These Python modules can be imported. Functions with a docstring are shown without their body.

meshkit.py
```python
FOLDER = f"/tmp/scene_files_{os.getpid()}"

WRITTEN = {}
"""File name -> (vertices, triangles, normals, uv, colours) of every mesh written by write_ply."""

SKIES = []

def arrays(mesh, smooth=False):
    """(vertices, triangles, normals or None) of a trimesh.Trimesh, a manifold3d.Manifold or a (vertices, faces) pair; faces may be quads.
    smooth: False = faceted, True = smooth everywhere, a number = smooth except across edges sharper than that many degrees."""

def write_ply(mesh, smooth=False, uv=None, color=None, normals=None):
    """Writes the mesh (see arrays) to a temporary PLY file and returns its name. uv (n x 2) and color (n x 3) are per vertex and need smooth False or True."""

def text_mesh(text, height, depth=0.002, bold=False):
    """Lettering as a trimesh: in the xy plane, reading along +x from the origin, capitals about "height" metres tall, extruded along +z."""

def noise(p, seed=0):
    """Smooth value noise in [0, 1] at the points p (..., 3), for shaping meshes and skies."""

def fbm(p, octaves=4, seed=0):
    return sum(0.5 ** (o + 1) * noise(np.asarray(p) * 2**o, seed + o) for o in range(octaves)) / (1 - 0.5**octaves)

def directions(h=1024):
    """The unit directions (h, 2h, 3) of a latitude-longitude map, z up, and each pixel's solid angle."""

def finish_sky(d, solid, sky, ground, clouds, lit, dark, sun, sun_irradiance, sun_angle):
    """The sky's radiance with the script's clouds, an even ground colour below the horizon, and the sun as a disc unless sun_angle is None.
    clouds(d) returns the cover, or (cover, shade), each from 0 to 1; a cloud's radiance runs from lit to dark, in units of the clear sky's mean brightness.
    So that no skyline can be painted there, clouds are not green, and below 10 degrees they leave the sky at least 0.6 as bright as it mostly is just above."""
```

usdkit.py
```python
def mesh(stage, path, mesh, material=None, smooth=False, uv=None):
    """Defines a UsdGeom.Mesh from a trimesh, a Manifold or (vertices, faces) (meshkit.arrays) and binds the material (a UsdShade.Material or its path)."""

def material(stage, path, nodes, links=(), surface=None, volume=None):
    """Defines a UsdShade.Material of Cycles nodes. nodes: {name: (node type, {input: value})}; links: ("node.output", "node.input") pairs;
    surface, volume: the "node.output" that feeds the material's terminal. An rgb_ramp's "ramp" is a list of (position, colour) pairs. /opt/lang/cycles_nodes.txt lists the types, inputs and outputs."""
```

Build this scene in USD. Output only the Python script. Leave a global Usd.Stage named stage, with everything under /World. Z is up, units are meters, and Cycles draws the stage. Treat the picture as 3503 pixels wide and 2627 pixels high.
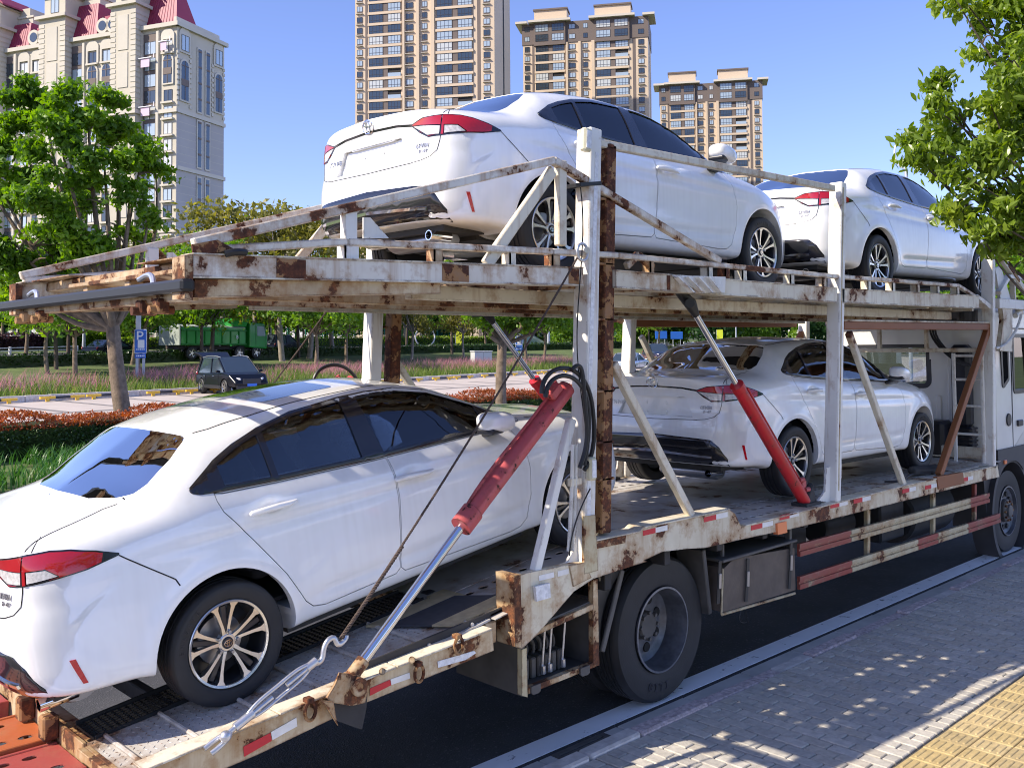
import math, random
import numpy as np, trimesh, manifold3d, shapely, usdkit, meshkit
from shapely.geometry import Polygon, LineString, Point, box as sbox
from shapely import affinity
from scipy.interpolate import PchipInterpolator, LinearNDInterpolator, NearestNDInterpolator
from scipy.spatial import Delaunay
from pxr import Usd, UsdGeom, UsdLux, UsdShade, Gf, Sdf, Vt

stage = Usd.Stage.CreateInMemory()
UsdGeom.SetStageUpAxis(stage, 'Z'); UsdGeom.SetStageMetersPerUnit(stage, 1.0)
UsdGeom.Xform.Define(stage, '/World'); UsdGeom.Scope.Define(stage, '/World/Looks')

# ---------------------------------------------------------------- camera
EYE = np.array([0.0, 0.0, 2.55])
F_PX, CY, YAW, PITCH, ROLL = 3258.71, 1064.02, math.radians(43.9926), math.radians(2.22541), math.radians(0.42637)
_f = np.array([math.sin(YAW) * math.cos(PITCH), math.cos(YAW) * math.cos(PITCH), math.sin(PITCH)])
_r = np.array([math.cos(YAW), -math.sin(YAW), 0.0]); _d = np.cross(_f, _r)
CAM_R = math.cos(ROLL) * _r + math.sin(ROLL) * _d
CAM_D = -math.sin(ROLL) * _r + math.cos(ROLL) * _d
CAM_F = _f
cam = UsdGeom.Camera.Define(stage, '/World/camera')
cam.AddTransformOp().Set(Gf.Matrix4d(*[float(v) for v in (*CAM_R, 0, *(-CAM_D), 0, *(-CAM_F), 0, *EYE, 1)]))
cam.CreateHorizontalApertureAttr(36.0)
cam.CreateFocalLengthAttr(36.0 * F_PX / 3503)
cam.CreateVerticalApertureAttr(36.0 * 2627 / 3503)
cam.CreateVerticalApertureOffsetAttr(-(1313.5 - CY) / 3503 * 36.0)
cam.CreateExposureAttr(1.0)

# ---------------------------------------------------------------- sky and sun
SUN = np.array([-1.15, 0.43, 1.0]); SUN /= np.linalg.norm(SUN)
SUN_EL, SUN_AZ = math.asin(SUN[2]), math.atan2(SUN[0], SUN[1])
usdkit.material(stage, '/World/Looks/sky_light', {
    's': ('sky_texture', {'sky_type': 'single_scattering', 'sun_disc': False, 'sun_elevation': SUN_EL, 'sun_rotation': SUN_AZ, 'altitude': 0.0, 'air_density': 1.0, 'aerosol_density': 0.3, 'ozone_density': 6.0}),
    'm': ('mix', {'mix_type': 'multiply', 'fac': 1.0, 'color2': (1.04, .855, 1.0)}), 'b': ('background_shader', {'strength': 0.12})}, [('s.color', 'm.color1'), ('m.color', 'b.color')], surface='b.background')
dome = UsdLux.DomeLight.Define(stage, '/World/sky')
UsdShade.MaterialBindingAPI.Apply(dome.GetPrim()).Bind(UsdShade.Material.Get(stage, '/World/Looks/sky_light'))
dome.GetPrim().SetCustomDataByKey('kind', 'structure')
dome.GetPrim().SetCustomDataByKey('label', 'clear blue sky over the street'); dome.GetPrim().SetCustomDataByKey('category', 'sky')
sun = UsdLux.DistantLight.Define(stage, '/World/sun')
sun.CreateIntensityAttr(0.98); sun.CreateAngleAttr(0.53); sun.CreateNormalizeAttr(True); sun.CreateColorAttr(Gf.Vec3f(1.0, 0.9, 0.76))
_z = SUN; _x = np.cross([0, 0, 1.0], _z); _x /= np.linalg.norm(_x); _y = np.cross(_z, _x)
sun.AddTransformOp().Set(Gf.Matrix4d(*[float(v) for v in (*_x, 0, *_y, 0, *_z, 0, *(SUN * 50), 1)]))

# ---------------------------------------------------------------- helpers
_names = {}
def numbered(path):
    n = _names.get(path, 0); _names[path] = n + 1
    return path if n == 0 else '%s_%03d' % (path, n)
def setdata(p, **kw):
    for k, v in kw.items():
        if v: p.SetCustomDataByKey(k, v)
    return p
def M4(loc=(0, 0, 0), rz=0.0, ry=0.0, s=1.0):
    """local -> world matrix: scale, then nose-up pitch ry about y, then turn rz about z, then move"""
    a = trimesh.transformations.rotation_matrix(rz, [0, 0, 1]) @ trimesh.transformations.rotation_matrix(-ry, [0, 1, 0]) @ np.diag([s, s, s, 1.0])
    a = a.copy(); a[:3, 3] = loc
    return a
def setm(prim, m):
    UsdGeom.Xformable(prim).AddTransformOp().Set(Gf.Matrix4d(*[float(v) for v in np.asarray(m).T.ravel()]))
def thing(name, label, cat, m=None, group=None, kind=None):
    x = UsdGeom.Xform.Define(stage, numbered('/World/' + name)).GetPrim()
    if m is not None: setm(x, m)
    return setdata(x, label=label, category=cat, group=group, kind=kind)
def mat(name): return UsdShade.Material.Get(stage, '/World/Looks/' + name)
def part(parent, name, mesh, m, smooth=30, label=None, kind=None, **kw):
    path = numbered((str(parent.GetPath()) if parent else '/World') + '/' + name)
    p = usdkit.mesh(stage, path, mesh, mat(m), smooth=smooth, **kw).GetPrim()
    return setdata(p, label=label, kind=kind)
def solo(name, mesh, m, label, cat, group=None, kind=None, smooth=30):
    p = part(None, name, mesh, m, smooth)
    return setdata(p, label=label, category=cat, group=group, kind=kind)
def dup(root, m, label=None, group=None):
    was = root.GetCustomData(); base = str(root.GetPath())
    base = base[:-4] if base[-4] == '_' and base[-3:].isdigit() else base
    x = UsdGeom.Xform.Define(stage, numbered(base)).GetPrim()
    x.GetReferences().AddInternalReference(root.GetPath())
    UsdGeom.Xformable(x).ClearXformOpOrder()
    op = UsdGeom.Xformable(x).GetPrim()
    UsdGeom.Xformable(x).MakeMatrixXform().Set(Gf.Matrix4d(*[float(v) for v in np.asarray(m).T.ravel()]))
    x.SetInstanceable(True)
    return setdata(x, label=label or was.get('label'), category=was.get('category'), group=group or was.get('group'))

ORD = 'first second third fourth fifth sixth seventh eighth ninth tenth eleventh twelfth thirteenth fourteenth fifteenth sixteenth seventeenth eighteenth nineteenth twentieth'.split()
cat = trimesh.util.concatenate
def T(mesh, m):
    mesh = mesh.copy(); mesh.apply_transform(m); return mesh
def box(x0, x1, y0, y1, z0, z1, b=0.0):
    e = np.array([x1 - x0, y1 - y0, z1 - z0])
    if b <= 0: m = trimesh.creation.box(e)
    else:
        b = min(b, e.min() * .45); pts = []
        for s in np.ndindex(2, 2, 2):
            sg = np.array(s) * 2 - 1; c = sg * e / 2
            for k in range(3):
                o = -sg * b; o[k] = 0; pts.append(c + o)
        m = trimesh.convex.convex_hull(np.array(pts))
    m.apply_translation([(x0 + x1) / 2, (y0 + y1) / 2, (z0 + z1) / 2]); return m
def frame(p0, p1, up=(0, 0, 1)):
    p0, p1 = np.asarray(p0, float), np.asarray(p1, float); d = p1 - p0; L = np.linalg.norm(d); d = d / L
    up = np.asarray(up, float); s = np.cross(up, d)
    if np.linalg.norm(s) < 1e-6: s = np.cross([1, 0, 0], d)
    s /= np.linalg.norm(s); u = np.cross(d, s); m = np.eye(4); m[:3, 0], m[:3, 1], m[:3, 2], m[:3, 3] = d, s, u, (p0 + p1) / 2
    return m, L
def beam(p0, p1, w, h, up=(0, 0, 1), b=0.006):
    """a bar of section w (sideways) x h (along up) from p0 to p1"""
    m, L = frame(p0, p1, up); return T(box(-L / 2, L / 2, -w / 2, w / 2, -h / 2, h / 2, b), m)
def rod(p0, p1, r, n=14, r1=None):
    m, L = frame(p0, p1); a = np.linspace(0, 2 * np.pi, n, endpoint=False); r1 = r if r1 is None else r1
    v = np.vstack([np.c_[np.full(n, -L / 2), r * np.cos(a), r * np.sin(a)], np.c_[np.full(n, L / 2), r1 * np.cos(a), r1 * np.sin(a)], [[-L / 2, 0, 0], [L / 2, 0, 0]]])
    i = np.arange(n); j = (i + 1) % n
    f = np.vstack([np.c_[i, i + n, j + n], np.c_[i, j + n, j], np.c_[np.full(n, 2 * n), i, j][:, [0, 2, 1]][:, ::-1][:, [0, 2, 1]], np.c_[np.full(n, 2 * n + 1), i + n, j + n][:, [0, 1, 2]]])
    t = trimesh.Trimesh(v, f, process=False); t.fix_normals(); return T(t, m)
def tube(pts, r, n=8, caps=True):
    pts = np.asarray(pts, float); r = np.broadcast_to(np.asarray(r, float), len(pts))
    t = np.gradient(pts, axis=0); t /= np.maximum(np.linalg.norm(t, axis=1, keepdims=True), 1e-9)
    u = np.cross(t[0], [0, 0, 1.0]); u = np.cross(t[0], [1.0, 0, 0]) if np.linalg.norm(u) < .05 else u
    rings = []; a = np.linspace(0, 2 * np.pi, n, endpoint=False)
    for k in range(len(pts)):
        u = u - t[k] * (u @ t[k]); u /= np.linalg.norm(u); w = np.cross(t[k], u)
        rings.append(pts[k] + r[k] * (np.cos(a)[:, None] * u + np.sin(a)[:, None] * w))
    v = np.vstack(rings); f = []
    i = np.arange(n); j = (i + 1) % n
    for k in range(len(pts) - 1):
        f += [np.c_[k * n + i, k * n + j, (k + 1) * n + j], np.c_[k * n + i, (k + 1) * n + j, (k + 1) * n + i]]
    if caps:
        v = np.vstack([v, pts[:1], pts[-1:]]); c = len(v) - 2; e = (len(pts) - 1) * n
        f += [np.c_[np.full(n, c), j, i], np.c_[np.full(n, c + 1), e + i, e + j]]
    return trimesh.Trimesh(v, np.vstack(f), process=False)
def spline(pts, n=24):
    pts = np.asarray(pts, float); s = np.r_[0, np.cumsum(np.linalg.norm(np.diff(pts, axis=0), axis=1))]
    from scipy.interpolate import CubicSpline
    q = np.linspace(0, s[-1], n); return CubicSpline(s, pts)(q) if len(pts) > 2 else np.c_[[np.interp(q, s, pts[:, k]) for k in range(pts.shape[1])]].T
def lathe(prof, n=48, axis='y'):
    """profile (r, h) turned about an axis"""
    prof = np.asarray(prof, float); a = np.linspace(0, 2 * np.pi, n, endpoint=False); k = len(prof)
    v = np.stack([prof[:, 0][None] * np.cos(a)[:, None], np.broadcast_to(prof[:, 1][None], (n, k)), prof[:, 0][None] * np.sin(a)[:, None]], -1).reshape(-1, 3)
    if axis == 'z': v = v[:, [0, 2, 1]] * [1, -1, 1]; v[:, 1] *= 1
    if axis == 'x': v = v[:, [1, 0, 2]]
    i, j = np.meshgrid(np.arange(n), np.arange(k - 1), indexing='ij'); p = (i * k + j).ravel(); q = (((i + 1) % n) * k + j).ravel()
    f = np.vstack([np.c_[p, p + 1, q + 1], np.c_[p, q + 1, q]])
    t = trimesh.Trimesh(v, f, process=False); return t
def prism(poly, h0, h1, plane='xz'):
    """polygon extruded: plane 'xy' along z, 'xz' along y, 'yz' along x"""
    m = trimesh.creation.extrude_polygon(poly, h1 - h0, engine='earcut'); m.apply_translation([0, 0, h0])
    v = np.array(m.vertices)
    if plane == 'xz': m.vertices = v[:, [0, 2, 1]]; m.invert()
    if plane == 'yz': m.vertices = v[:, [2, 0, 1]]
    return m
def MF(m):
    m = m.copy(); m.merge_vertices(digits_vertex=6); m.update_faces(m.nondegenerate_faces())
    if m.volume < 0: m.invert()
    return manifold3d.Manifold(manifold3d.Mesh(np.asarray(m.vertices, np.float32), np.asarray(m.faces, np.uint32)))
def TM(m):
    q = m.to_mesh(); return trimesh.Trimesh(q.vert_properties[:, :3], q.tri_verts, process=False)
def hull(spheres, n=1):
    """convex hull of (x, y, z, r) spheres"""
    s = trimesh.creation.icosphere(n, 1.0).vertices
    return trimesh.convex.convex_hull(np.vstack([np.array(p[:3]) + s * p[3] for p in spheres]))
def rounded(poly, r): return poly.buffer(-r).buffer(2 * r, quad_segs=6).buffer(-r, quad_segs=6)
def rot(mesh, ang, ax, at=(0, 0, 0)): return T(mesh, trimesh.transformations.rotation_matrix(ang, ax, at))
def text(s, h, depth=.002, bold=False):
    m = meshkit.text_mesh(s, h, depth, bold); m.apply_translation([-m.bounds[:, 0].mean(), -h / 2, 0]); return m
def place(mesh, o, ex, ey):
    """lettering's x along ex, y along ey, its front along ex x ey, at o"""
    ex, ey = np.asarray(ex, float), np.asarray(ey, float); ex /= np.linalg.norm(ex); ey = ey - ex * (ey @ ex); ey /= np.linalg.norm(ey)
    m = np.eye(4); m[:3, 0], m[:3, 1], m[:3, 2], m[:3, 3] = ex, ey, np.cross(ex, ey), o; return T(mesh, m)
# ---------------------------------------------------------------- materials
def M(name, nodes, links=(), surface='p.BSDF', volume=None):
    return usdkit.material(stage, '/World/Looks/' + name, nodes, links, surface=surface, volume=volume)
def plain(name, c, rough=.5, metal=0.0, coat=0.0, spec=.5, var=.0, scale=3.0, bump=0.0, bscale=60.0, **kw):
    """one base colour with a little soft variation and fine relief"""
    c = np.array(c, float)
    n = {'p': ('principled_bsdf', {'base_color': tuple(c), 'roughness': rough, 'metallic': metal, 'coat_weight': coat, 'coat_roughness': .04, 'specular_ior_level': spec, **kw})}; l = []
    if var or bump: n['g'] = ('geometry', {})
    if var:
        n['t'] = ('noise_texture', {'scale': scale, 'detail': 5.0, 'roughness': .6}); n['r'] = ('rgb_ramp', {'ramp': [(0.25, tuple(c * (1 - var))), (.75, tuple(np.minimum(c * (1 + var), 1)))]})
        l += [('g.position', 't.vector'), ('t.fac', 'r.fac'), ('r.color', 'p.base_color')]
    if bump:
        n['bt'] = ('noise_texture', {'scale': bscale, 'detail': 4.0}); n['b'] = ('bump', {'strength': bump, 'distance': .01})
        l += [('g.position', 'bt.vector'), ('bt.fac', 'b.height'), ('b.normal', 'p.normal')]
    return M(name, n, l)
def worn(name, paint, under=(.085, .032, .015), amount=.5, scale=2.2, streak=True, rough=.5, dirt=.25, dcol=(.30, .23, .14), edge=.8, stain=(.30, .15, .05)):
    """old paint: soft dirt, rust blotches with torn edges and stained rims, rust along bare edges, rust tears running down"""
    p = np.array(paint, float); lo = .70 - .13 * amount
    n = {'g': ('geometry', {}), 'p': ('principled_bsdf', {'specular_ior_level': .4}),
         't1': ('noise_texture', {'scale': scale, 'detail': 10.0, 'roughness': .66}), 'm1': ('rgb_ramp', {'ramp': [(lo, (0, 0, 0)), (lo + .02, (1, 1, 1))]}), 'h1': ('rgb_ramp', {'ramp': [(lo - .11, (0, 0, 0)), (lo + .01, (.75, .75, .75))]}),
         'bv': ('bevel', {'radius': .016, 'samples': 4}), 'dt': ('vector_math', {'math_type': 'dot_product'}), 'er': ('rgb_ramp', {'ramp': [(.80, (1, 1, 1)), (.985, (0, 0, 0))]}), 't5': ('noise_texture', {'scale': 7.0, 'detail': 8.0, 'roughness': .7}), 'em': ('rgb_ramp', {'ramp': [(.56 - .12 * edge, (0, 0, 0)), (.60 - .08 * edge, (1, 1, 1))]}), 'e1': ('math', {'math_type': 'multiply'}), 'mm': ('math', {'math_type': 'maximum'}),
         'vs': ('vector_math', {'math_type': 'multiply', 'vector2': (14.0, 14.0, .9)}), 't2': ('noise_texture', {'scale': 1.0, 'detail': 6.0, 'roughness': .65}), 'm2': ('rgb_ramp', {'ramp': [(.60 - .1 * amount, (0, 0, 0)), (.78, (.9, .9, .9))]}),
         't3': ('noise_texture', {'scale': 1.3, 'detail': 7.0, 'roughness': .68}), 'm3': ('rgb_ramp', {'ramp': [(.35, (0, 0, 0)), (.75, (1, 1, 1))]}),
         't4': ('noise_texture', {'scale': 26.0, 'detail': 6.0, 'roughness': .7}), 'ru': ('rgb_ramp', {'ramp': [(.3, tuple(np.array(under) * .4)), (.5, under), (.68, tuple(np.array(under) * [2.4, 2.1, 1.6])), (.8, tuple(np.array(under) * [3.6, 3.4, 2.6]))]}),
         'd1': ('mix', {'mix_type': 'mix', 'color1': tuple(p), 'color2': dcol}), 'd1f': ('math', {'math_type': 'multiply', 'value2': dirt}),
         'd2': ('mix', {'mix_type': 'mix', 'color2': stain}), 'd2f': ('math', {'math_type': 'multiply', 'value2': (.8 if streak else .15)}), 'd4': ('mix', {'mix_type': 'mix', 'color2': stain}),
         'd3': ('mix', {'mix_type': 'mix'}), 'rr': ('rgb_ramp', {'ramp': [(0, (rough, rough, rough)), (1, (.9, .9, .9))]}),
         'hb': ('math', {'math_type': 'add'}), 'hm': ('math', {'math_type': 'multiply', 'value2': -.5}), 'b': ('bump', {'strength': .4, 'distance': .004})}
    l = [('g.position', 't1.vector'), ('t1.fac', 'm1.fac'), ('t1.fac', 'h1.fac'), ('g.position', 't5.vector'), ('t5.fac', 'em.fac'), ('bv.bevel', 'dt.vector1'), ('g.normal', 'dt.vector2'), ('dt.value', 'er.fac'), ('er.color', 'e1.value1'), ('em.color', 'e1.value2'), ('e1.value', 'mm.value1'), ('m1.color', 'mm.value2'),
         ('g.position', 'vs.vector1'), ('vs.vector', 't2.vector'), ('t2.fac', 'm2.fac'), ('g.position', 't3.vector'), ('t3.fac', 'm3.fac'), ('g.position', 't4.vector'), ('t4.fac', 'ru.fac'),
         ('m3.color', 'd1f.value1'), ('d1f.value', 'd1.fac'), ('d1.color', 'd4.color1'), ('h1.color', 'd4.fac'), ('d4.color', 'd2.color1'), ('m2.color', 'd2f.value1'), ('d2f.value', 'd2.fac'), ('d2.color', 'd3.color1'), ('ru.color', 'd3.color2'), ('mm.value', 'd3.fac'), ('d3.color', 'p.base_color'),
         ('mm.value', 'rr.fac'), ('rr.color', 'p.roughness'), ('mm.value', 'hm.value1'), ('hm.value', 'hb.value1'), ('t4.fac', 'hb.value2'), ('hb.value', 'b.height'), ('b.normal', 'p.normal')]
    return M(name, n, l)
def glass(name, tint, rough=.0, ior=1.5, facing=0.0):
    """a window pane: lets light through, tinted, and mirrors more at grazing angles"""
    return M(name, {'f': ('fresnel', {'IOR': ior}), 't': ('transparent_bsdf', {'color': tint}), 'g': ('glossy_bsdf', {'color': (.95, .97, 1), 'roughness': rough}), 'a': ('math', {'math_type': 'add', 'value2': facing, 'use_clamp': True}), 'm': ('mix_closure', {})},
             [('f.fac', 'a.value1'), ('a.value', 'm.fac'), ('t.BSDF', 'm.closure1'), ('g.BSDF', 'm.closure2')], surface='m.closure')
M('car_white', {'g': ('texture_coordinate', {}), 't': ('noise_texture', {'scale': 3.0, 'detail': 7.0, 'roughness': .65}), 'vs': ('vector_math', {'math_type': 'multiply', 'vector2': (24.0, 24.0, 1.6)}), 't2': ('noise_texture', {'scale': 1.0, 'detail': 4.0}), 'a': ('math', {'math_type': 'multiply'}),
    'r': ('rgb_ramp', {'ramp': [(.2, (.80, .80, .785)), (.45, (.745, .74, .72))]}), 'rr': ('rgb_ramp', {'ramp': [(.3, (.22, .22, .22)), (.7, (.42, .42, .42))]}), 'p': ('principled_bsdf', {'specular_ior_level': .5, 'coat_weight': 1.0, 'coat_roughness': .05})},
    [('g.object', 't.vector'), ('g.object', 'vs.vector1'), ('vs.vector', 't2.vector'), ('t.fac', 'a.value1'), ('t2.fac', 'a.value2'), ('a.value', 'r.fac'), ('r.color', 'p.base_color'), ('t.fac', 'rr.fac'), ('rr.color', 'p.roughness')])
plain('car_black', (.012, .012, .015), .12, coat=.6)
plain('seam_black', (.01, .01, .01), .7)
plain('trim_black', (.018, .018, .022), .35)
plain('rubber', (.013, .013, .014), .6, var=.25, scale=9, bump=.15, bscale=120)
plain('car_cabin', (.035, .034, .036), .8, var=.2)
plain('seat_cloth', (.05, .05, .055), .9, var=.2, scale=30)
plain('alloy_bright', (.80, .78, .75), .28, metal=1.0)
plain('alloy_dark', (.02, .02, .022), .3, coat=.4)
plain('chrome', (.82, .83, .86), .07, metal=1.0)
plain('steel_grey', (.42, .42, .44), .38, metal=1.0, var=.15)
plain('lens_red', (.42, .006, .012), .08, coat=1.0)
plain('lens_clear', (.62, .60, .58), .12, coat=1.0, var=.35, scale=60)
plain('lens_amber', (.75, .20, .03), .2, coat=.6)
plain('screen_black', (.02, .025, .03), .08, coat=1.0)
plain('under_dark', (.03, .029, .028), .7, var=.3, scale=6)
glass('car_glass', (.66, .70, .71), ior=1.6, facing=.03)
glass('car_glass_rear', (.36, .38, .42), ior=2.2, facing=.5)
worn('truck_cream', (.68, .63, .50), amount=.62, scale=2.6, dirt=.45, edge=.75)
worn('truck_tail', (.70, .67, .59), under=(.09, .034, .016), amount=1.0, scale=4.0, dirt=.45, dcol=(.36, .25, .13), edge=1.0)
worn('truck_side', (.66, .60, .45), amount=.95, scale=3.2, dirt=.7, dcol=(.34, .24, .12), edge=.9)
worn('truck_white', (.72, .71, .66), amount=.25, scale=3.0, dirt=.22, edge=.35)
worn('truck_rusty', (.60, .50, .33), under=(.10, .040, .018), amount=1.3, scale=4.5, dirt=.95, dcol=(.28, .16, .065), edge=1.1)
worn('rust', (.30, .20, .12), under=(.075, .026, .012), amount=1.75, scale=7.0, dirt=.9, dcol=(.20, .08, .03), rough=.85)
worn('rail_cream', (.52, .45, .28), amount=.7, scale=4.0, dirt=.7, dcol=(.22, .16, .09), edge=.8)
worn('rail_red', (.27, .045, .03), under=(.30, .22, .14), amount=.55, scale=4.0, dirt=.5, dcol=(.16, .07, .05), streak=False, edge=.5, stain=(.22, .09, .06))
worn('brown_primer', (.235, .085, .028), under=(.09, .03, .012), amount=.3, scale=3.0, dirt=.5, dcol=(.17, .06, .025), streak=False, rough=.6, edge=.4, stain=(.2, .08, .03))
worn('ram_red', (.47, .05, .06), under=(.05, .018, .015), amount=.65, scale=14.0, dirt=.6, dcol=(.36, .15, .13), streak=False, rough=.5, edge=.7, stain=(.30, .06, .05))
worn('ram_red_deep', (.46, .014, .02), under=(.06, .02, .015), amount=.45, scale=8.0, dirt=.45, dcol=(.26, .035, .03), streak=False, rough=.38, edge=.5, stain=(.25, .04, .03))
worn('tread_steel', (.54, .52, .48), under=(.15, .09, .055), amount=.75, scale=2.6, dirt=.7, dcol=(.24, .19, .15), streak=False, rough=.42, edge=.5, stain=(.24, .16, .10))
worn('ramp_orange', (.42, .10, .028), under=(.16, .06, .03), amount=.6, scale=5, dirt=.4, dcol=(.36, .16, .08), streak=False, stain=(.4, .15, .06))
worn('ramp_red', (.34, .05, .045), under=(.14, .06, .04), amount=.5, scale=5, dirt=.4, dcol=(.34, .14, .11), streak=False, stain=(.35, .12, .08))
plain('chassis_dark', (.028, .026, .026), .75, var=.4, scale=4, bump=.2)
plain('panel_grey', (.085, .078, .07), .65, var=.35, scale=5)
plain('toolbox_brown', (.10, .075, .055), .7, var=.3, scale=6, bump=.15)
plain('hose_black', (.014, .014, .014), .45)
plain('wire_rust', (.075, .05, .038), .8, var=.4, scale=90)
plain('zinc', (.62, .62, .64), .35, metal=.85, var=.12, scale=20)
plain('ram_rod', (.80, .81, .85), .1, metal=1.0)
plain('tape_red', (.50, .015, .03), .35); plain('tape_white', (.72, .70, .66), .35, var=.12, scale=14)
plain('strip_white', (.66, .66, .66), .45, var=.25, scale=40, bump=.6, bscale=35)
plain('lamp_cream', (.62, .58, .40), .3, var=.1, scale=50)
plain('lamp_orange', (.75, .22, .08), .3)
plain('mat_yellow', (.42, .34, .20), .8, var=.2, scale=20); plain('mat_black', (.05, .05, .058), .8, var=.2, scale=20)
plain('cab_white', (.66, .65, .60), .35, coat=.5, var=.06, scale=3)
plain('cab_plastic', (.045, .043, .045), .6, var=.15, scale=8)
plain('truck_rim', (.16, .165, .18), .4, metal=.6, var=.35, scale=14)
glass('cab_glass', (.62, .66, .68), ior=1.7, facing=.06)
M('asphalt', {'g': ('geometry', {}), 't': ('noise_texture', {'scale': .9, 'detail': 8.0, 'roughness': .65}), 'v': ('voronoi_texture', {'scale': 85.0}), 'r1': ('rgb_ramp', {'ramp': [(.3, (.026, .026, .028)), (.7, (.058, .057, .058))]}), 'r2': ('rgb_ramp', {'ramp': [(.78, (0, 0, 0)), (.95, (.5, .5, .5))]}), 'x': ('mix', {'mix_type': 'mix', 'color2': (.17, .165, .16)}), 'p': ('principled_bsdf', {'roughness': .85}), 'b': ('bump', {'strength': .6, 'distance': .006})},
    [('g.position', 't.vector'), ('g.position', 'v.vector'), ('t.fac', 'r1.fac'), ('v.color', 'r2.fac'), ('r1.color', 'x.color1'), ('r2.color', 'x.fac'), ('x.color', 'p.base_color'), ('v.distance', 'b.height'), ('b.normal', 'p.normal')])
plain('soil', (.10, .085, .055), .95, var=.4, scale=.8)
plain('lawn', (.085, .12, .03), .95, var=.45, scale=.9, bump=.6, bscale=25)
plain('concrete', (.42, .40, .365), .85, var=.22, scale=3, bump=.25, bscale=90)
plain('kerb_stone', (.50, .46, .42), .85, var=.3, scale=9, bump=.5, bscale=60)
plain('kerb_pink', (.44, .36, .35), .9, var=.5, scale=26, bump=.9, bscale=40)
for k, c in enumerate(((.43, .40, .345), (.385, .36, .315), (.47, .435, .375), (.42, .38, .315))): plain('paver_%d' % k, c, .85, var=.22, scale=22, bump=.35, bscale=140)
plain('joint_sand', (.07, .065, .055), .95, var=.3, scale=30)
for k, c in enumerate(((.44, .33, .15), (.40, .305, .15), (.47, .36, .18))): plain('tactile_%d' % k, c, .8, var=.25, scale=18, bump=.3, bscale=120)
plain('parking_stone', (.46, .40, .35), .85, var=.12, scale=.9); plain('parking_band', (.20, .18, .17), .85, var=.2, scale=2)
M('road_paint', {'g': ('geometry', {}), 't': ('noise_texture', {'scale': 7.0, 'detail': 8.0, 'roughness': .7}), 'r': ('rgb_ramp', {'ramp': [(.34, (.10, .10, .105)), (.39, (.80, .80, .82)), (1, (.88, .88, .88))]}), 'p': ('principled_bsdf', {'roughness': .7}),
    'b': ('bump', {'strength': .5, 'distance': .004}), 't2': ('noise_texture', {'scale': 120.0, 'detail': 3.0})}, [('g.position', 't.vector'), ('t.fac', 'r.fac'), ('r.color', 'p.base_color'), ('g.position', 't2.vector'), ('t2.fac', 'b.height'), ('b.normal', 'p.normal')])
plain('stop_yellow', (.75, .45, .04), .5, var=.1); plain('stop_black', (.03, .03, .035), .6)
plain('rail_white', (.72, .72, .72), .5); plain('sign_blue', (.02, .12, .50), .4); plain('sign_white', (.78, .78, .80), .4); plain('pole_grey', (.44, .46, .50), .4, metal=.4)
plain('banner_yellow', (.75, .80, .04), .6); plain('fence_green', (.02, .16, .10), .5); plain('box_grey', (.46, .47, .47), .6)
plain('paint_green', (.02, .30, .045), .35, coat=.3, var=.15, scale=2); plain('paint_green_dark', (.015, .20, .03), .5, var=.2, scale=3); plain('tarp', (.30, .34, .30), .7, var=.2)
plain('paint_navy', (.004, .005, .009), .25, coat=.08, spec=.25); plain('paint_silver', (.42, .45, .50), .25, metal=.6, coat=.8); plain('paint_darkblue', (.02, .03, .06), .15, coat=.8)
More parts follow.
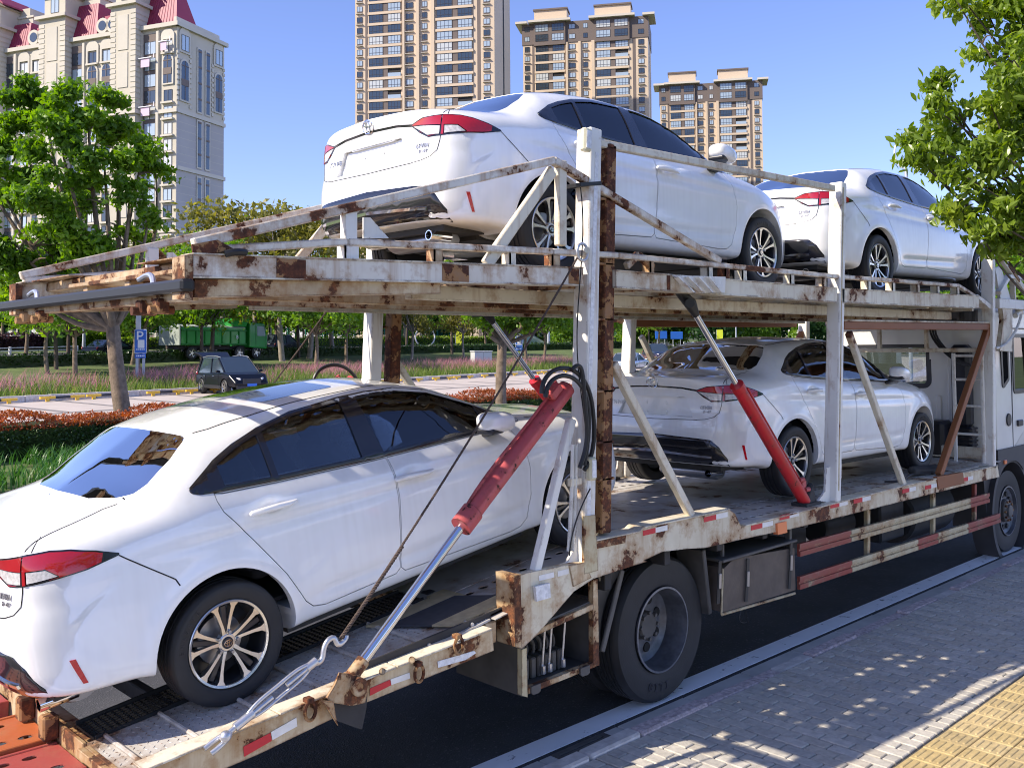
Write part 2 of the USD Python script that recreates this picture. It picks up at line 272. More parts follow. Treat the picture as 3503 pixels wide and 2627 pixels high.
plain('trunk_bark', (.17, .125, .085), .95, var=.5, scale=7, bump=1.0, bscale=22); plain('bark_dark', (.085, .065, .05), .95, var=.4, scale=8, bump=.8, bscale=25); plain('bark_pale', (.26, .22, .18), .95, var=.3, scale=5, bump=.6, bscale=25)
def leaf(name, cols, trans=.5, rough=.45, tc=None):
    """leaves: tone differs leaf by leaf and in patches; some light passes through"""
    n = {'g': ('geometry', {}), 'r': ('rgb_ramp', {'ramp': cols}), 't': ('noise_texture', {'scale': 1.1, 'detail': 3.0}), 'a': ('math', {'math_type': 'multiply', 'value2': .55}), 'a2': ('math', {'math_type': 'multiply_add', 'value2': .9, 'value3': -.2}), 's': ('math', {'math_type': 'add', 'use_clamp': True}),
         'p': ('principled_bsdf', {'roughness': rough, 'specular_ior_level': .45}), 'x': ('translucent_bsdf', {}), 'h': ('hsv', {'saturation': 1.15, 'value': 1.5}), 'm': ('mix_closure', {'fac': trans})}
    return M(name, n, [('g.random_per_island', 'a.value1'), ('g.position', 't.vector'), ('t.fac', 'a2.value1'), ('a.value', 's.value1'), ('a2.value', 's.value2'), ('s.value', 'r.fac'), ('r.color', 'p.base_color'), ('r.color', 'h.color'), ('h.color', 'x.color'), ('p.BSDF', 'm.closure1'), ('x.BSDF', 'm.closure2')], surface='m.closure')
leaf('leaf_camphor', [(0, (0.066, 0.144, 0.018)), (.4, (0.200, 0.338, 0.031)), (.75, (0.500, 0.579, 0.043)), (1, (0.750, 0.750, 0.052))])
leaf('leaf_near', [(0, (0.088, 0.154, 0.020)), (.3, (0.224, 0.308, 0.033)), (.65, (0.501, 0.502, 0.058)), (.97, (0.750, 0.693, 0.083)), (1, (0.750, 0.750, 0.033))], .45, .32)
leaf('leaf_park', [(0, (0.083, 0.177, 0.030)), (.5, (0.264, 0.404, 0.046)), (1, (0.663, 0.657, 0.064))])
leaf('leaf_dark', [(0, (0.026, 0.066, 0.022)), (.5, (0.055, 0.133, 0.037)), (1, (0.153, 0.221, 0.056))])
leaf('leaf_lime', [(0, (0.109, 0.200, 0.016)), (.5, (0.250, 0.358, 0.026)), (1, (0.499, 0.515, 0.039))])
leaf('leaf_autumn', [(0, (0.090, 0.100, 0.024)), (.4, (0.252, 0.234, 0.050)), (.75, (0.504, 0.342, 0.083)), (1, (0.540, 0.234, 0.066))])
leaf('leaf_hedge', [(0, (0.018, 0.049, 0.012)), (.5, (0.055, 0.105, 0.019)), (1, (0.146, 0.210, 0.031))], .2, .35)
leaf('leaf_red', [(0, (0.175, 0.062, 0.019)), (.4, (0.450, 0.125, 0.056)), (.75, (0.625, 0.237, 0.100)), (1, (0.525, 0.425, 0.075))], .35, .4)
leaf('leaf_purple', [(0, (0.039, 0.018, 0.026)), (.6, (0.117, 0.046, 0.058)), (1, (0.260, 0.104, 0.078))], .25)
leaf('blade', [(0, (0.034, 0.108, 0.026)), (.5, (0.094, 0.215, 0.033)), (1, (0.439, 0.486, 0.046))], .35, .4)
leaf('grass_wild', [(0, (0.082, 0.144, 0.033)), (.5, (0.216, 0.270, 0.058)), (1, (0.468, 0.432, 0.116))], .4, .7)
leaf('grass_pink', [(0, (.42, .18, .22)), (.45, (.60, .30, .33)), (.8, (.68, .42, .42)), (1, (.62, .50, .36))], .5, .8)
# buildings
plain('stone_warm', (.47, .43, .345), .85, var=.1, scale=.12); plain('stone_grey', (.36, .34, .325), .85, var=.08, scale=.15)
plain('stone_trim', (.50, .465, .39), .85, var=.08, scale=.2); plain('roof_red', (.26, .025, .06), .55, var=.15, scale=.25)
plain('tower_wall', (.57, .455, .33), .85, var=.06, scale=.08); plain('tower_side', (.55, .44, .32), .85, var=.06, scale=.08); plain('tower_brown', (.145, .115, .10), .8, var=.1, scale=.1); plain('tower_trim', (.55, .50, .42), .8)
plain('pane_dark', (.03, .045, .06), .06, spec=.8, coat=.3); plain('pane_light', (.34, .41, .45), .08, spec=1.0, coat=1.0); plain('pane_pale', (.50, .52, .50), .25, coat=.6)
plain('frame_dark', (.045, .04, .04), .5); plain('laundry', (.62, .45, .55), .8); plain('void_dark', (.03, .028, .026), .9)
# ================================================================ ground, road, pavement
_ty = [-60, 3.9, 17.6, 17.7, 20, 30, 38, 44, 50, 58, 65, 70, 80, 100, 140, 250, 600]; _tz = [0, 0, 0, .12, .2, .35, .5, .62, .95, 1.2, 1.6, 1.77, 2.3, 3.2, 4.5, 6, 8]
def zg(y): return np.interp(y, _ty, _tz)
def drape(poly, off, step=2.0):
    outs = []
    for g in getattr(poly, 'geoms', [poly]):
        x0, y0, x1, y1 = g.bounds; g2 = g.segmentize(step); gx, gy = np.meshgrid(np.arange(x0, x1, step), np.arange(y0, y1, step)); G = np.c_[gx.ravel(), gy.ravel()]; G = G[shapely.contains_xy(g.buffer(-step * .3), G[:, 0], G[:, 1])]
        P = np.vstack([np.array(g2.exterior.coords)[:-1]] + [np.array(r.coords)[:-1] for r in g2.interiors] + [G]); tri = Delaunay(P).simplices; c = P[tri].mean(1); tri = tri[shapely.contains_xy(g, c[:, 0], c[:, 1])]
        a = P[tri]; cr = np.cross(a[:, 1] - a[:, 0], a[:, 2] - a[:, 0]); tri[cr < 0] = tri[cr < 0][:, ::-1]
        outs.append(trimesh.Trimesh(np.c_[P, zg(P[:, 1]) + off], tri, process=False))
    return cat(outs)
def ground_part(name, poly, off, m, label, step=2.0): return solo(name, drape(poly, off, step), m, label, name.replace('_', ' '), kind='structure')
yy = np.array(sorted(set([-60, -20, 3.5, 17.6, 17.7] + list(_ty)))); xx = np.array([-400, -100, -30, 0, 40, 100, 200, 400, 900.0])
gv = np.array([(x, y, zg(y) - .06) for x in xx for y in yy]); i, j = np.meshgrid(np.arange(len(xx) - 1), np.arange(len(yy) - 1), indexing='ij'); p = (i * len(yy) + j).ravel(); n_ = len(yy)
solo('ground', trimesh.Trimesh(gv, np.vstack([np.c_[p, p + n_, p + n_ + 1], np.c_[p, p + n_ + 1, p + 1]]), process=False), 'lawn', 'grassy ground rising gently behind the road', 'ground', kind='structure')
solo('road', box(-120, 400, 3.9, 17.5, -.05, 0), 'asphalt', 'dark asphalt road the carrier truck stands on', 'road', kind='structure')
wl = part(None, 'lane_line', box(-60, 200, 4.25, 4.43, .001, .005), 'road_paint'); setdata(wl, label='worn white line painted along the edge of the asphalt', category='road line', kind='structure')
solo('far_kerb', box(-120, 400, 17.5, 17.68, -.05, .14, .02), 'kerb_stone', 'long kerb on the far side of the road', 'kerb', kind='structure')
# gutter and near kerb: one stone after another
gu = setdata(UsdGeom.Xform.Define(stage, '/World/gutter').GetPrim(), kind='structure', label='concrete gutter slabs between the white line and the kerb', category='gutter')
rg_ = random.Random(11)
drain = (4.36, 4.86)
for k in range(26):
    a = 2.0 + .75 * k
    for q0, q1 in ([(a + .006, a + .744)] if not (a < drain[1] and a + .75 > drain[0]) else [(a + .006, max(a + .006, drain[0])), (min(a + .744, drain[1]), a + .744)]):
        if q1 - q0 > .03: part(gu, 'gutter_slab', box(q0, q1, 4.045, 4.20, -.04, .012 + rg_.uniform(-.003, .003), .006), 'concrete')
dr = thing('drain_cover', 'cast iron drain cover with long slots set in the gutter', 'drain cover')
part(dr, 'cover', prism(sbox(drain[0], 4.05, drain[1], 4.20).difference(sbox(drain[0] + .04, 4.075, drain[1] - .04, 4.10)).difference(sbox(drain[0] + .04, 4.145, drain[1] - .04, 4.17)), -.02, .012, 'xy'), 'panel_grey', False); part(dr, 'pit', box(drain[0], drain[1], 4.05, 4.20, -.05, -.03), 'void_dark')
kb = setdata(UsdGeom.Xform.Define(stage, '/World/kerb').GetPrim(), kind='structure', label='row of worn low kerb stones between gutter and brick pavement', category='kerb')
x = 1.2; k = 0
while x < 26:
    L = rg_.choice([.5, .75, .75, .98]); rise = rg_.uniform(-.014, .008); tilt = rg_.uniform(-.012, .012); m = box(0, L - .012, 0, .115, -.1, 0, .014)
    if 3.7 < x < 5.2: rise = .022
    m = T(m, M4((x, 3.925 + rg_.uniform(-.006, .006), .050 + rise), rg_.uniform(-.006, .006), tilt)); part(kb, 'kerb_stone', m, 'kerb_stone' if x < 4.6 or k % 4 == 0 else 'kerb_pink', 30); x += L; k += 1
pv = setdata(UsdGeom.Xform.Define(stage, '/World/pavement').GetPrim(), kind='structure', label='brick-paved footpath beside the kerb', category='pavement')
part(pv, 'joint_bed', box(-20, 60, -6, 3.93, -.05, .036), 'joint_sand', False)
BL, BW, J = .205, .102, .009
bricks = []
for i in range(-20, 180):
    xa = 1.6 + i * BW; off = (BL / 2) * (i % 2)
    for y0, y1 in ((2.60, 3.92), (-1.0, 1.975)):
        y = y1 - off
        if off: bricks.append((xa, y, y1))
        while y > y0 + .02:
            bricks.append((xa, max(y - BL, y0), y)); y -= BL
def brick_mesh(b):
    xa, ya, yb = b; r = random.Random(int(xa * 1000) * 7919 + int(ya * 1000)); h = r.uniform(-.0025, .0025)
    m = box(xa + J / 2, xa + BW - J / 2, ya + J / 2, yb - J / 2, .02, .05 + h, .005); c = m.bounds.mean(0)
    return rot(m, r.uniform(-.012, .012), (r.uniform(-1, 1), r.uniform(-1, 1), .4), c), r.randrange(4)
vis = []
for b in bricks:
    c = np.array([b[0] + BW / 2, (b[1] + b[2]) / 2, .05]) - EYE; f = c @ CAM_F; u, v = (c @ CAM_R) / f * F_PX + 1751.5, (c @ CAM_D) / f * F_PX + CY
    vis.append((not (f > 0 and -60 < u < 3560 and v < 2700), f))
order = sorted(range(len(bricks)), key=lambda q: vis[q]); rest = [[], [], [], []]
for q, idx in enumerate(order):
    if vis[idx][0] and (bricks[idx][0] > 14 or bricks[idx][0] < 0): continue
    m, c = brick_mesh(bricks[idx])
    if q < 300: part(pv, 'paving_brick', m, 'paver_%d' % c, False)
    elif vis[idx][1] < 26: rest[c].append(m)
for c in range(4): part(pv, 'paving_brick', cat(rest[c]), 'paver_%d' % c, False, kind='stuff')
for i in range(0, 62):
    for j in range(3):
        xa, ya = 2.02 + .20 * i, 2.385 - .20 * j; r = random.Random(i * 10 + j); c = 'tactile_%d' % r.randrange(3); h = r.uniform(-.002, .002)
        t = [box(xa + .003, xa + .197, ya + .003, ya + .197, .02, .05 + h, .004)] + [hull([(xa + .036, ya + .034 + .044 * k, .046 + h, .011), (xa + .164, ya + .034 + .044 * k, .046 + h, .011)]) for k in range(4)]
        part(pv, 'tactile_tile', cat(t), c, 30)
# ---- car park behind the hedge
KX, KY, KS = 11.4, 40.45, .165
ky = lambda x: KY + KS * (x - KX)
park = Polygon([(-60, 25.4), (160, 25.4), (160, ky(160)), (-60, ky(-60))]).intersection(Polygon([(-60, 25.4), (160, 25.4), (160, 90), (-60, 90)]))
ground_part('car_park', park, .0, 'parking_stone', 'pale paved car park behind the red-topped hedge', 4.0)
kd = np.array([1, KS]) / math.hypot(1, KS); kn = np.array([-kd[1], kd[0]])
bands = []
for s in np.arange(-16, 80, 2.6):
    o = np.array([KX, KY]) + kd * s - kn * .2; bands.append(Polygon([o + kd * .14, o - kd * .14, o - kd * .14 - kn * 5.6, o + kd * .14 - kn * 5.6]))
bands.append(LineString([np.array([KX, KY]) + kd * -30 - kn * 6.0, np.array([KX, KY]) + kd * 90 - kn * 6.0]).buffer(.2))
for b in bands: 
    q = drape(b, .006, 1.0); pr = part(None, 'bay_band', q, 'parking_band'); setdata(pr, kind='structure', label='band of dark paving that divides the parking bays', category='bay line', group='bay bands in the car park')
lk = []
for s in np.arange(-34, 100, 1.0):
    o = np.array([KX, KY]) + kd * s; z = zg(o[1]); lk.append(T(box(0, .99, 0, .25, -.2, .26, .02), M4((o[0], o[1], z), math.atan2(KS, 1))))
kk = setdata(UsdGeom.Xform.Define(stage, '/World/car_park_kerb').GetPrim(), kind='structure', label='grey kerb along the back of the car park', category='kerb')
for q in lk: part(kk, 'kerb_stone', q, 'kerb_stone', 30)
sx = -3.3; k = nws = 0
while sx < 43:
    if not (8.2 < sx < 12.6):
        o = np.array([KX, KY]) + kd * sx - kn * .35; z = zg(o[1]); m = M4((o[0], o[1], z), math.atan2(KS, 1))
        w = thing('wheel_stop', '%s from the left of the yellow and black wheel stops along the kerb' % ORD[nws], 'wheel stop', m, 'wheel stops along the car park kerb'); nws += 1
        for q in range(3): part(w, 'bar', rod((.62 * q, 0, .16), (.62 * q + .62, 0, .16), .055, 10), ('stop_yellow', 'stop_black', 'stop_yellow')[q], 40)
        for q in (.31, 1.55): part(w, 'foot', box(q - .06, q + .06, -.05, .05, 0, .14), 'stop_yellow')
    sx += 1.95 if k % 2 == 0 else 2.75; k += 1
# ---- far road, railings
ml = [(-40, 58), (0, 62.6), (20, 68.2), (32, 72.6), (60, 79.2), (110, 88), (200, 100)]
far_road = Polygon(ml + [(200, 113), (110, 101), (60, 91.5), (32, 84.5), (20, 80), (0, 74), (-40, 69)])
ground_part('far_road', far_road, .03, 'asphalt', 'asphalt road beyond the planted strip', 3.0)
def railing(pts, label, h=.55):
    L = LineString(pts); r = thing('road_railing', label, 'railing'); n = int(L.length / 3.2)
    P = [np.array(L.interpolate(q * 3.2).coords[0]) for q in range(n + 1)]
    for p_ in P: part(r, 'post', box(p_[0] - .09, p_[0] + .09, p_[1] - .09, p_[1] + .09, zg(p_[1]) - .1, zg(p_[1]) + h + .08, .03), 'rail_white')
    for zz in (h * .55, h): part(r, 'rail', tube([(a[0], a[1], zg(a[1]) + zz) for a in P], .045, 6), 'rail_white')
railing([(-30, 56.5), (0, 61.6), (20, 67.2), (32, 71.6), (60, 78.2), (110, 87), (160, 94)], 'low white railing on the near side of the far road, behind the dark hedge')
railing([(-30, 69.5), (0, 73.5), (18, 77.6), (31, 83.2)], 'low white railing on the far side of the far road, by the purple hedge')
# ================================================================ buildings
class Facade:
    """boxes on a wall: s along it, d out from it, z up"""
    def __init__(self, o, az, out): self.o = np.array([o[0], o[1], 0.0]); self.u = np.array([math.sin(az), math.cos(az), 0]); n = np.array([self.u[1], -self.u[0], 0]); self.n = n if n @ np.array([*out, 0]) > 0 else -n
    def box(self, s0, s1, d0, d1, z0, z1):
        m = trimesh.creation.box([1, 1, 1]); v = m.vertices + .5; s, d, z = s0 + v[:, 0] * (s1 - s0), d0 + v[:, 1] * (d1 - d0), z0 + v[:, 2] * (z1 - z0)
        m.vertices = self.o + s[:, None] * self.u + d[:, None] * self.n + z[:, None] * [0, 0, 1]; m.fix_normals(); return m
    def poly(self, pts, d0, d1):
        m = trimesh.creation.extrude_polygon(Polygon(pts), 1.0, engine='earcut'); v = m.vertices; m.vertices = self.o + v[:, :1] * self.u + (d0 + v[:, 2:] * (d1 - d0)) * self.n + v[:, 1:2] * [0, 0, 1]; m.fix_normals(); return m
def ray_az(px): return YAW + math.atan((px - 1751.5) / F_PX)
brng = random.Random(77)
def window(bld, F, s0, s1, z0, z1, mull=2, m=None, proud=.02, rail=False, d=-.0):
    m = m or brng.choice(['pane_dark', 'pane_dark', 'pane_light', 'pane_light', 'pane_pale'])
    w = part(bld, 'window', F.box(s0, s1, d + .005, d + .03, z0, z1), m, False)
    t = .06; fr = [F.box(s0, s1, d + .03, d + .09, z0, z0 + t), F.box(s0, s1, d + .03, d + .09, z1 - t, z1)] + [F.box(q - t / 2, q + t / 2, d + .03, d + .085, z0 + t, z1 - t) for q in np.linspace(s0 + t / 2, s1 - t / 2, mull + 1)]
    if rail: fr.append(F.box(s0, s1, d + .03, d + .095, z0 + (z1 - z0) * .32, z0 + (z1 - z0) * .32 + t))
    part(w, 'frame', cat(fr), 'frame_dark', False)
def tower(label, C, az, L, dep, ztop, floors, left_cut, d0, cols, cap):
    """a slab block: front wall from corner C along az, narrow end wall square to it"""
    F = Facade(C, az, -np.array(C)); S = Facade(C, az + math.pi / 2, -np.array(C)); b = thing('apartment_tower', label, 'tower')
    out = F.n; core = []
    part(b, 'wall', F.box(0, L, -dep, 0, 0, ztop), 'tower_wall', False)
    part(b, 'end_wall', S.box(.02, dep - .02, 0, .05, 0, ztop - .1), 'tower_side', False)
    part(b, 'stair_slot', S.box(dep * .52, dep * .60, .05, .07, 0, ztop - 1), 'void_dark', False)
    h = 3.0; n = int(ztop // h); zt_ = ztop - cap[0]
    for f in range(n - floors, n):
        z = zt_ - (n - f) * h + (0 if True else 0)
        if z < 1: continue
        top2 = (n - f) <= 0
        for c in cols:
            kind, s0, s1 = c[0], c[1] * L, c[2] * L
            if kind == 'big':
                mid = s0 + (s1 - s0) * .40; m2 = s0 + (s1 - s0) * .56; r = brng.random()
                if r < .13: part(b, 'balcony', F.box(s0, mid, -.0, .012, z + .25, z + 2.45), 'void_dark', False); part(b, 'balcony_glass', F.box(s0, mid, .25, .3, z + .25, z + 1.25), 'pane_light', False)
                else: window(b, F, s0, mid, z + .25, z + 2.45, 4, rail=True, d=.25)
                part(b, 'spandrel', F.box(mid + .05, m2 - .05, .0, .22, z + .2, z + 2.5), 'tower_brown', False); window(b, F, m2, s1, z + .25, z + 2.45, 4, rail=True, d=.25)
                part(b, 'floor_band', F.box(s0 - .35, s1 + .35, .0, .42, z - .5, z + .2), 'tower_wall', False)
            elif kind == 'small':
                window(b, F, s0, s1, z + .7, z + 2.2, 2, d=.05, m=brng.choice(['pane_dark', 'pane_light'])); part(b, 'sill_ledge', F.box(s0 - .15, s1 + .25, .0, .5, z + .05, z + .18), 'tower_trim', False); part(b, 'niche', F.box(s0 - .05, s1 + .1, .0, .03, z + .2, z + .62), 'tower_brown', False)
    for c in cols:
        if c[0] == 'pier': part(b, 'pier', F.box(c[1] * L, c[2] * L, .0, .6, 0, ztop - cap[1]), 'tower_wall', False)
        if c[0] == 'slot': part(b, 'recess', F.box(c[1] * L, c[2] * L, .0, .015, 0, ztop - cap[1]), 'tower_brown', False)
    if cap[1] > 0:
        zc = ztop - cap[1]
        part(b, 'brown_crown', F.box(-.25, L + .25, -dep - .2, .22, zc, ztop), 'tower_brown', False)
        for c in cols:
            if c[0] == 'big':
                part(b, 'crown_bay', F.box(c[1] * L - .5, c[2] * L + .5, .0, .8, zc - .6, ztop), 'tower_brown', False); part(b, 'cornice', F.box(c[1] * L - 2.2, c[2] * L + 2.2, -.5, 2.0, ztop, ztop + .7), 'tower_trim', False); part(b, 'penthouse', F.box(c[1] * L - .8, c[2] * L + .6, -6, -.8, ztop + .7, ztop + 4.4), 'tower_wall', False); part(b, 'penthouse_cap', F.box(c[1] * L - 1.1, c[2] * L + .9, -6.4, -.4, ztop + 4.4, ztop + 4.9), 'tower_brown', False)
                for q in range(2):
                    z = ztop - 3.1 - 3.1 * q; s0, s1 = c[1] * L, c[2] * L; window(b, F, s0, s0 + (s1 - s0) * .42, z + .3, z + 2.5, 4, rail=True, d=.8); window(b, F, s0 + (s1 - s0) * .55, s1, z + .3, z + 2.5, 4, rail=True, d=.8)
            if c[0] == 'small':
                for q in range(2): z = ztop - 3.1 - 3.1 * q; window(b, F, c[1] * L, c[2] * L, z + .7, z + 2.2, 2, d=.22)
        part(b, 'eave', cat([F.box(-2.2, 1.5, -dep * .5, 1.6, ztop - .1, ztop + .6), F.box(L - 1.5, L + 2.2, -dep * .5, 1.6, ztop - .1, ztop + .6)]), 'tower_trim', False)
    return b
AZT = math.radians(-34.7)
cols = [('small', .03, .075), ('slot', .095, .12), ('big', .155, .405), ('pier', .42, .445), ('small', .475, .51), ('pier', .53, .55), ('small', .575, .625), ('pier', .635, .65), ('big', .665, .895), ('slot', .905, .925), ('small', .945, .985)]
tower('tall beige apartment tower cut off by the top of the picture, behind the upper sedan', (170.7, 182.8), AZT, 39, 21, 118, 26, 0, 0, cols, (0, 0))
tower('beige apartment tower with dark brown crown, second from the left of the towers', (231.9, 179.1), AZT, 39.1, 17, 104.5, 26, 0, 0, cols, (6.4, 6.6))
tower('lowest of the beige apartment towers, with brown top floors, furthest right', (292.5, 176.3), AZT, 35.3, 15, 95.5, 24, 0, 0, cols, (6.4, 6.6))
# ---- the ornate block on the left
def ornate():
    C = (75.2, 165.0); A1, A2 = math.radians(-24.5), math.radians(65.5); F, S = Facade(C, A1, (-1, -.45)), Facade(C, A2, (.4, -1)); b = thing('apartment_block', 'ornate cream apartment block with crimson mansard roofs and arched windows', 'apartment building')
    def sF(px):                                              # how far along the front stands image column px
        t = math.tan(ray_az(px)); return (C[0] - t * C[1]) / (t * math.cos(A1) - math.sin(A1))
    Z = 61.9; LF, LS = 62.0, 13.2; ZB = 46.0
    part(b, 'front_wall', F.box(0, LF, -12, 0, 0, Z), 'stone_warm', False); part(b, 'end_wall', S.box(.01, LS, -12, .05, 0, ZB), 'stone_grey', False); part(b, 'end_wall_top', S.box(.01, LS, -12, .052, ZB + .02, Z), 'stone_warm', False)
    for z in (ZB, 35.6, 24.2, 13.0): part(b, 'string_course', S.box(-.2, LS + .2, 0, .35, z - .35, z + .35), 'stone_trim', False); part(b, 'string_course', F.box(-.35, LF, 0, .4, z - .35, z + .35), 'stone_trim', False)
    part(b, 'cornice', S.box(-.5, LS + .5, 0, .7, Z - .5, Z + .25), 'stone_trim', False); part(b, 'cornice', F.box(-.71, LF, 0, .7, Z - .5, Z + .25), 'stone_trim', False)
    for k in range(30): part(b, 'wall_groove', S.box(0.02, LS - .02, .05, .056, 2 + k * 1.45, 2.05 + k * 1.45), 'stone_trim', False)
    # end wall: two slots of stair windows, and windows each side at the top
    for s0 in (5.6, 7.9):
        for z0, z1 in ((47.0, 58.8), (36.6, 45.2), (25.2, 34.6), (14, 23.4), (3, 12)):
            part(b, 'slot_frame', S.box(s0 - .28, s0 + 1.18, .05, .22, z0 - .3, z1 + .3), 'stone_trim', False); w = part(b, 'window', S.box(s0, s0 + .9, .22, .25, z0, z1), 'pane_dark', False)
            part(w, 'frame', cat([S.box(s0, s0 + .9, .25, .31, z, z + .35) for z in np.arange(z0 + 2.2, z1, 3.0)]), 'tower_brown', False)
    def arched(F_, s, w, z0, z1, par, d=.05):
        a = np.linspace(0, math.pi, 9); P = [(s - w / 2, z0), (s + w / 2, z0)] + [(s + w / 2 * math.cos(t), z1 - w / 2 + w / 2 * math.sin(t)) for t in a]
        Q = [(s - w / 2 - .35, z0 - .3), (s + w / 2 + .35, z0 - .3)] + [(s + (w / 2 + .35) * math.cos(t), z1 - w / 2 + (w / 2 + .35) * math.sin(t)) for t in a]
        part(par, 'arch_surround', F_.poly(Q, d, d + .25), 'stone_trim', False); wn = part(par, 'window', F_.poly(P, d + .25, d + .28), 'pane_dark', False); part(wn, 'frame', cat([F_.box(s - .06, s + .06, d + .28, d + .34, z0, z1 - .05), F_.box(s - w / 2, s + w / 2, d + .28, d + .34, z1 - w / 2 - .1, z1 - w / 2 + .05), F_.box(s - w / 2, s + w / 2, d + .28, d + .36, (z0 + z1) / 2 - 1.0, (z0 + z1) / 2 + .2)]), 'tower_brown', False)
    for s in (1.9, 11.4):
        part(b, 'window_hood', S.poly([(s - 1.5, Z - 5.0), (s + 1.5, Z - 5.0), (s + 1.5, Z - 1.6)] + [(s + 1.5 * math.cos(t), Z - 1.6 + 1.3 * math.sin(t)) for t in np.linspace(0, math.pi, 9)][1:], .052, .3), 'stone_trim', False)
        window(b, S, s - 1.0, s + 1.0, Z - 4.6, Z - 1.7, 2, 'pane_light', d=.3); arched(S, s, 1.9, ZB + 2.2, Z - 6.4, b, .05)
        for k in range(11): part(b, 'quoin', cat([S.box(s - 1.9, s - 1.35, .052, .2, ZB + 1 + k * .95, ZB + 1.6 + k * .95), S.box(s + 1.35, s + 1.9, .052, .2, ZB + 1 + k * .95, ZB + 1.6 + k * .95)]), 'stone_trim', False)
    # front: columns of windows, floor by floor
    k8 = 1.8436
    for px, w, kind in ((1050, 1.9, 'a'), (935, 2.6, 'p'), (660, 2.0, 'a'), (570, 2.0, 'a'), (470, 2.4, 'p'), (215, 1.9, 'a'), (135, 1.9, 'a'), (40, 2.2, 'p')):
        s = sF(px / k8); f0 = Z - 5.0
        if kind == 'p': part(b, 'recess', F.box(s - w / 2 - .3, s + w / 2 + .3, .0, .02, 2, Z - 1.2), 'tower_brown', False); part(b, 'pilaster', cat([F.box(s - w / 2 - .9, s - w / 2 - .35, .0, .45, 2, Z - 1), F.box(s + w / 2 + .35, s + w / 2 + .9, .0, .45, 2, Z - 1)]), 'stone_trim', False)
        for k in range(19):
            z = f0 - 3.02 * k
            if z < 3: break
            if kind == 'a' and k in (1, 2):
                if k == 1: arched(F, s, w, z - 3.02 + .3, z + 2.4, b, .0)
                continue
            window(b, F, s - w / 2, s + w / 2, z, z + (2.1 if kind == 'a' else 2.35), 2, d=.03); 
            if kind == 'a': part(b, 'window_ledge', F.box(s - w / 2 - .4, s + w / 2 + .4, .0, .55, z - .45, z - .12), 'stone_trim', False)
            if k == 0 and kind == 'a': part(b, 'window_hood', F.poly([(s - 1.5, z - .2), (s - 1.08, z - .2), (s - 1.08, z + 2.3), (s + 1.08, z + 2.3), (s + 1.08, z - .2), (s + 1.5, z - .2), (s + 1.5, z + 3.0)] + [(s + 1.5 * math.cos(t), z + 3.0 + 1.2 * math.sin(t)) for t in np.linspace(0, math.pi, 9)][1:], .0, .3), 'stone_trim', False)
    for px, z, w in ((930, Z - 6.0, 3.0), (932, Z - 15.0, 3.0), (40, Z - 16, 2.6), (1045, Z - 3.4, 2.0)):
        s = sF(px / k8); part(b, 'laundry_rack', cat([F.box(s - w / 2, s + w / 2, .5, 1.3, z, z + .12), F.box(s - w / 2, s - w / 2 + .1, .5, .6, z, z + 1.0)]), 'sign_white', False); part(b, 'laundry', F.box(s - w * .3, s + w * .35, 1.0, 1.1, z - 1.6, z + .1), 'laundry', False)
    # tower bays with dormers
    for pa, pb in ((880, 722), (432, 268), (18, -150)):
        s0, s1 = sF(pa / k8), sF(pb / k8); s0, s1 = min(s0, s1), max(s0, s1); top = Z + 4.2; mid = (s0 + s1) / 2; wd = s1 - s0
        part(b, 'bay_tower', F.box(s0, s1, -3, 1.6, 2, top), 'stone_warm', False)
        for k in range(19): part(b, 'rustic_course', cat([F.box(s0 - .08, s0 + wd * .22, -2, 1.72, Z + 3 - 1.9 * k, Z + 4.3 - 1.9 * k) if False else F.box(s0 - .06, s0 + wd * .2, -2.5, 1.68, Z + 2.6 - .98 * k, Z + 3.25 - .98 * k), F.box(s1 - wd * .2, s1 + .06, -2.5, 1.68, Z + 2.6 - .98 * k, Z + 3.25 - .98 * k)]), 'stone_trim', False)
        [part(b, 'bay_panel', F.box(mid - wd * .2, mid + wd * .2, 1.6, 1.72, z, z + 6.5), 'stone_trim', False) for z in (Z - 4, Z - 11, Z - 24, Z - 35)]
        for z in (ZB + .2, 35.6, 24.2): part(b, 'string_course', F.box(s0 - .4, s1 + .4, -3, 2.05, z - .35, z + .4), 'stone_trim', False)
        part(b, 'cornice', F.box(s0 - .6, s1 + .6, -3, 2.3, top, top + .6), 'stone_trim', False); part(b, 'dormer_wall', F.box(s0 + wd * .1, s1 - wd * .1, -7, 1.0, top + .6, top + 4.6), 'stone_warm', False)
        window(b, F, mid - 1.0, mid + 1.0, top + 1.3, top + 4.0, 2, 'pane_light', d=1.0); part(b, 'dormer_gable', F.poly([(s0 + wd * .02, top + 4.6), (s1 - wd * .02, top + 4.6), (mid, top + 7.2)], -7, 1.6), 'stone_trim', False)
        part(b, 'dormer_roof', F.poly([(s0 - .1, top + 4.9), (mid, top + 7.5), (s1 + .1, top + 4.9), (s1 + .1, top + 5.25), (mid, top + 7.9), (s0 - .1, top + 5.25)], -8, 1.2), 'roof_red', False)
    # mansards
    def mansard(s0, s1, z0, z1, ins, dpt, d0=-.2):
        P = []
        for z, e in ((z0, 0), (z1, ins)):
            for s, d in ((s0 + e * .8, d0 - e), (s1 - e * .8, d0 - e), (s1 - e * .8, -dpt + e), (s0 + e * .8, -dpt + e)): P.append(F.o + s * F.u + d * F.n + np.array([0, 0, z]))
        return trimesh.convex.convex_hull(np.array(P))
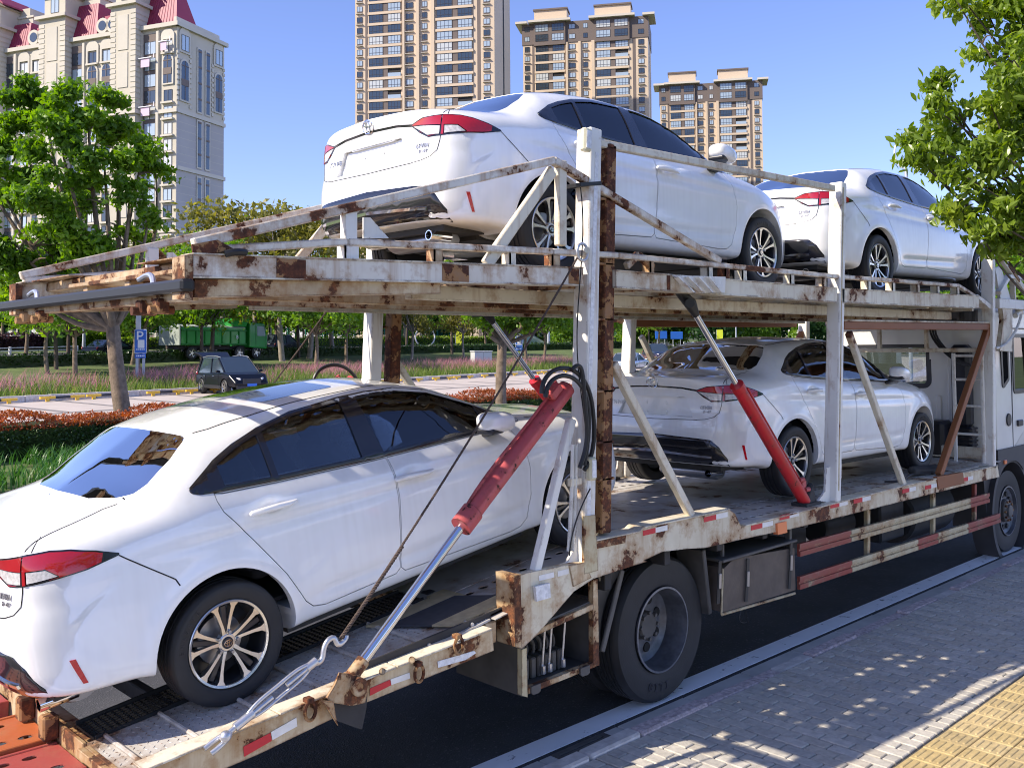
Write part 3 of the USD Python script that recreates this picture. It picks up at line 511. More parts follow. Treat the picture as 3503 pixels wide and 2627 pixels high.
    for pa, pb, zt_ in ((1240, 800, Z + 7.6), (585, 360, Z + 7.5), (150, -80, Z + 6.0)):
        s0, s1 = sF(pa / k8) if pa < 1100 else .9, sF(pb / k8); part(b, 'mansard_roof', mansard(s0, s1, Z + .25, zt_, 2.2, 7.2 if pa > 1100 else 11.5, -.9 if pa > 1100 else -.2), 'roof_red', False); part(b, 'roof_balustrade', F.box(s0 + 2.2, s1 - 2.2, -5.0 if pa > 1100 else -9, -3.2, zt_, zt_ + 1.4), 'stone_trim', False); part(b, 'roof_rail', F.box(s0 + 1.9, s1 - 1.9, -5.2 if pa > 1100 else -9.2, -3.0, zt_ + 1.4, zt_ + 1.8), 'stone_trim', False)
        part(b, 'roof_house', F.box(s0 + 3.5, s1 - 3, -4.8 if pa > 1100 else -9, -3.6, zt_ + 1.8, zt_ + 3.6), 'stone_warm', False)
        for q in np.linspace(s0 + 1.0, s1 - 1.0, 12):
            dz_ = -.9 if pa > 1100 else -.2; a = F.o + q * F.u + (dz_ - .02) * F.n + np.array([0, 0, Z + .4]); t = (q - s0) / (s1 - s0); c = F.o + (q + (.5 - t) * 3.4) * F.u + (dz_ - (2.2 if pa > 1100 else 2.22)) * F.n + np.array([0, 0, zt_]); part(b, 'roof_seam', beam(a, c, .12, .12, F.n, 0), 'roof_red', False)
    for pa, pb in ((725, 585), (275, 150)):
        s0, s1 = sorted((sF(pa / k8), sF(pb / k8))); part(b, 'low_roof', F.poly([(s0, Z + .25), (s1, Z + .25), (s1, Z + 4.6), (s0, Z + 4.6)], -9, -2.2), 'roof_red', False)
        for q in (.3, .75): s = s0 + (s1 - s0) * q; part(b, 'round_dormer', F.poly([(s + 1.5 * math.cos(t), Z + 2.0 + 1.5 * math.sin(t)) for t in np.linspace(0, 2 * math.pi, 16)[:-1]], -2.4, -.2), 'stone_trim', False); part(b, 'window', F.poly([(s + .95 * math.cos(t), Z + 2.0 + .95 * math.sin(t)) for t in np.linspace(0, 2 * math.pi, 16)[:-1]], -.2, -.16), 'pane_dark', False)
    part(b, 'parapet', S.box(.6, LS - .6, -1.2, -.6, Z + .25, Z + 1.6), 'stone_trim', False)
ornate()
# ================================================================ the car carrier
YN, YF = 4.1, 6.6                                              # its two long sides
VS = 3503 / 2212
def W(x, y, Y=YN):
    """the point of the upright plane at Y that stands at (x, y) of the 2212-wide photograph"""
    d = (x * VS - 1751.5) / F_PX * CAM_R + (y * VS - CY) / F_PX * CAM_D + CAM_F
    return EYE + d * (Y / d[1])
def far(m):
    m = m.copy(); m.vertices = m.vertices * [1, -1, 1] + [0, YN + YF, 0]; m.invert(); return m
def flat(p0, p1, h, w, b=.006):
    """a bar in an upright plane; p0, p1 on its near face, h its height in the plane, w its depth behind"""
    p0, p1 = np.array(p0, float), np.array(p1, float); d = (p1 - p0); d[1] = 0; L = np.linalg.norm(p1 - p0); d = (p1 - p0) / L
    s = np.array([0, 1.0, 0]); u = np.cross(d, s); u /= np.linalg.norm(u); m = np.eye(4); m[:3, 0], m[:3, 1], m[:3, 2], m[:3, 3] = d, np.cross(u, d), u, (p0 + p1) / 2
    return T(box(-L / 2, L / 2, 0, w, -h / 2, h / 2, b), m)
def plate(pts, w, Y=YN, b=0):
    P = np.array([W(x, y, Y) for x, y in pts]); g = Polygon(P[:, [0, 2]]).buffer(0); return prism(g, Y, Y + w, 'xz')
truck = thing('car_carrier_truck', 'rusty cream two-deck car carrier truck parked along the kerb with four sedans', 'truck')
def tp(name, mesh, m, sm=30, mir=False, label=None, par=None, kind=None):
    r = part(par or truck, name, mesh, m, sm, label, kind)
    if mir: part(par or truck, name, far(mesh), m, sm, label, kind)
    return r
X0, X1 = 1.95, 11.38
# ---- upper deck side beams, tapering to the tail
def side_beam(xa, xb, za0, za1, zb0, zb1, y, w):
    g = Polygon([(xa, za0), (xb, zb0), (xb, zb1), (xa, za1)]); return prism(g, y, y + w, 'xz')
zb = lambda x: np.interp(x, [1.95, 4.56, 8.2, 11.4], [2.885, 2.955, 2.94, 2.968]); zt = lambda x: np.interp(x, [1.95, 4.56, 8.2, 11.4], [2.985, 3.062, 3.06, 3.10])
for xa, xb in ((1.95, 4.60), (4.93, 8.0), (8.1, 11.35)):
    tp('deck_side_beam', side_beam(xa, xb, zb(xa), zt(xa), zb(xb), zt(xb), YN, .10), 'truck_tail' if xa < 2 else 'truck_cream', mir=True)
    tp('beam_flange', cat([side_beam(xa, xb, zt(xa), zt(xa) + .007, zt(xb), zt(xb) + .007, YN - .006, .13), side_beam(xa, xb, zb(xa) - .007, zb(xa), zb(xb) - .007, zb(xb), YN - .006, .13)]), 'truck_cream', mir=True)
tp('lower_beam', side_beam(1.97, 3.42, 2.792, 2.874, 2.858, 2.925, YN + .02, .12), 'truck_rusty', mir=True)
tp('tail_cap', plate([(399, 552), (417, 548), (417, 650), (399, 645)], .13, YN - .004), 'truck_rusty', mir=True)
for y in (4.42, 5.05, 5.65, 6.28): tp('deck_longeron', box(3.45 if y in (4.42, 6.28) else 2.05, 11.38, y, y + .07, 2.84, 2.93, .005), 'truck_cream' if y in (4.42, 6.28) else 'truck_rusty')
for k, x in enumerate(np.arange(2.1, 11.4, .62)): tp('deck_cross_beam', box(x, x + .06, 4.2, 6.5, 2.935, 2.99, .004), 'truck_rusty' if k < 5 else 'truck_cream')
# perforated wheel tracks
def track(x0, x1, y0, y1, z0, z1, pitch=.16):
    holes = []; ny = max(2, int((y1 - y0 - .06) / .13)); ys = np.linspace(y0 + .10, y1 - .10, ny)
    for q, y in enumerate(ys):
        for x in np.arange(x0 + .08 + (q % 2) * pitch / 2, x1 - .06, pitch): holes.append(affinity.scale(Point(x, y).buffer(.024, quad_segs=3), 1.5, 1.0))
    g = sbox(x0, y0, x1, y1).difference(shapely.union_all(holes)); m = prism(g, 0, .006, 'xy'); v = m.vertices; v[:, 2] += np.interp(v[:, 0], [x0, x1], [z0, z1]); m.vertices = v; return m
zdeck = lambda x: np.interp(x, [1.95, 3.4, 4.6, 11.4], [2.995, 3.03, 3.047, 3.047])
xs = [2.0, 3.25, 4.5, 5.75, 7.0, 8.25, 9.5, 10.6, 11.38]
for a, b in zip(xs[:-1], xs[1:]):
    for y0, y1 in ((4.2, 4.86), (5.84, 6.5)): tp('wheel_track', track(a + .01, b - .01, y0, y1, zdeck(a) - .002, zdeck(b) - .002), 'truck_rusty' if a < 4 else 'tread_steel', False)
# ---- rails on the deck edge
rail = [(1.98, 3.005), (2.80, 3.105), (4.34, 3.155), (4.98, 3.17), (7.94, 3.17), (10.83, 3.20), (11.30, 3.10)]
for (xa, za), (xb, z_b) in zip(rail[:-1], rail[1:]):
    tp('deck_rail', flat((xa, YN + .012, za), (xb, YN + .012, z_b), .040, .045), 'truck_tail', mir=True)
for k, (x, wd, mt) in enumerate(((2.82, .085, 'truck_white'), (3.40, .06, 'truck_rusty'), (3.98, .05, 'truck_cream'), (4.36, .07, 'truck_rusty'), (5.34, .04, 'truck_rusty'), (6.05, .06, 'truck_cream'), (6.28, .06, 'rust'), (6.52, .06, 'truck_cream'), (7.25, .06, 'truck_cream'), (7.80, .06, 'truck_cream'), (8.66, .06, 'truck_cream'), (9.18, .06, 'truck_cream'), (9.75, .06, 'truck_cream'), (10.25, .06, 'truck_cream'), (10.78, .06, 'truck_cream'))):
    z0, z1 = zt(x) + .008, np.interp(x, [q[0] for q in rail], [q[1] for q in rail]) - .022
    tp('rail_post', cat([box(x - wd / 2, x - wd / 2 + .008, YN + .01, YN + .085, z0, z1), box(x - wd / 2, x + wd / 2, YN + .01, YN + .018, z0, z1)]), mt, False, True)
tp('rail_brace', flat(W(1362, 575) + [0, .02, 0], W(1388, 549) + [0, .02, 0], .05, .04), 'truck_cream', mir=True); tp('rail_brace', flat(W(1386, 549) + [0, .02, 0], W(1420, 578) + [0, .02, 0], .05, .04), 'rust', mir=True)
tp('rail_brace', flat(W(318, 590, YF), W(355, 548, YF), .10, .03), 'rust')
# ---- the A-shaped side guards
tp('guard_bar', flat((1.965, YN + .005, 3.035), (4.36, YN + .005, 3.735), .052, .05), 'truck_tail', mir=True)
tp('guard_bar', flat((4.36, YN + .008, 3.735), (6.20, YN + .008, 3.20), .052, .05), 'truck_tail', mir=True)
tp('guard_post', flat(W(1222, 345) + [0, .02, 0], W(1222, 530) + [0, .02, 0], .075, .05), 'truck_cream', mir=True)
tp('guard_brace', flat(W(1205, 366) + [0, .03, 0], W(1062, 572) + [0, .03, 0], .075, .04), 'truck_cream', mir=True)
tp('guard_post', cat([flat((2.82, YN + .015, 3.11), (2.82, YN + .015, 3.27), .08, .05), plate([(785, 470), (800, 470), (840, 515), (785, 515)], .008, YN + .05)]), 'truck_white', mir=True)
for x0, x1, mt in ((597, 660, 'rust'), (955, 1012, 'rust'), (1440, 1447, 'rust'), (1228, 1250, 'rust')):
    a, b = W(x0, 590), W(x1, 590); tp('bare_patch', box(a[0], b[0], YN - .0035, YN, zb(a[0]) + .004, zt(a[0]) - .004), mt, False, label='bare rusted patch where the paint is gone')
tp('tail_plate', plate([(415, 528), (470, 518), (505, 538), (455, 549), (418, 549)], .012, YN - .004), 'rust')
tp('pad', tube(spline([W(486, 549, YN - .02), W(505, 545, YN - .03), W(530, 546, YN - .02)], 8), .017, 8), 'hose_black')
# ---- the tail end: cross bar, hinge lugs, folded plates
tp('tail_bar', cat([box(1.885, 1.955, YN - .02, 7.9, 2.815, 2.872, .012)]), 'hose_black', label='black bar across the tail of the upper deck')
tp('tail_channel', box(1.96, 2.03, YN + .1, YF - .1, 2.78, 2.85, .006), 'truck_rusty')
tp('tail_plank', T(box(-.10, .10, -1.1, .55, -.012, .012, .004), M4((2.13, 5.35, 2.935))), 'truck_rusty'); tp('tail_plank', T(box(-.14, .14, -.55, .35, -.012, .012, .004), M4((2.32, 4.75, 2.96))), 'truck_cream')
for y in (4.55, 6.2): tp('tail_hook', tube(spline([(1.92, y - .10, 2.865), (1.925, y - .07, 2.905), (1.93, y, 2.915), (1.935, y + .10, 2.90)], 10), .014, 8), 'zinc')
for y in (4.42, 4.62, 6.1, 6.4): tp('hinge_lug', cat([box(1.93, 1.99, y, y + .07, 2.73, 2.80, .008), rod((1.90, y + .035, 2.745), (2.02, y + .035, 2.745), .022)]), 'rust')
# ---- posts
def post(name, top, bot, h, w, Y, mt, mir=True, label=None): return tp(name, flat(W(*bot, Y), W(*top, Y), h, w, .008), mt, 30, mir, label)
pm = post('main_post', (1289, 277), (1272, 1228), .115, .13, YN, 'truck_white')
post('rust_post', (1322, 312), (1310, 1152), .105, .10, YN + .03, 'rust')
post('mid_post', (1824, 394), (1811.5, 1084), .095, .125, YN, 'truck_white')
post('front_post', (2147, 545), (2149, 1012), .095, .13, YN, 'truck_white')
tp('post_strip', flat(W(1290, 330, YN - .003), W(1275, 830, YN - .003), .035, .003, 0), 'strip_white', False); tp('post_strip', flat(W(1275, 850, YN - .003), W(1272, 1130, YN - .003), .035, .003, 0), 'strip_white', False)
tp('post_strip', flat(W(1822, 405, YN - .002), W(1812, 1060, YN - .002), .02, .002, 0), 'rail_cream', False)
tp('post_band', flat(W(1254, 399, YN - .006), W(1300, 396, YN - .006), .026, .142, .002), 'hose_black')
tp('post_foot', plate([(1252, 1085), (1240, 1185), (1225, 1215), (1180, 1232), (1180, 1240), (1290, 1222), (1288, 1150), (1268, 1140), (1266, 1085)], .02, YN + .05), 'truck_white', mir=True)
tp('post_foot', plate([(1262, 1115), (1286, 1112), (1292, 1232), (1262, 1240)], .02, YN - .012), 'rail_cream')
tp('post_foot', plate([(1786, 1010), (1783, 1060), (1768, 1082), (1805, 1088), (1805, 1040), (1818, 1032), (1818, 1000)], .02, YN + .06), 'truck_white', mir=True)
tp('front_gusset', plate([(2150, 580), (2162, 575), (2189, 664), (2165, 668)], .03, YN + .06), 'truck_white', mir=True)
tp('front_stay', flat(W(2166, 556, YN + .02), W(2226, 640, YN + .02), .075, .05), 'truck_cream'); tp('stay_patch', flat(W(2180, 572, YN + .012), W(2204, 607, YN + .012), .05, .05), 'rust')
tp('front_lug', plate([(2165, 665), (2187, 665), (2187, 760), (2160, 758), (2168, 690)], .05, YN + .03), 'truck_cream'); tp('front_lug', plate([(2108, 640), (2112, 636), (2150, 664), (2140, 668)], .10, YN + .02), 'truck_white', False)
tp('top_rail', flat(W(1304, 307) + [0, .03, 0], W(1812, 406) + [0, .03, 0], .055, .05), 'truck_cream', mir=True)
tp('post_head', cat([box(4.84, 5.0, YN + .01, YN + .15, 3.885, 3.90, .004), lathe([(0, 0), (.05, 0), (.06, .02), (.05, .04), (0, .05)], 16, 'z')]) if False else T(lathe([(0, 0), (.06, 0), (.062, .018), (.045, .03), (0, .035)], 18, 'z'), M4((4.93, YN + .08, 3.90))), 'rust', mir=True)
for y in (430, 570, 690, 845, 955, 1035):
    p = W(1300 + (y > 1000) * 2, y, YN + .05); tp('post_link', T(box(-.07, .10, -.02, .02, -.008, .008, .003), M4(p)), 'rust', mir=True)
tp('pin', cat([rod(W(1318, 693, YN + .06), W(1340, 693, YN + .06), .012), T(trimesh.creation.icosphere(2, .022), M4(W(1341, 693, YN + .06)))]), 'rust')
for top, bot, h, mt in (((1330, 785), (1499, 1115), .06, 'truck_cream'), ((1839, 718), (1957, 1048), .06, 'truck_cream')): tp('deck_brace', flat(W(*top, YN + .02), W(*bot, YN + .02), h, .055), mt, mir=True)
tp('cross_stay', flat(W(1824, 703, YN + .03), W(2147, 706, YN + .03), .075, .05), 'brown_primer'); tp('cross_stay', flat(W(1824, 692, YN + .03), W(2147, 697, YN + .03), .018, .06), 'truck_cream')
tp('cross_stay', flat(W(1360, 698, YF - .03), W(1722, 700, YF - .03), .085, .05), 'brown_primer')
tp('primer_brace', flat(W(2139, 712, YN + .03), W(2034, 1028, YN + .03), .085, .06), 'brown_primer', mir=True)
tp('primer_sleeve', plate([(2024, 1030), (2080, 1020), (2084, 1044), (2028, 1057)], .04, YN - .012), 'brown_primer')
tp('deck_gusset', plate([(1452, 595), (1568, 598), (1566, 632), (1502, 634), (1502, 625)], .02, YN - .03), 'truck_white', mir=False)
for k in range(4): tp('gusset_rib', plate([(1465 + 22 * k, 598), (1469 + 22 * k, 598), (1503 + 20 * k, 632), (1499 + 20 * k, 632)], .05, YN - .075), 'truck_white', False)
# ---- lower deck: the cranked side member
low_pts = [(699.9, 2) ]
def c12(x, y): return ((1100 + x / 1.4723) / VS, (1500 + y / 1.4723) / VS)
def c22(x, y): return ((2200 + x / 1.3522) / VS, (1400 + y / 1.3522) / VS)
side = [c12(*p) for p in ((972, 690), (1250, 635), (1330, 620), (1382, 515), (1600, 470))] + [c22(*p) for p in ((0, 548), (120, 523), (280, 490), (400, 465), (425, 482), (455, 545), (480, 537), (720, 478), (1230, 350), (1640, 262), (1648, 312), (720, 545), (450, 602), (290, 640), (200, 645), (90, 658), (0, 700))] + [c12(*p) for p in ((1640, 618), (1500, 662), (1370, 705), (1270, 770), (1080, 992), (1012, 1055), (975, 1045))]
tp('lower_side_member', plate(side, .05), 'truck_side', mir=True)
top_lip = [W(*c12(*p)) for p in ((1382, 512), (1600, 467))] + [W(*c22(*p)) for p in ((0, 546), (280, 487), (400, 462))]
lip2 = [W(*c22(*p)) for p in ((470, 538), (720, 476), (1230, 348), (1640, 260))]
for L in (top_lip, lip2):
    for a, b in zip(L[:-1], L[1:]): tp('member_flange', flat(a + [0, -.008, 0], b + [0, -.008, 0], .012, .14, .003), 'truck_cream', mir=True)
tp('member_end_plate', plate([c12(*p) for p in ((970, 690), (1003, 684), (1010, 1058), (975, 1048))], .16, YN - .01), 'truck_rusty', mir=True)
tp('member_patch', plate([c12(*p) for p in ((1382, 520), (1535, 488), (1530, 525), (1385, 555))], .012, YN - .011), 'truck_rusty'); tp('member_patch', plate([c12(*p) for p in ((1250, 640), (1325, 622), (1360, 700), (1270, 745))], .012, YN - .011), 'truck_rusty')
# deck plates of the lower deck
ZD = 1.172
zfl = lambda x: np.interp(x, [0, 1.75, 2.385, 5.25, 20], [.44, .66, .74, ZD, ZD])
zlip = lambda x: np.interp(x, [1.3, 1.83, 2.5, 3.78], [.705, .755, .82, .925])
for a, b in ((3.85, 5.25), (5.25, 6.6), (6.6, 8.0), (8.0, 9.4), (9.4, 10.8), (10.8, 12.05)):
    tp('deck_plate', side_beam(a, b - .008, zfl(a) - .012, zfl(a), zfl(b) - .012, zfl(b), 4.72, 1.26), 'tread_steel', False)
    for y0, y1 in ((4.15, 4.71), (5.99, 6.55)): tp('deck_track', track(a + .004, b - .008, y0, y1, zfl(a) - .006, zfl(b) - .006, .12), 'tread_steel', False)
tp('deck_underside', box(5.3, 12.0, 4.16, 6.54, ZD - .05, ZD - .03), 'chassis_dark')
for x in np.arange(4.2, 12, .65): tp('chassis_cross_member', box(x, x + .07, 4.16, 6.54, zfl(x) - .17, zfl(x) - .052, .005), 'chassis_dark')
for y in (4.88, 5.74): tp('chassis_rail', box(3.9, 14.2, y - .04, y + .04, .72, .98, .01), 'chassis_dark')
# ---- reflective tape and lamps along the side
for i, (x0, x1, y) in enumerate(((0, 58, 573), (282, 338, 511), (500, 552, 549), (632, 678, 503), (867, 908, 449), (975, 1015, 427), (1200, 1232, 380), (1305, 1333, 363), (1478, 1503, 327))):
    s = -.235; hh = 24 - i * .9
    for (a, b, mt) in ((x0, x1, 'tape_red'), (x1, x1 + (x1 - x0) * .95, 'tape_white')):
        q = [c22(a, y + s * (a - x0) - hh / 2), c22(b, y + s * (b - x0) - hh / 2), c22(b, y + s * (b - x0) + hh / 2), c22(a, y + s * (a - x0) + hh / 2)]
        tp('reflective_tape', plate(q, .002, YN - .0025), mt, False)
tp('marker_lamp', plate([c22(*p) for p in ((622, 528), (664, 518), (667, 570), (624, 580))], .04, YN - .02), 'lamp_orange')
def led(px, py, w, h, tilt):
    o = W(px, py, YN - .03); m = M4(o) @ trimesh.transformations.rotation_matrix(tilt, [0, 1, 0])
    r = tp('work_lamp', T(box(-w / 2, w / 2, -.025, .025, -h / 2, h / 2, .012), m), 'lamp_cream'); part(r, 'lamp_lens', T(box(-w * .32, w * .32, -.029, -.024, -h * .38, h * .38, .002), m), 'strip_white')
    return r
led(1266, 303, .075, .155, .06); led(1277, 1012, .065, .15, 0)
for px, py in ((1172, 1285), (1178, 1262)): pass
r = tp('marker_lamp', plate([c12(*p) for p in ((1077, 745), (1150, 728), (1155, 800), (1085, 820))], .02, YN - .035), 'strip_white'); tp('tape_piece', plate([c12(*p) for p in ((1095, 690), (1170, 672), (1172, 698), (1097, 716))], .002, YN - .003), 'tape_white'); tp('tape_piece', plate([c12(*p) for p in ((1190, 668), (1245, 655), (1245, 680), (1190, 695))], .002, YN - .003), 'tape_white')
# ---- hinged tail ramp
rm = Polygon([(1.74, zlip(1.74)), (1.83, .755), (2.5, .82), (3.79, .925), (3.80, .80), (2.9, .735), (2.29, .655), (1.74, .61)])
tp('ramp_side_beam', prism(rm, YN + .01, YN + .07, 'xz'), 'truck_rusty', mir=True)
for a, b in ((1.74, 2.4), (2.4, 3.1), (3.1, 3.79)): tp('ramp_lip', flat((a, YN - .004, zlip(a) + .004), (b - .01, YN - .004, zlip(b) + .004), .010, .115, .002), 'truck_cream', mir=True)
rng = random.Random(5)
for y0, y1 in ((4.18, 4.80), (5.90, 6.52)): tp('ramp_plate', cat([side_beam(a, b, zfl(a) - .012, zfl(a), zfl(b) - .012, zfl(b), y0, y1 - y0) for a, b in ((1.76, 2.385), (2.385, 3.84))]), 'tread_steel', False)
loz = []
base = trimesh.convex.convex_hull(np.array([(-.014, 0, 0), (.014, 0, 0), (0, -.0045, 0), (0, .0045, 0), (-.006, 0, .003), (.006, 0, .003)]))
for i, x in enumerate(np.arange(1.78, 5.2, .034)):
    for j, y in enumerate(np.arange(4.20, 4.80 if x < 3.84 else 4.72, .034)):
        if x > 3.84 and y < 4.72: continue
        loz.append(T(base, M4((x, y, zfl(x)), math.radians(45 if (i + j) % 2 else -45), 0)))
tp('tread_studs', cat(loz), 'tread_steel', False, kind='stuff')
for x in (1.84, 2.11, 2.43, 2.75, 3.07, 3.39, 3.71): tp('grip_bar', rod((x, 4.19, zfl(x) + .010), (x, 4.78, zfl(x) + .010), .012, 8), 'tread_steel', mir=True)
gr = []
for y in np.arange(4.81, 5.06, .03): gr.append(flat((1.8, y, zfl(1.8) - .004), (2.385, y, zfl(2.385) - .004), .012, .006, 0)); gr.append(flat((2.385, y, zfl(2.385) - .004), (3.84, y, zfl(3.84) - .004), .012, .006, 0))
for x in np.arange(1.8, 3.84, .035): gr.append(box(x, x + .005, 4.81, 5.05, zfl(x) - .008, zfl(x) + .003))
tp('grating', cat(gr), 'hose_black', False, True, kind='stuff')
for x in (1.77, 3.80): tp('ramp_cross_beam', box(x, x + .09, 4.18, 6.52, zfl(x) - .14, zfl(x) - .014, .006), 'truck_rusty')
for x in (2.2, 2.9): tp('ramp_cross_beam', box(x, x + .06, 4.18, 6.52, zfl(x) - .10, zfl(x) - .014, .006), 'chassis_dark')
for y in (4.80, 5.06): tp('grating_bar', flat((1.80, y, zfl(1.80) + .002), (3.84, y, zfl(3.84) + .002), .03, .008), 'hose_black', mir=True)
tp('ramp_end_plate', box(1.74, 1.762, 4.80, 5.95, .49, .665, .004), 'truck_rusty', False)
tp('mat_strip', side_beam(3.86, 4.0, zfl(3.86) + .004, zfl(3.86) + .014, zfl(4.0) + .004, zfl(4.0) + .014, 4.2, .6), 'mat_yellow', False)
for k, mt in enumerate(('mat_yellow', 'mat_black', 'mat_black', 'mat_yellow')):
    o = 3.55 + .07 * k; g = Polygon([(o - .2 + .0, 4.74 - .12 * k), (o + .32, 4.74 - .12 * k), (o + .39, 4.62 - .12 * k), (o - .13, 4.62 - .12 * k)]); m = prism(g, 0, .012, 'xy'); v = m.vertices; v[:, 2] += np.array([zfl(x) for x in v[:, 0]]) + .012; m.vertices = v; tp('rubber_mat', m, mt, False)
tp('tie_bar', flat(W(640 / 2.765 / VS + 1000 / VS, (1900 + 1085 / 2.765) / VS, YN + .10), W((1000 + 2090 / 2.765) / VS, (1900 + 490 / 2.765) / VS, YN + .10), .055, .014, .003), 'chassis_dark', label='long dark flat bar lying along the ramp edge')
def c3(x, y): return ((1000 + x / 2.765) / VS, (1900 + y / 2.765) / VS)
for k, (x, y) in enumerate(((1575, 800), (1200, 1060), (170, 1410))):
    p = W(*c3(x, y), YN - .015); a = np.linspace(0, 2 * np.pi, 20); tp('lashing_ring', cat([tube(np.c_[p[0] + .03 * np.cos(a), np.full(20, p[1]), p[2] - .03 + .045 * np.sin(a)], .009, 6, False), T(box(-.02, .02, -.01, .04, -.012, .012, .004), M4(p + [0, .0, .02]))]), 'rust')
for k, (x, y) in enumerate(((1130, 985), (850, 1095))): tp('edge_stub', rod(W(*c3(x, y), YN - .01), W(*c3(x, y), YN + .05), .018), 'truck_rusty')
tp('tape_piece', plate([c3(*p) for p in ((735, 1255), (925, 1172), (935, 1225), (735, 1325))], .002, YN + .006), 'tape_red'); tp('tape_piece', plate([c3(*p) for p in ((930, 1170), (1110, 1105), (1115, 1160), (938, 1222))], .002, YN + .006), 'tape_white'); tp('tape_piece', plate([c3(*p) for p in ((1375, 1000), (1720, 900), (1740, 920), (1640, 985), (1380, 1060))], .002, YN + .006), 'strip_white')
def c2(x, y): return (x / 2.011 / VS, (2150 + y / 2.011) / VS)
tp('tape_piece', plate([c2(*p) for p in ((1675, 810), (1860, 715), (1870, 770), (1680, 880))], .002, YN + .006), 'tape_red'); tp('tape_piece', plate([c2(*p) for p in ((1865, 710), (2040, 610), (2045, 670), (1875, 765))], .002, YN + .006), 'tape_white')
# ram foot
ft = [(330, 1345), (400, 1230), (455, 1110), (555, 1120), (690, 1235), (712, 1300), (690, 1390), (560, 1420), (380, 1390)]
tp('ram_foot', cat([plate([c3(*p) for p in ft], .016, YN - .06), plate([c3(*p) for p in ft], .016, YN + .04)]), 'truck_rusty'); tp('ram_foot', plate([c3(*p) for p in ((330, 1380), (712, 1300), (700, 1450), (660, 1640), (640, 1640), (420, 1560))], .06, YN - .03), 'chassis_dark')
pf = W(*c3(550, 1205), YN); tp('pivot_pin', rod(pf + [0, -.085, 0], pf + [0, .08, 0], .028), 'rust'); tp('pivot_ring', T(lathe([(.02, -.012), (.045, -.012), (.045, .012), (.02, .012), (.02, -.012)], 24), M4(pf + [0, -.075, 0])), 'truck_rusty')
tp('drip_plate', plate([c3(*p) for p in ((270, 1370), (390, 1380), (420, 1560), (435, 1610), (390, 1540), (330, 1430))], .01, YN - .075), 'truck_rusty')
# ---- rams
def ram(top, join, bot, Y, rc, rr, red, black_top=None, mir=True, far_lbl=None):
    t, j, b = W(*top, Y), W(*join, Y), W(*bot, Y); out = []
    return t, j, b
t, j, b = W(1224, 838, YN + .06), W(1000, 1132, YN + .02), W(772, 1443, YN)
u = (j - t) / np.linalg.norm(j - t)
for q, fl in ((0, lambda a: a), (1, far)):
    r = part(truck, 'lift_ram', fl(cat([rod(t, j, .056, 28), rod(j - u * .10, j + u * .02, .066, 28)])), 'ram_red', 35, 'dusty red hydraulic ram leaning between ramp and post')
    part(r, 'ram_rod', fl(rod(j, b, .0265, 22)), 'ram_rod', 40); part(r, 'rod_end', fl(cat([rod(b - u * .05, b + u * .06, .036), rod(pf + [0, -.04, 0], pf + [0, .04, 0], .05)])), 'truck_rusty', 40)
    s = np.cross(u, [0, 1, 0]); s /= np.linalg.norm(s)
    part(r, 'oil_pipe', fl(tube(spline([t + u * .08 + s * -.085, t + u * .3 + s * -.072, j - u * .2 + s * -.072, j - u * .06 + s * -.055], 16), .009, 8)), 'ram_red', 40)
    part(r, 'valve_block', fl(cat([T(box(-.055, .055, -.04, .04, -.03, .03, .008), frame(t + u * .06 - s * .085 + [0, -.02, 0], t + u * .2 - s * .085 + [0, -.02, 0])[0])] + [rod(t + u * (.08 + .05 * k) - s * .12 + [0, -.02, 0], t + u * (.08 + .05 * k) - s * .08 + [0, -.02, 0], .016, 8) for k in range(3)])), 'ram_red', 30)
for k, pts in enumerate((((1170, 850), (1180, 815), (1205, 797), (1238, 800), (1266, 830), (1282, 900), (1278, 980), (1262, 1015)), ((1178, 858), (1190, 825), (1225, 812), (1258, 838), (1272, 900), (1262, 1005)), ((1235, 800), (1250, 790), (1262, 850), (1268, 940), (1252, 1010)))):
    tp('hose', tube(spline([W(x, y, YN - .03 - .012 * k) for x, y in pts], 40), .0145, 8), 'hose_black', mir=(k == 0))
tp('pipe_run', cat([tube(spline([W(1237 + 8 * k, 960, YN + .0), W(1233 + 8 * k, 1100, YN + .0), W(1228 + 8 * k, 1190, YN + .0)], 10), .012, 8) for k in range(2)]), 'truck_white', mir=False)
tp('cable', tube(spline([W(1254, 405, YN - .012), W(1252, 620, YN - .012), W(1247, 760, YN - .012), W(1262, 900, YN - .012), W(1272, 1000, YN - .012)], 24), .0042, 5), 'hose_black')
tp('cable', tube(spline([W(1275, 1055, YN - .02), W(1258, 1090, YN - .02), W(1240, 1140, YN - .02), W(1230, 1200, YN - .01)], 14), .005, 5), 'hose_black')
tp('post_stay', flat(W(1240, 905, YN + .02), W(1162, 1235, YN + .02), .062, .05), 'truck_white', mir=True)
tp('hose_clip', cat([box(*(lambda p: (p[0] - .06, p[0] + .05, YN - .01, YN + .02, p[2] - .025, p[2] + .025))(W(1244, 1040)), .004)]), 'truck_cream')
t, j, b = W(1496, 668, YN + .12), W(1592, 833, YN + .12), W(1738, 1083, YN + .12); u = (j - t) / np.linalg.norm(j - t)
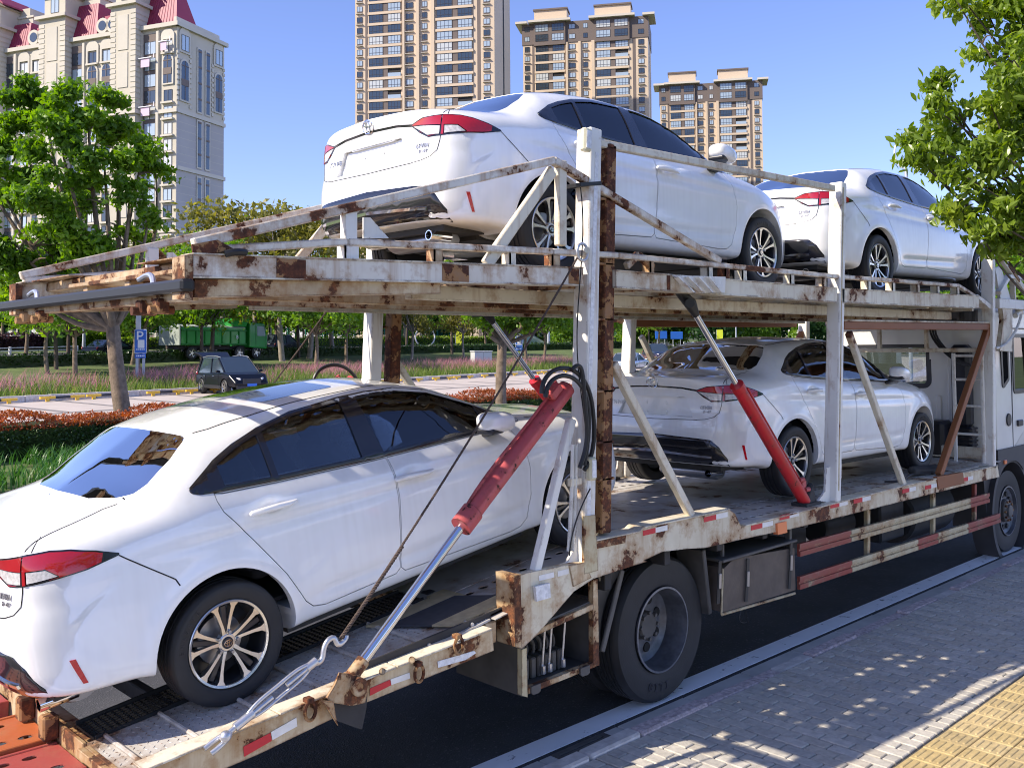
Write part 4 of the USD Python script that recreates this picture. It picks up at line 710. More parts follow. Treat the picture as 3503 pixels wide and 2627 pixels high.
for q, fl in ((0, lambda a: a), (1, far)):
    r = part(truck, 'deck_ram', fl(cat([rod(j, b, .052, 28), rod(j - u * .01, j + u * .05, .058, 28)])), 'ram_red_deep', 35, 'bright red hydraulic ram holding up the upper deck')
    part(r, 'ram_rod', fl(rod(t, j, .024, 20)), 'ram_rod', 40); part(r, 'ram_head', fl(cat([hull([(*(W(1468, 632, YN + .12)), .035), (*(W(1492, 655, YN + .12)), .045), (*(t + u * .05), .03)]), rod(W(1490, 655, YN + .04), W(1490, 655, YN + .2), .035)])), 'hose_black', 40)
    part(r, 'oil_pipe', fl(tube(spline([j + u * .06 + [.075, -.02, .02], j + u * .5 + [.068, -.02, .02], b - u * .15 + [.068, -.02, .02]], 12), .01, 6)), 'ram_red_deep', 40)
    part(r, 'valve_block', fl(cat([T(box(-.04, .04, -.03, .03, -.05, .05, .008), M4(b - u * .2 + [.09, 0, 0])), rod(b - u * .28 + [.06, -.03, 0], b - u * .28 + [.13, -.03, 0], .02), rod(b - u * .15 + [.06, -.03, 0], b - u * .15 + [.13, -.03, 0], .02)])), 'ram_red', 30)
    part(r, 'ram_foot', fl(cat([hull([(*(b + u * .0), .05), (*(b + u * .05 + [.08, 0, 0]), .045), (*(b + [.1, 0, .12]), .03)]), box(b[0] - .09, b[0] + .16, b[1] - .07, b[1] + .08, ZD, ZD + .03, .004)])), 'chassis_dark', 40)
# ---- wire rope, hook, turnbuckle and shackle
A, B = W(1250, 552, YN - .03), W(735, 1378, YN - .02)
q = np.linspace(0, 1, 60)[:, None]; Lp = A + (B - A) * q + np.array([0, 0, -.05]) * (4 * q * (1 - q))
def strands(P, r, rr, turns, n=3):
    t = np.gradient(P, axis=0); t /= np.linalg.norm(t, axis=1, keepdims=True); a = np.cross(t, [0, 1, 0]); a /= np.linalg.norm(a, axis=1, keepdims=True); c = np.cross(t, a); w = np.linspace(0, turns * 2 * np.pi, len(P))[:, None]
    return cat([tube(P + r * (np.cos(w + k * 2 * np.pi / n) * a + np.sin(w + k * 2 * np.pi / n) * c), rr, 5, False) for k in range(n)])
fine = A + (B - A) * np.linspace(0, 1, 420)[:, None]; fine[:, 2] -= .05 * 4 * np.linspace(0, 1, 420) * (1 - np.linspace(0, 1, 420))
rope = tp('wire_rope', strands(fine, .0036, .0040, 70), 'wire_rust', 60, True, 'rusty wire rope stretched from post to ramp')
e = fine[-90:]; tp('rope_splice', strands(e + [0, -.010, .004], .0060, .0052, 11), 'wire_rust', 60)
hk = spline([W(748, 1372, YN - .03), W(741, 1386, YN - .035), W(728, 1390, YN - .035), W(722, 1378, YN - .03), W(712, 1380, YN - .03), W(700, 1400, YN - .03), W(697, 1418, YN - .03), W(676, 1432, YN - .03)], 30)
tp('rope_hook', tube(hk, .0135, 8), 'zinc', 50)
t0, t1 = W(676, 1432, YN - .035), W(527, 1555, YN - .035); d = (t1 - t0) / np.linalg.norm(t1 - t0); s = np.cross(d, [0, 1, 0])
tb = tp('turnbuckle', cat([tube(spline([t0, t0 + d * .07 + s * o * .024, (t0 + t1) / 2 + s * o * .028, t1 - d * .07 + s * o * .024, t1], 20), .0095, 8) for o in (-1, 1)] + [rod(t0 - d * .02, t0 + d * .04, .020), rod(t1 - d * .05, t1 + d * .05, .021)]), 'zinc', 50)
part(tb, 'screw', cat([rod(t0, t0 + d * .16, .012), rod(t1 - d * .16, t1 + d * .1, .012)]), 'zinc', 40)
a = np.linspace(-.3, np.pi + .3, 24); c = W(490, 1588, YN - .04); tp('shackle', cat([tube(np.array([c + d * (.075 - .055 * math.sin(w) * 1.6) + np.array([0, 1, 0]) * .035 * math.cos(w) + s * .0 for w in a]), .0125, 8), rod(W(489, 1588, YN - .10), W(489, 1588, YN + .02), .016), T(trimesh.creation.icosphere(2, .026), M4(W(487, 1590, YN - .09)))]), 'zinc', 50)
tp('shackle', cat([tube(np.array([W(1258, 545, YN - .035) + np.array([.05 * math.cos(w), 0, .055 * math.sin(w)]) for w in np.linspace(0, 6.28, 24)]), .010, 8), rod(W(1268, 540, YN - .06), W(1268, 540, YN + .02), .02)]), 'zinc', 50)
# ---- folded loading ramps behind the tail
def loading_ramp(x0, x1, y0, y1, z, mt):
    g = track(x0, x1, y0, y1, z, z, .12); r = tp('loading_ramp', g, mt, False)
    for y in (y0, y1): part(r, 'ramp_edge', box(x0, x1, y - .012, y + .012, z - .10, z + .012, .004), mt)
    for x in np.arange(x0 + .2, x1, .4): part(r, 'ramp_rung', box(x, x + .04, y0, y1, z - .05, z - .004), 'rust')
loading_ramp(.35, 1.73, 4.72, 5.12, .575, 'ramp_red'); loading_ramp(.35, 1.73, 5.18, 5.62, .585, 'ramp_orange'); loading_ramp(.35, 1.73, 5.9, 6.3, .58, 'ramp_red')
for y in (5.14, 5.50): tp('ramp_latch', cat([box(1.66, 1.74, y - .03, y + .05, .60, .72, .01), rod((1.70, y, .45), (1.70, y, .60), .014)]), 'rust')
tp('ramp_end_frame', cat([box(1.70, 1.735, 4.14, 4.76, .62, .665, .004), box(1.735, 1.76, 4.14, 4.76, .645, .665, .004)]), 'truck_rusty')
tp('tail_frame', cat([box(.95, 1.30, 6.2, 6.26, .38, .44), beam((1.25, 6.0, .50), (.9, 6.35, .50), .06, .06)]), 'truck_rusty')
# ---- wheels of the truck
def truck_wheel(x, y, s, R=.52, dual=True, z=None, dish=.14):
    z = R if z is None else z
    def t(yo): return lathe([(.30, yo + .12), (.32, yo + .135), (.42, yo + .14), (.49, yo + .13), (R - .008, yo + .105), (R, yo + .08)] + [p for k in (-2, -1, 0, 1, 2) for p in ((R, yo - k * .035 + .008), (R - .014, yo - k * .035 + .006), (R - .014, yo - k * .035 - .006), (R, yo - k * .035 - .008))] + [(R, yo - .08), (R - .008, yo - .105), (.49, yo - .13), (.42, yo - .14), (.32, yo - .135), (.30, yo - .12)], 72)
    mm = M4((x, y, z)) @ (np.eye(4) if s < 0 else np.diag([-1, -1, 1, 1.0]))
    w = part(truck, 'wheel', T(t(.14), mm), 'rubber', 40)
    if dual: part(w, 'inner_tyre', T(t(.46), mm), 'rubber', 40)
    part(w, 'rim', T(lathe([(.298, .012), (.302, -.004), (.288, -.006), (.283, .02), (.275, .05), (.268, dish + .03), (.235, dish + .055), (.205, dish + .062), (.15, dish + .055), (0, dish + .055)], 60), mm), 'truck_rim', 35)
    if dish > .05:
        part(w, 'hub', T(cat([lathe([(0, dish - .015), (.085, dish - .015), (.10, dish), (.105, dish + .06)], 30)]), mm), 'panel_grey', 35)
        for k in range(8): part(w, 'wheel_bolt', T(rod((.095 * math.cos(k * .785), dish - .03, .095 * math.sin(k * .785)), (.095 * math.cos(k * .785), dish + .06, .095 * math.sin(k * .785)), .014, 8), mm), 'panel_grey')
        for k in range(8): part(w, 'hand_hole', T(lathe([(0, dish + .048), (.034, dish + .048), (.037, dish + .056), (0, dish + .056)], 20), mm @ M4((.185 * math.cos(k * .785 + .3), 0, .185 * math.sin(k * .785 + .3)))), 'seam_black')
    else:
        part(w, 'hub', T(cat([lathe([(0, -.035), (.06, -.035), (.075, -.028), (.08, -.005), (.12, .0), (.14, .012), (.14, .06)], 30)]), mm), 'panel_grey', 35)
        for k in range(10): part(w, 'wheel_bolt', T(rod((.115 * math.cos(k * .628), -.02, .115 * math.sin(k * .628)), (.115 * math.cos(k * .628), .03, .115 * math.sin(k * .628)), .014, 8), mm), 'rust')
        for k in range(10): part(w, 'hand_hole', T(lathe([(0, .035), (.03, .035), (.033, .047), (0, .047)], 16), mm @ M4((.205 * math.cos(k * .628), 0.0, .205 * math.sin(k * .628)))), 'seam_black')
    let = []
    for k, ch in enumerate('GITI'):
        aa = math.radians(-112 + 9 * k); q = text(ch, .05, .002, True); let.append(place(q, (.40 * math.cos(aa), -.0015, .40 * math.sin(aa)), (-math.sin(aa), 0, math.cos(aa)), (-math.cos(aa), 0, -math.sin(aa))))
    if s < 0 and dual: part(w, 'tyre_lettering', T(cat(let), mm), 'trim_black', False)
truck_wheel(5.59, 4.25, -1); truck_wheel(5.59, 6.45, 1)
truck_wheel(12.62, 4.28, -1, .50, False, .50, 0.0); truck_wheel(12.62, 6.42, 1, .50, False, .50, 0.0)
tp('rear_axle', cat([rod((5.59, 4.6, .52), (5.59, 6.1, .52), .08), T(trimesh.creation.icosphere(2, .2), M4((5.59, 5.35, .52)))]), 'chassis_dark', 40); tp('front_axle', rod((12.62, 4.5, .45), (12.62, 6.2, .45), .06), 'chassis_dark', 40)
tp('prop_shaft', rod((5.6, 5.35, .55), (11.0, 5.35, .75), .05), 'chassis_dark', 40)
# ---- below the deck
def c4(x, y): return ((1550 + x / 1.8433) / VS, (1950 + y / 1.8433) / VS)
def c5(x, y): return ((2000 + x / 2.765) / VS, (1850 + y / 2.765) / VS)
YC = YN + .06
fr = tp('valve_cabinet', plate([c4(*p) for p in ((435, 500), (465, 490), (470, 800), (435, 790))], .04, YC), 'rail_cream')
part(fr, 'cabinet_post', plate([c4(*p) for p in ((882, 60), (912, 55), (922, 600), (885, 605))], .04, YC), 'truck_rusty'); part(fr, 'cabinet_rail', plate([c4(*p) for p in ((470, 400), (890, 208), (890, 245), (470, 436))], .04, YC + .002), 'truck_rusty'); part(fr, 'cabinet_rail', plate([c4(*p) for p in ((475, 742), (905, 575), (905, 605), (475, 780))], .04, YC + .002), 'truck_rusty')
p0, p1, p2 = W(*c4(450, 620), YC), W(*c4(900, 400), YC), W(*c4(470, 790), YC)
part(fr, 'cabinet_side', box(p0[0] - .01, p0[0] + .01, YC + .01, YC + .62, p2[2], .86), 'panel_grey'); part(fr, 'cabinet_side', box(p1[0] + .0, p1[0] + .02, YC + .045, YC + .62, p2[2] + .02, .9), 'panel_grey')
part(fr, 'cabinet_back', box(p0[0] + .01, p1[0], YC + .40, YC + .42, p2[2], .86), 'chassis_dark'); part(fr, 'cabinet_floor', box(p0[0] + .01, p1[0], YC + .045, YC + .40, p2[2] + .015, p2[2] + .03), 'panel_grey'); part(fr, 'cabinet_lid', T(box(-.5, .05, 0, .6, -.008, .008), M4((p1[0], YC + .03, W(*c4(890, 225), YC)[2] + .02), 0, .1)), 'panel_grey')
for k in range(6):
    x = p0[0] + .14 + .062 * k; zz = p2[2] + .03
    part(fr, 'valve_body', box(x - .024, x + .024, YC + .12, YC + .24, zz, zz + .13, .008), 'panel_grey')
    if k in (2, 3, 5): part(fr, 'lever', cat([rod((x, YC + .11, zz + .05), (x + .006, YC + .085, zz + .33), .0075, 8), rod((x, YC + .10, zz + .02), (x, YC + .10, zz + .07), .016, 8)]), 'zinc')
    part(fr, 'oil_hose', tube(spline([(x, YC + .2, zz + .12), (x + .0, YC + .2, zz + .2), (x - .05, YC + .24, zz + .25), (x - .16, YC + .3, zz + .25)], 12), .013, 7), 'panel_grey', 40)
for x, y in ((525, 755), (835, 640)): part(fr, 'latch', plate([c4(x - 30, y - 20), c4(x + 28, y - 42), c4(x + 28, y + 5), c4(x + 15, y + 18), c4(x - 18, y + 30), c4(x - 30, y + 18)], .012, YC - .014), 'panel_grey')
tp('mud_guard', plate([c5(*p) for p in ((118, 330), (380, 268), (345, 390), (200, 1050), (150, 1052), (130, 800))], .03, YN + .30), 'panel_grey'); tp('mud_guard_edge', flat(W(*c5(366, 275), YN + .10), W(*c5(175, 1050), YN + .10), .045, .02), 'panel_grey')
tp('mud_guard_edge', flat(W(*c5(1130, 85), YN + .10), W(*c5(1195, 690), YN + .10), .045, .25), 'panel_grey')
# strapped tool box
bx = [c22(*p) for p in ((375, 735), (420, 690), (700, 640), (705, 835), (380, 935), (360, 935))]
P = [W(*q, YN + .05) for q in bx]; tb = tp('tool_box', plate(bx, .55, YN + .05), 'toolbox_brown')
part(tb, 'box_lid', plate([c22(*p) for p in ((350, 728), (365, 722), (700, 655), (690, 620), (560, 600), (320, 640))], .5, YN + .09), 'panel_grey', False) if False else part(tb, 'box_lid', box(P[0][0] - .04, P[2][0] + .02, YN + .03, YN + .62, P[1][2] - .005, P[1][2] + .02, .006), 'panel_grey')
part(tb, 'box_frame', flat(W(*c22(372, 735), YN + .035), W(*c22(365, 950), YN + .035), .02, .012), 'rail_cream'); part(tb, 'box_frame', flat(W(*c22(365, 950), YN + .035), W(*c22(708, 850), YN + .035), .022, .015), 'rail_cream')
for x, y0, y1 in ((358, 700, 900), (488, 690, 890), (688, 615, 830)): part(tb, 'strap', flat(W(*c22(x, y0), YN + .028), W(*c22(x - 10, y1), YN + .028), .04, .008, .002), 'hose_black'); part(tb, 'buckle', flat(W(*c22(x + 2, y0 + 60), YN + .018), W(*c22(x, y0 + 130), YN + .018), .03, .012, .003), 'steel_grey')
part(tb, 'hanger', flat(W(*c22(372, 620), YN + .1), W(*c22(372, 715), YN + .1), .03, .03), 'panel_grey'); part(tb, 'hanger', flat(W(*c22(684, 540), YN + .06), W(*c22(684, 650), YN + .06), .04, .05), 'panel_grey')
for dx in (0, 18): part(tb, 'wire_end', tube(spline([W(*c22(455 + dx, 930), YN + .03), W(*c22(445 + dx * 2, 965), YN + .03), W(*c22(480 + dx * .4, 985), YN + .03)], 10), .003, 5), 'hose_black')
# side guard
for (y0, y1, nm) in ((650, 407, 'u'), (802, 500, 'l')):
    xa, xb = 712, (1592 if nm == 'u' else 1642)
    cuts = [0, .27, 1.0] if nm == 'u' else [0, .26, .575, .70, 1.0]; cols = ['rail_red', 'rail_cream'] if nm == 'u' else ['rail_red', 'rail_cream', 'rail_red', 'rail_cream']
    if nm == 'u': cuts, cols = [0, .27, .90, 1.0], ['rail_red', 'rail_cream', 'rail_red']
    else: cuts, cols = [0, .26, .59, .69, .84, 1.0], ['rail_red', 'rail_cream', 'rail_red', 'rail_cream', 'rail_red']
    w = lambda f: W(*c22(xa + (xb - xa) * f, y0 + (y1 - y0) * f), YN + .05)
    for a, b, c in zip(cuts[:-1], cuts[1:], cols):
        A_, B_ = w(a), w(b - .001); h = .105
        prof = [(-h / 2, 0), (-h / 2, .028), (-h / 2 + .012, .03), (-.012, .03), (-.008, .018), (.008, .018), (.012, .03), (h / 2 - .012, .03), (h / 2, .028), (h / 2, 0)]
        g = Polygon([(-q, zz) for zz, q in prof]); m = prism(g, A_[0], B_[0], 'yz'); v = m.vertices; v[:, 1] += A_[1]; v[:, 2] += np.interp(v[:, 0], [A_[0], B_[0]], [A_[2], B_[2]]); m.vertices = v
        tp('guard_rail', m, c, 20)
for x, y0, y1, mt in ((1045, 455, 682, 'rail_cream'), (1348, 385, 590, 'rail_cream'), (1540, 345, 525, 'rail_red')): tp('guard_rail_post', flat(W(*c22(x, y0), YN + .08), W(*c22(x, y1), YN + .08), .06, .04), mt)
tp('fuel_tank', T(lathe([(0, -.55), (.26, -.55), (.29, -.52), (.29, .52), (.26, .55), (0, .55)], 28, 'x'), M4((10.6, 4.62, .72))), 'chassis_dark', 40); tp('air_tank', T(lathe([(0, -.3), (.13, -.3), (.15, -.27), (.15, .27), (.13, .3), (0, .3)], 24, 'x'), M4((8.9, 4.7, .78))), 'chassis_dark', 40); tp('battery_box', box(9.4, 9.95, 4.4, 4.8, .55, .98, .02), 'chassis_dark'); tp('spare_rack', box(7.6, 8.3, 4.6, 6.1, .6, .95, .03), 'chassis_dark')
# ---- cab
XC = 12.20
cabm = hull([(XC + .06, 4.31, 1.06, .06), (XC + .06, 6.39, 1.06, .06), (XC + .06, 4.34, 2.93, .08), (XC + .06, 6.36, 2.93, .08), (14.0, 4.31, 1.06, .06), (14.0, 6.39, 1.06, .06), (13.75, 4.36, 2.93, .08), (13.75, 6.34, 2.93, .08), (14.05, 4.31, 1.9, .06), (14.05, 6.39, 1.9, .06)], 2)
cs = MF(cabm); ci = MF(hull([(XC + .16, 4.42, 1.16, .06), (XC + .16, 6.28, 1.16, .06), (XC + .16, 4.44, 2.86, .06), (XC + .16, 6.26, 2.86, .06), (13.9, 4.42, 1.16, .06), (13.9, 6.28, 1.16, .06), (13.68, 4.46, 2.86, .06), (13.68, 6.24, 2.86, .06)], 2)); cs -= ci
YW0, YW1, ZW0, ZW1 = 5.02, 6.15, 2.02, 2.56
wr = rounded(sbox(YW0, ZW0, YW1, ZW1), .08); cs -= MF(prism(wr, XC - .3, XC + .3, 'yz'))
sw = [rounded(Polygon([(12.46, 2.02), (12.66, 2.12), (12.66, 2.66), (12.42, 2.66)]), .03), rounded(Polygon([(12.84, 1.95), (13.6, 1.95), (13.5, 2.66), (12.84, 2.66)]), .05)]
for g in sw: cs -= MF(prism(g, 4.0, 4.7, 'xz')); cs -= MF(prism(g, 6.0, 6.8, 'xz'))
cs -= MF(prism(Polygon([(4.5, 1.95), (6.2, 1.95), (6.15, 2.7), (4.55, 2.7)]), 13.4, 14.4, 'yz'))
cs -= MF(T(lathe([(0, -.4), (.62, -.4), (.62, .4), (0, .4)], 40), M4((12.62, 4.3, .5)))); cs -= MF(T(lathe([(0, -.4), (.62, -.4), (.62, .4), (0, .4)], 40), M4((12.62, 6.4, .5))))
cab = tp('cab', TM(cs), 'cab_white', 35)
part(cab, 'rear_window', prism(wr.buffer(-.03), XC + .02, XC + .026, 'yz'), 'cab_glass'); part(cab, 'window_seal', prism(wr.buffer(.02).difference(wr.buffer(-.045)), XC - .014, XC + .04, 'yz'), 'trim_black')
for g in sw: part(cab, 'side_window', prism(g.buffer(-.01), 4.30, 4.306, 'xz'), 'cab_glass'); part(cab, 'window_seal', prism(g.buffer(.022).difference(g.buffer(-.025)), 4.243, 4.31, 'xz'), 'trim_black'); part(cab, 'side_window', prism(g.buffer(-.01), 6.394, 6.40, 'xz'), 'cab_glass')
dl = rounded(Polygon([(12.76, 1.2), (13.75, 1.2), (13.7, 2.75), (12.78, 2.75)]), .05); part(cab, 'door_gap', prism(dl.buffer(.006).difference(dl.buffer(-.006)), 4.2465, 4.26, 'xz'), 'seam_black')
part(cab, 'door_handle', box(12.90, 13.08, 4.225, 4.25, 1.52, 1.60, .01), 'trim_black'); part(cab, 'filler_cap', T(lathe([(0, -.012), (.075, -.012), (.08, 0), (0, 0)], 24), M4((12.62, 4.248, 1.62), 0, 0)), 'trim_black')
part(cab, 'wheel_arch', cat([T(lathe([(.60, 0), (.66, 0), (.66, .25), (.60, .25), (.60, 0)], 40), M4((12.62, 4.235, .5)))]), 'cab_plastic'); part(cab, 'sill_panel', prism(Polygon([(12.16, .98), (13.9, .98), (13.9, 1.28), (12.16, 1.28)]).difference(Point(12.62, .5).buffer(.62)), 4.222, 4.262, 'xz'), 'cab_plastic')
part(cab, 'rear_skirt', prism(Polygon([(11.98, .35), (12.1, .35), (12.16, 1.0), (12.02, 1.05), (11.9, .95)]), 4.3, 4.7, 'xz'), 'cab_plastic'); part(cab, 'side_marker', box(12.33, 12.41, 4.205, 4.225, 1.10, 1.15, .006), 'lamp_orange')
for y0, y1, z0, z1 in ((4.88, 4.95, 1.45, 1.92), (5.08, 5.14, 1.35, 1.8), (4.70, 4.80, 1.62, 2.5), (5.3, 5.36, 1.3, 1.75), (5.6, 5.66, 1.3, 1.75)): part(cab, 'pressed_rib', box(XC - .022, XC + .01, y0, y1, z0, z1, .012), 'cab_white', 40)
for k in range(7): part(cab, 'pressed_rib', box(XC - .015, XC + .01, 4.6 + .26 * k, 4.72 + .26 * k, 2.70, 2.74, .008), 'cab_white', 40)
part(cab, 'roof_fairing', prism(Polygon([(XC - .12, 2.82), (XC + .3, 2.82), (XC + .3, 3.0), (XC - .08, 2.97)]), 4.42, 6.38, 'xz'), 'panel_grey')
for k in range(14): part(cab, 'fairing_rib', box(XC - .145, XC - .09, 4.46 + .14 * k, 4.54 + .14 * k, 2.83, 2.96, .012), 'panel_grey', 40)
part(cab, 'snorkel', cat([box(12.0, 12.18, 4.48, 4.70, 1.55, 2.55, .04), box(12.0, 12.18, 4.46, 4.72, 1.25, 1.56, .03)] + [box(11.985, 12.19, 4.45, 4.73, 1.27 + .05 * k, 1.295 + .05 * k, .01) for k in range(6)]), 'trim_black', 30)
part(cab, 'engine_box', box(11.85, 12.18, 4.74, 5.1, 1.18, 1.62, .04), 'trim_black'); part(cab, 'cab_interior', box(12.5, 13.2, 4.6, 6.1, 1.2, 2.0, .08), 'car_cabin'); part(cab, 'cab_seat', cat([box(12.7, 12.85, y, y + .5, 1.6, 2.3, .05) for y in (4.6, 5.6)]), 'seat_cloth')
XL = 11.86
tp('guard_frame', cat([box(XL, XL + .05, 4.2, 6.5, 2.46, 2.51, .006)] + [box(XL, XL + .05, y, y + .05, 2.5, 2.84, .006) for y in (4.9, 5.5, 6.1)] + [box(XL, XL + .05, 4.2, 6.5, 1.19, 1.33, .008)]), 'truck_cream')
ld = tp('ladder', rod((11.66, 4.20, 1.17), (11.66, 4.20, 2.45), .022, 10), 'truck_white'); part(ld, 'ladder_side', rod((11.66, 4.52, 1.17), (11.66, 4.52, 2.45), .022, 10), 'truck_white')
for z in (1.5, 1.83, 2.14, 2.42): part(ld, 'rung', rod((11.66, 4.20, z), (11.66, 4.52, z), .015, 8), 'truck_white')
for k in range(3): tp('hose', tube(spline([(11.75, 4.5 + .03 * k, 2.85), (11.85, 4.8 + .03 * k, 2.7), (11.9, 4.7 + .03 * k, 2.5), (11.9, 4.4 + .03 * k, 2.3)], 16), .013, 6), 'hose_black', 40)
tp('mirror_arm', tube(spline([W(2150, 752, YN), W(2180, 735, YN), W(2200, 700, YN - .02), W(2206, 680, YN - .03)], 16), .016, 8), 'truck_white', 40); tp('air_horn', T(lathe([(0, -.14), (.03, -.14), (.04, 0), (.06, .14), (0, .14)], 20, 'x'), M4(W(2196, 677, YN + .1), .2, .25)), 'truck_white', 40)
# headboard over the cab
tp('head_beam', box(12.05, 14.6, YN + .02, YN + .12, 2.98, 3.10, .006), 'truck_white', mir=True); tp('head_rail', flat((12.1, YN + .02, 3.16), (12.45, YN + .02, 3.38), .05, .07), 'truck_white', mir=True); tp('head_rail', flat((12.45, YN + .02, 3.38), (14.6, YN + .02, 3.38), .05, .07), 'truck_white', mir=True)
for x in (12.6, 13.2, 13.8): tp('head_post', box(x, x + .05, YN + .03, YN + .09, 3.10, 3.36, .005), 'truck_cream', mir=True)
rg = tp('rag_pile', cat([hull([(10.0 + .12 * k + rng.uniform(-.05, .05), 4.24 + rng.uniform(0, .12), ZD + .02 + rng.uniform(0, .05), rng.uniform(.02, .05)) for k in range(6)]), tube(spline([(9.3, 4.3, ZD + .02), (9.6, 4.24, ZD + .02), (9.9, 4.3, ZD + .03), (10.2, 4.22, ZD + .02)], 14), .012, 6)]), 'chassis_dark', 30)
# ================================================================ the white sedan (x forward from the rear axle, y to its left, z up)
_plan = np.array([[-1.0, 0], [-.996, .25], [-.985, .56], [-.955, .71], [-.90, .81], [-.82, .875], [-.72, .92], [-.5, .962], [-.25, .985], [0, 1], [.5, 1], [1.35, 1.003], [2.2, 1], [2.7, .995], [2.95, .965], [3.2, .88], [3.42, .72], [3.56, .48], [3.62, .25], [3.635, 0]])
_s = np.r_[0, np.cumsum(np.hypot(np.diff(_plan[:, 0]), .88 * np.diff(_plan[:, 1])))]
_px, _pw = PchipInterpolator(_s, _plan[:, 0]), PchipInterpolator(_s, _plan[:, 1])
# sections: x : (y, z) of sill, lower door, widest, crease, shoulder, belt, mid glass, cantrail, roof edge, centre
_low = [(.80, .235), (.868, .275), (.882, .42), (.887, .62), (.880, .80)]
_sec = {
 -1.00: [(.868, .95), (.80, 1.03), (.70, 1.062), (.55, 1.07), (.35, 1.075), (0, 1.08)],
 -.75: [(.868, .96), (.80, 1.035), (.70, 1.078), (.56, 1.088), (.36, 1.093), (0, 1.098)],
 -.55: [(.868, .97), (.805, 1.045), (.71, 1.085), (.58, 1.098), (.38, 1.106), (0, 1.112)],
 -.33: [(.868, .98), (.810, 1.055), (.72, 1.098), (.60, 1.125), (.42, 1.158), (0, 1.195)],
 -.1: [(.868, .985), (.812, 1.075), (.73, 1.175), (.62, 1.235), (.46, 1.275), (0, 1.308)],
 .1: [(.866, .98), (.806, 1.07), (.725, 1.222), (.62, 1.318), (.50, 1.372), (0, 1.398)],
 .4: [(.866, .965), (.803, 1.05), (.730, 1.215), (.652, 1.345), (.545, 1.412), (0, 1.440)],
 .8: [(.866, .945), (.802, 1.03), (.728, 1.215), (.635, 1.388), (.540, 1.430), (0, 1.456)],
 1.2: [(.866, .93), (.801, 1.012), (.726, 1.205), (.632, 1.385), (.535, 1.425), (0, 1.450)],
 1.6: [(.864, .915), (.800, .995), (.728, 1.165), (.642, 1.325), (.525, 1.362), (0, 1.392)],
 2.0: [(.862, .90), (.800, .978), (.745, 1.075), (.672, 1.165), (.52, 1.185), (0, 1.215)],
 2.3: [(.860, .885), (.798, .96), (.765, .985), (.70, 1.02), (.50, 1.045), (0, 1.065)],
 2.6: [(.858, .87), (.795, .935), (.74, .955), (.66, .965), (.42, .985), (0, 1.0)],
 3.0: [(.845, .80), (.78, .865), (.70, .885), (.58, .90), (.36, .922), (0, .935)],
 3.3: [(.835, .68), (.77, .745), (.68, .775), (.55, .80), (.32, .835), (0, .85)],
 3.5: [(.83, .60), (.75, .65), (.66, .67), (.5, .69), (.3, .71), (0, .725)],
 3.635: [(.83, .56), (.75, .58), (.66, .60), (.5, .61), (.3, .615), (0, .62)]}
_xs = sorted(_sec)
def _sections(x, inset=0.0, zlo=None, top=0.0):
    n = len(x); out = np.zeros((n, 13, 2))
    w = 1.0
    zb = PchipInterpolator([-1.0, -.8, -.45, -.3, .3, 2.4, 3.1, 3.635], [.33, .305, .285, .25, .235, .235, .21, .2])(x)
    low = np.array([(0, .235), (.55, .235)] + _low)
    for k, (y, z) in enumerate(low):
        out[:, k, 0] = y; out[:, k, 1] = zb + (z - .235) * (.88 - zb) / (.88 - .235)
    for k in range(6):
        out[:, 7 + k, 0] = PchipInterpolator(_xs, [_sec[q][k][0] for q in _xs])(x)
        out[:, 7 + k, 1] = PchipInterpolator(_xs, [_sec[q][k][1] for q in _xs])(x)
    hi = out[:, 7, 1]                                         # keep the crease below the shoulder at the nose
    for k in range(2, 7): out[:, k, 1] = np.minimum(out[:, k, 1], zb + (hi - zb) * (k - 1) / 6.3 + .0 * hi) if False else np.where(out[:, 6, 1] > hi - .08, zb + (out[:, k, 1] - zb) * (hi - .08 - zb) / np.maximum(out[:, 6, 1] - zb, .05), out[:, k, 1])
    return out
def _bspl(P, per=7):
    """uniform cubic B-spline through the section's control points (ends held)"""
    n = P.shape[1]; Q = np.concatenate([2 * P[:, :1] - P[:, 1:2], P, 2 * P[:, -1:] - P[:, -2:-1]], 1); outs = []
    for k in range(n - 1):
        for t in np.linspace(0, 1, per, endpoint=False):
            b = np.array([(1 - t) ** 3, 3 * t ** 3 - 6 * t * t + 4, -3 * t ** 3 + 3 * t * t + 3 * t + 1, t ** 3]) / 6
            outs.append(np.einsum('k,nkc->nc', b, Q[:, k:k + 4]))
    outs.append(P[:, -1]); return np.stack(outs, 1)
_zr = PchipInterpolator([.2, .28, .36, .45, .60, .70, .80, .90, .97, 1.02, 1.10], [.16, .09, .03, .0, .0, .012, .035, .038, .03, .015, .0])
_zf = PchipInterpolator([.15, .25, .4, .55, .70, .80, .95], [-.12, -.04, 0, 0, -.02, -.04, -.04])
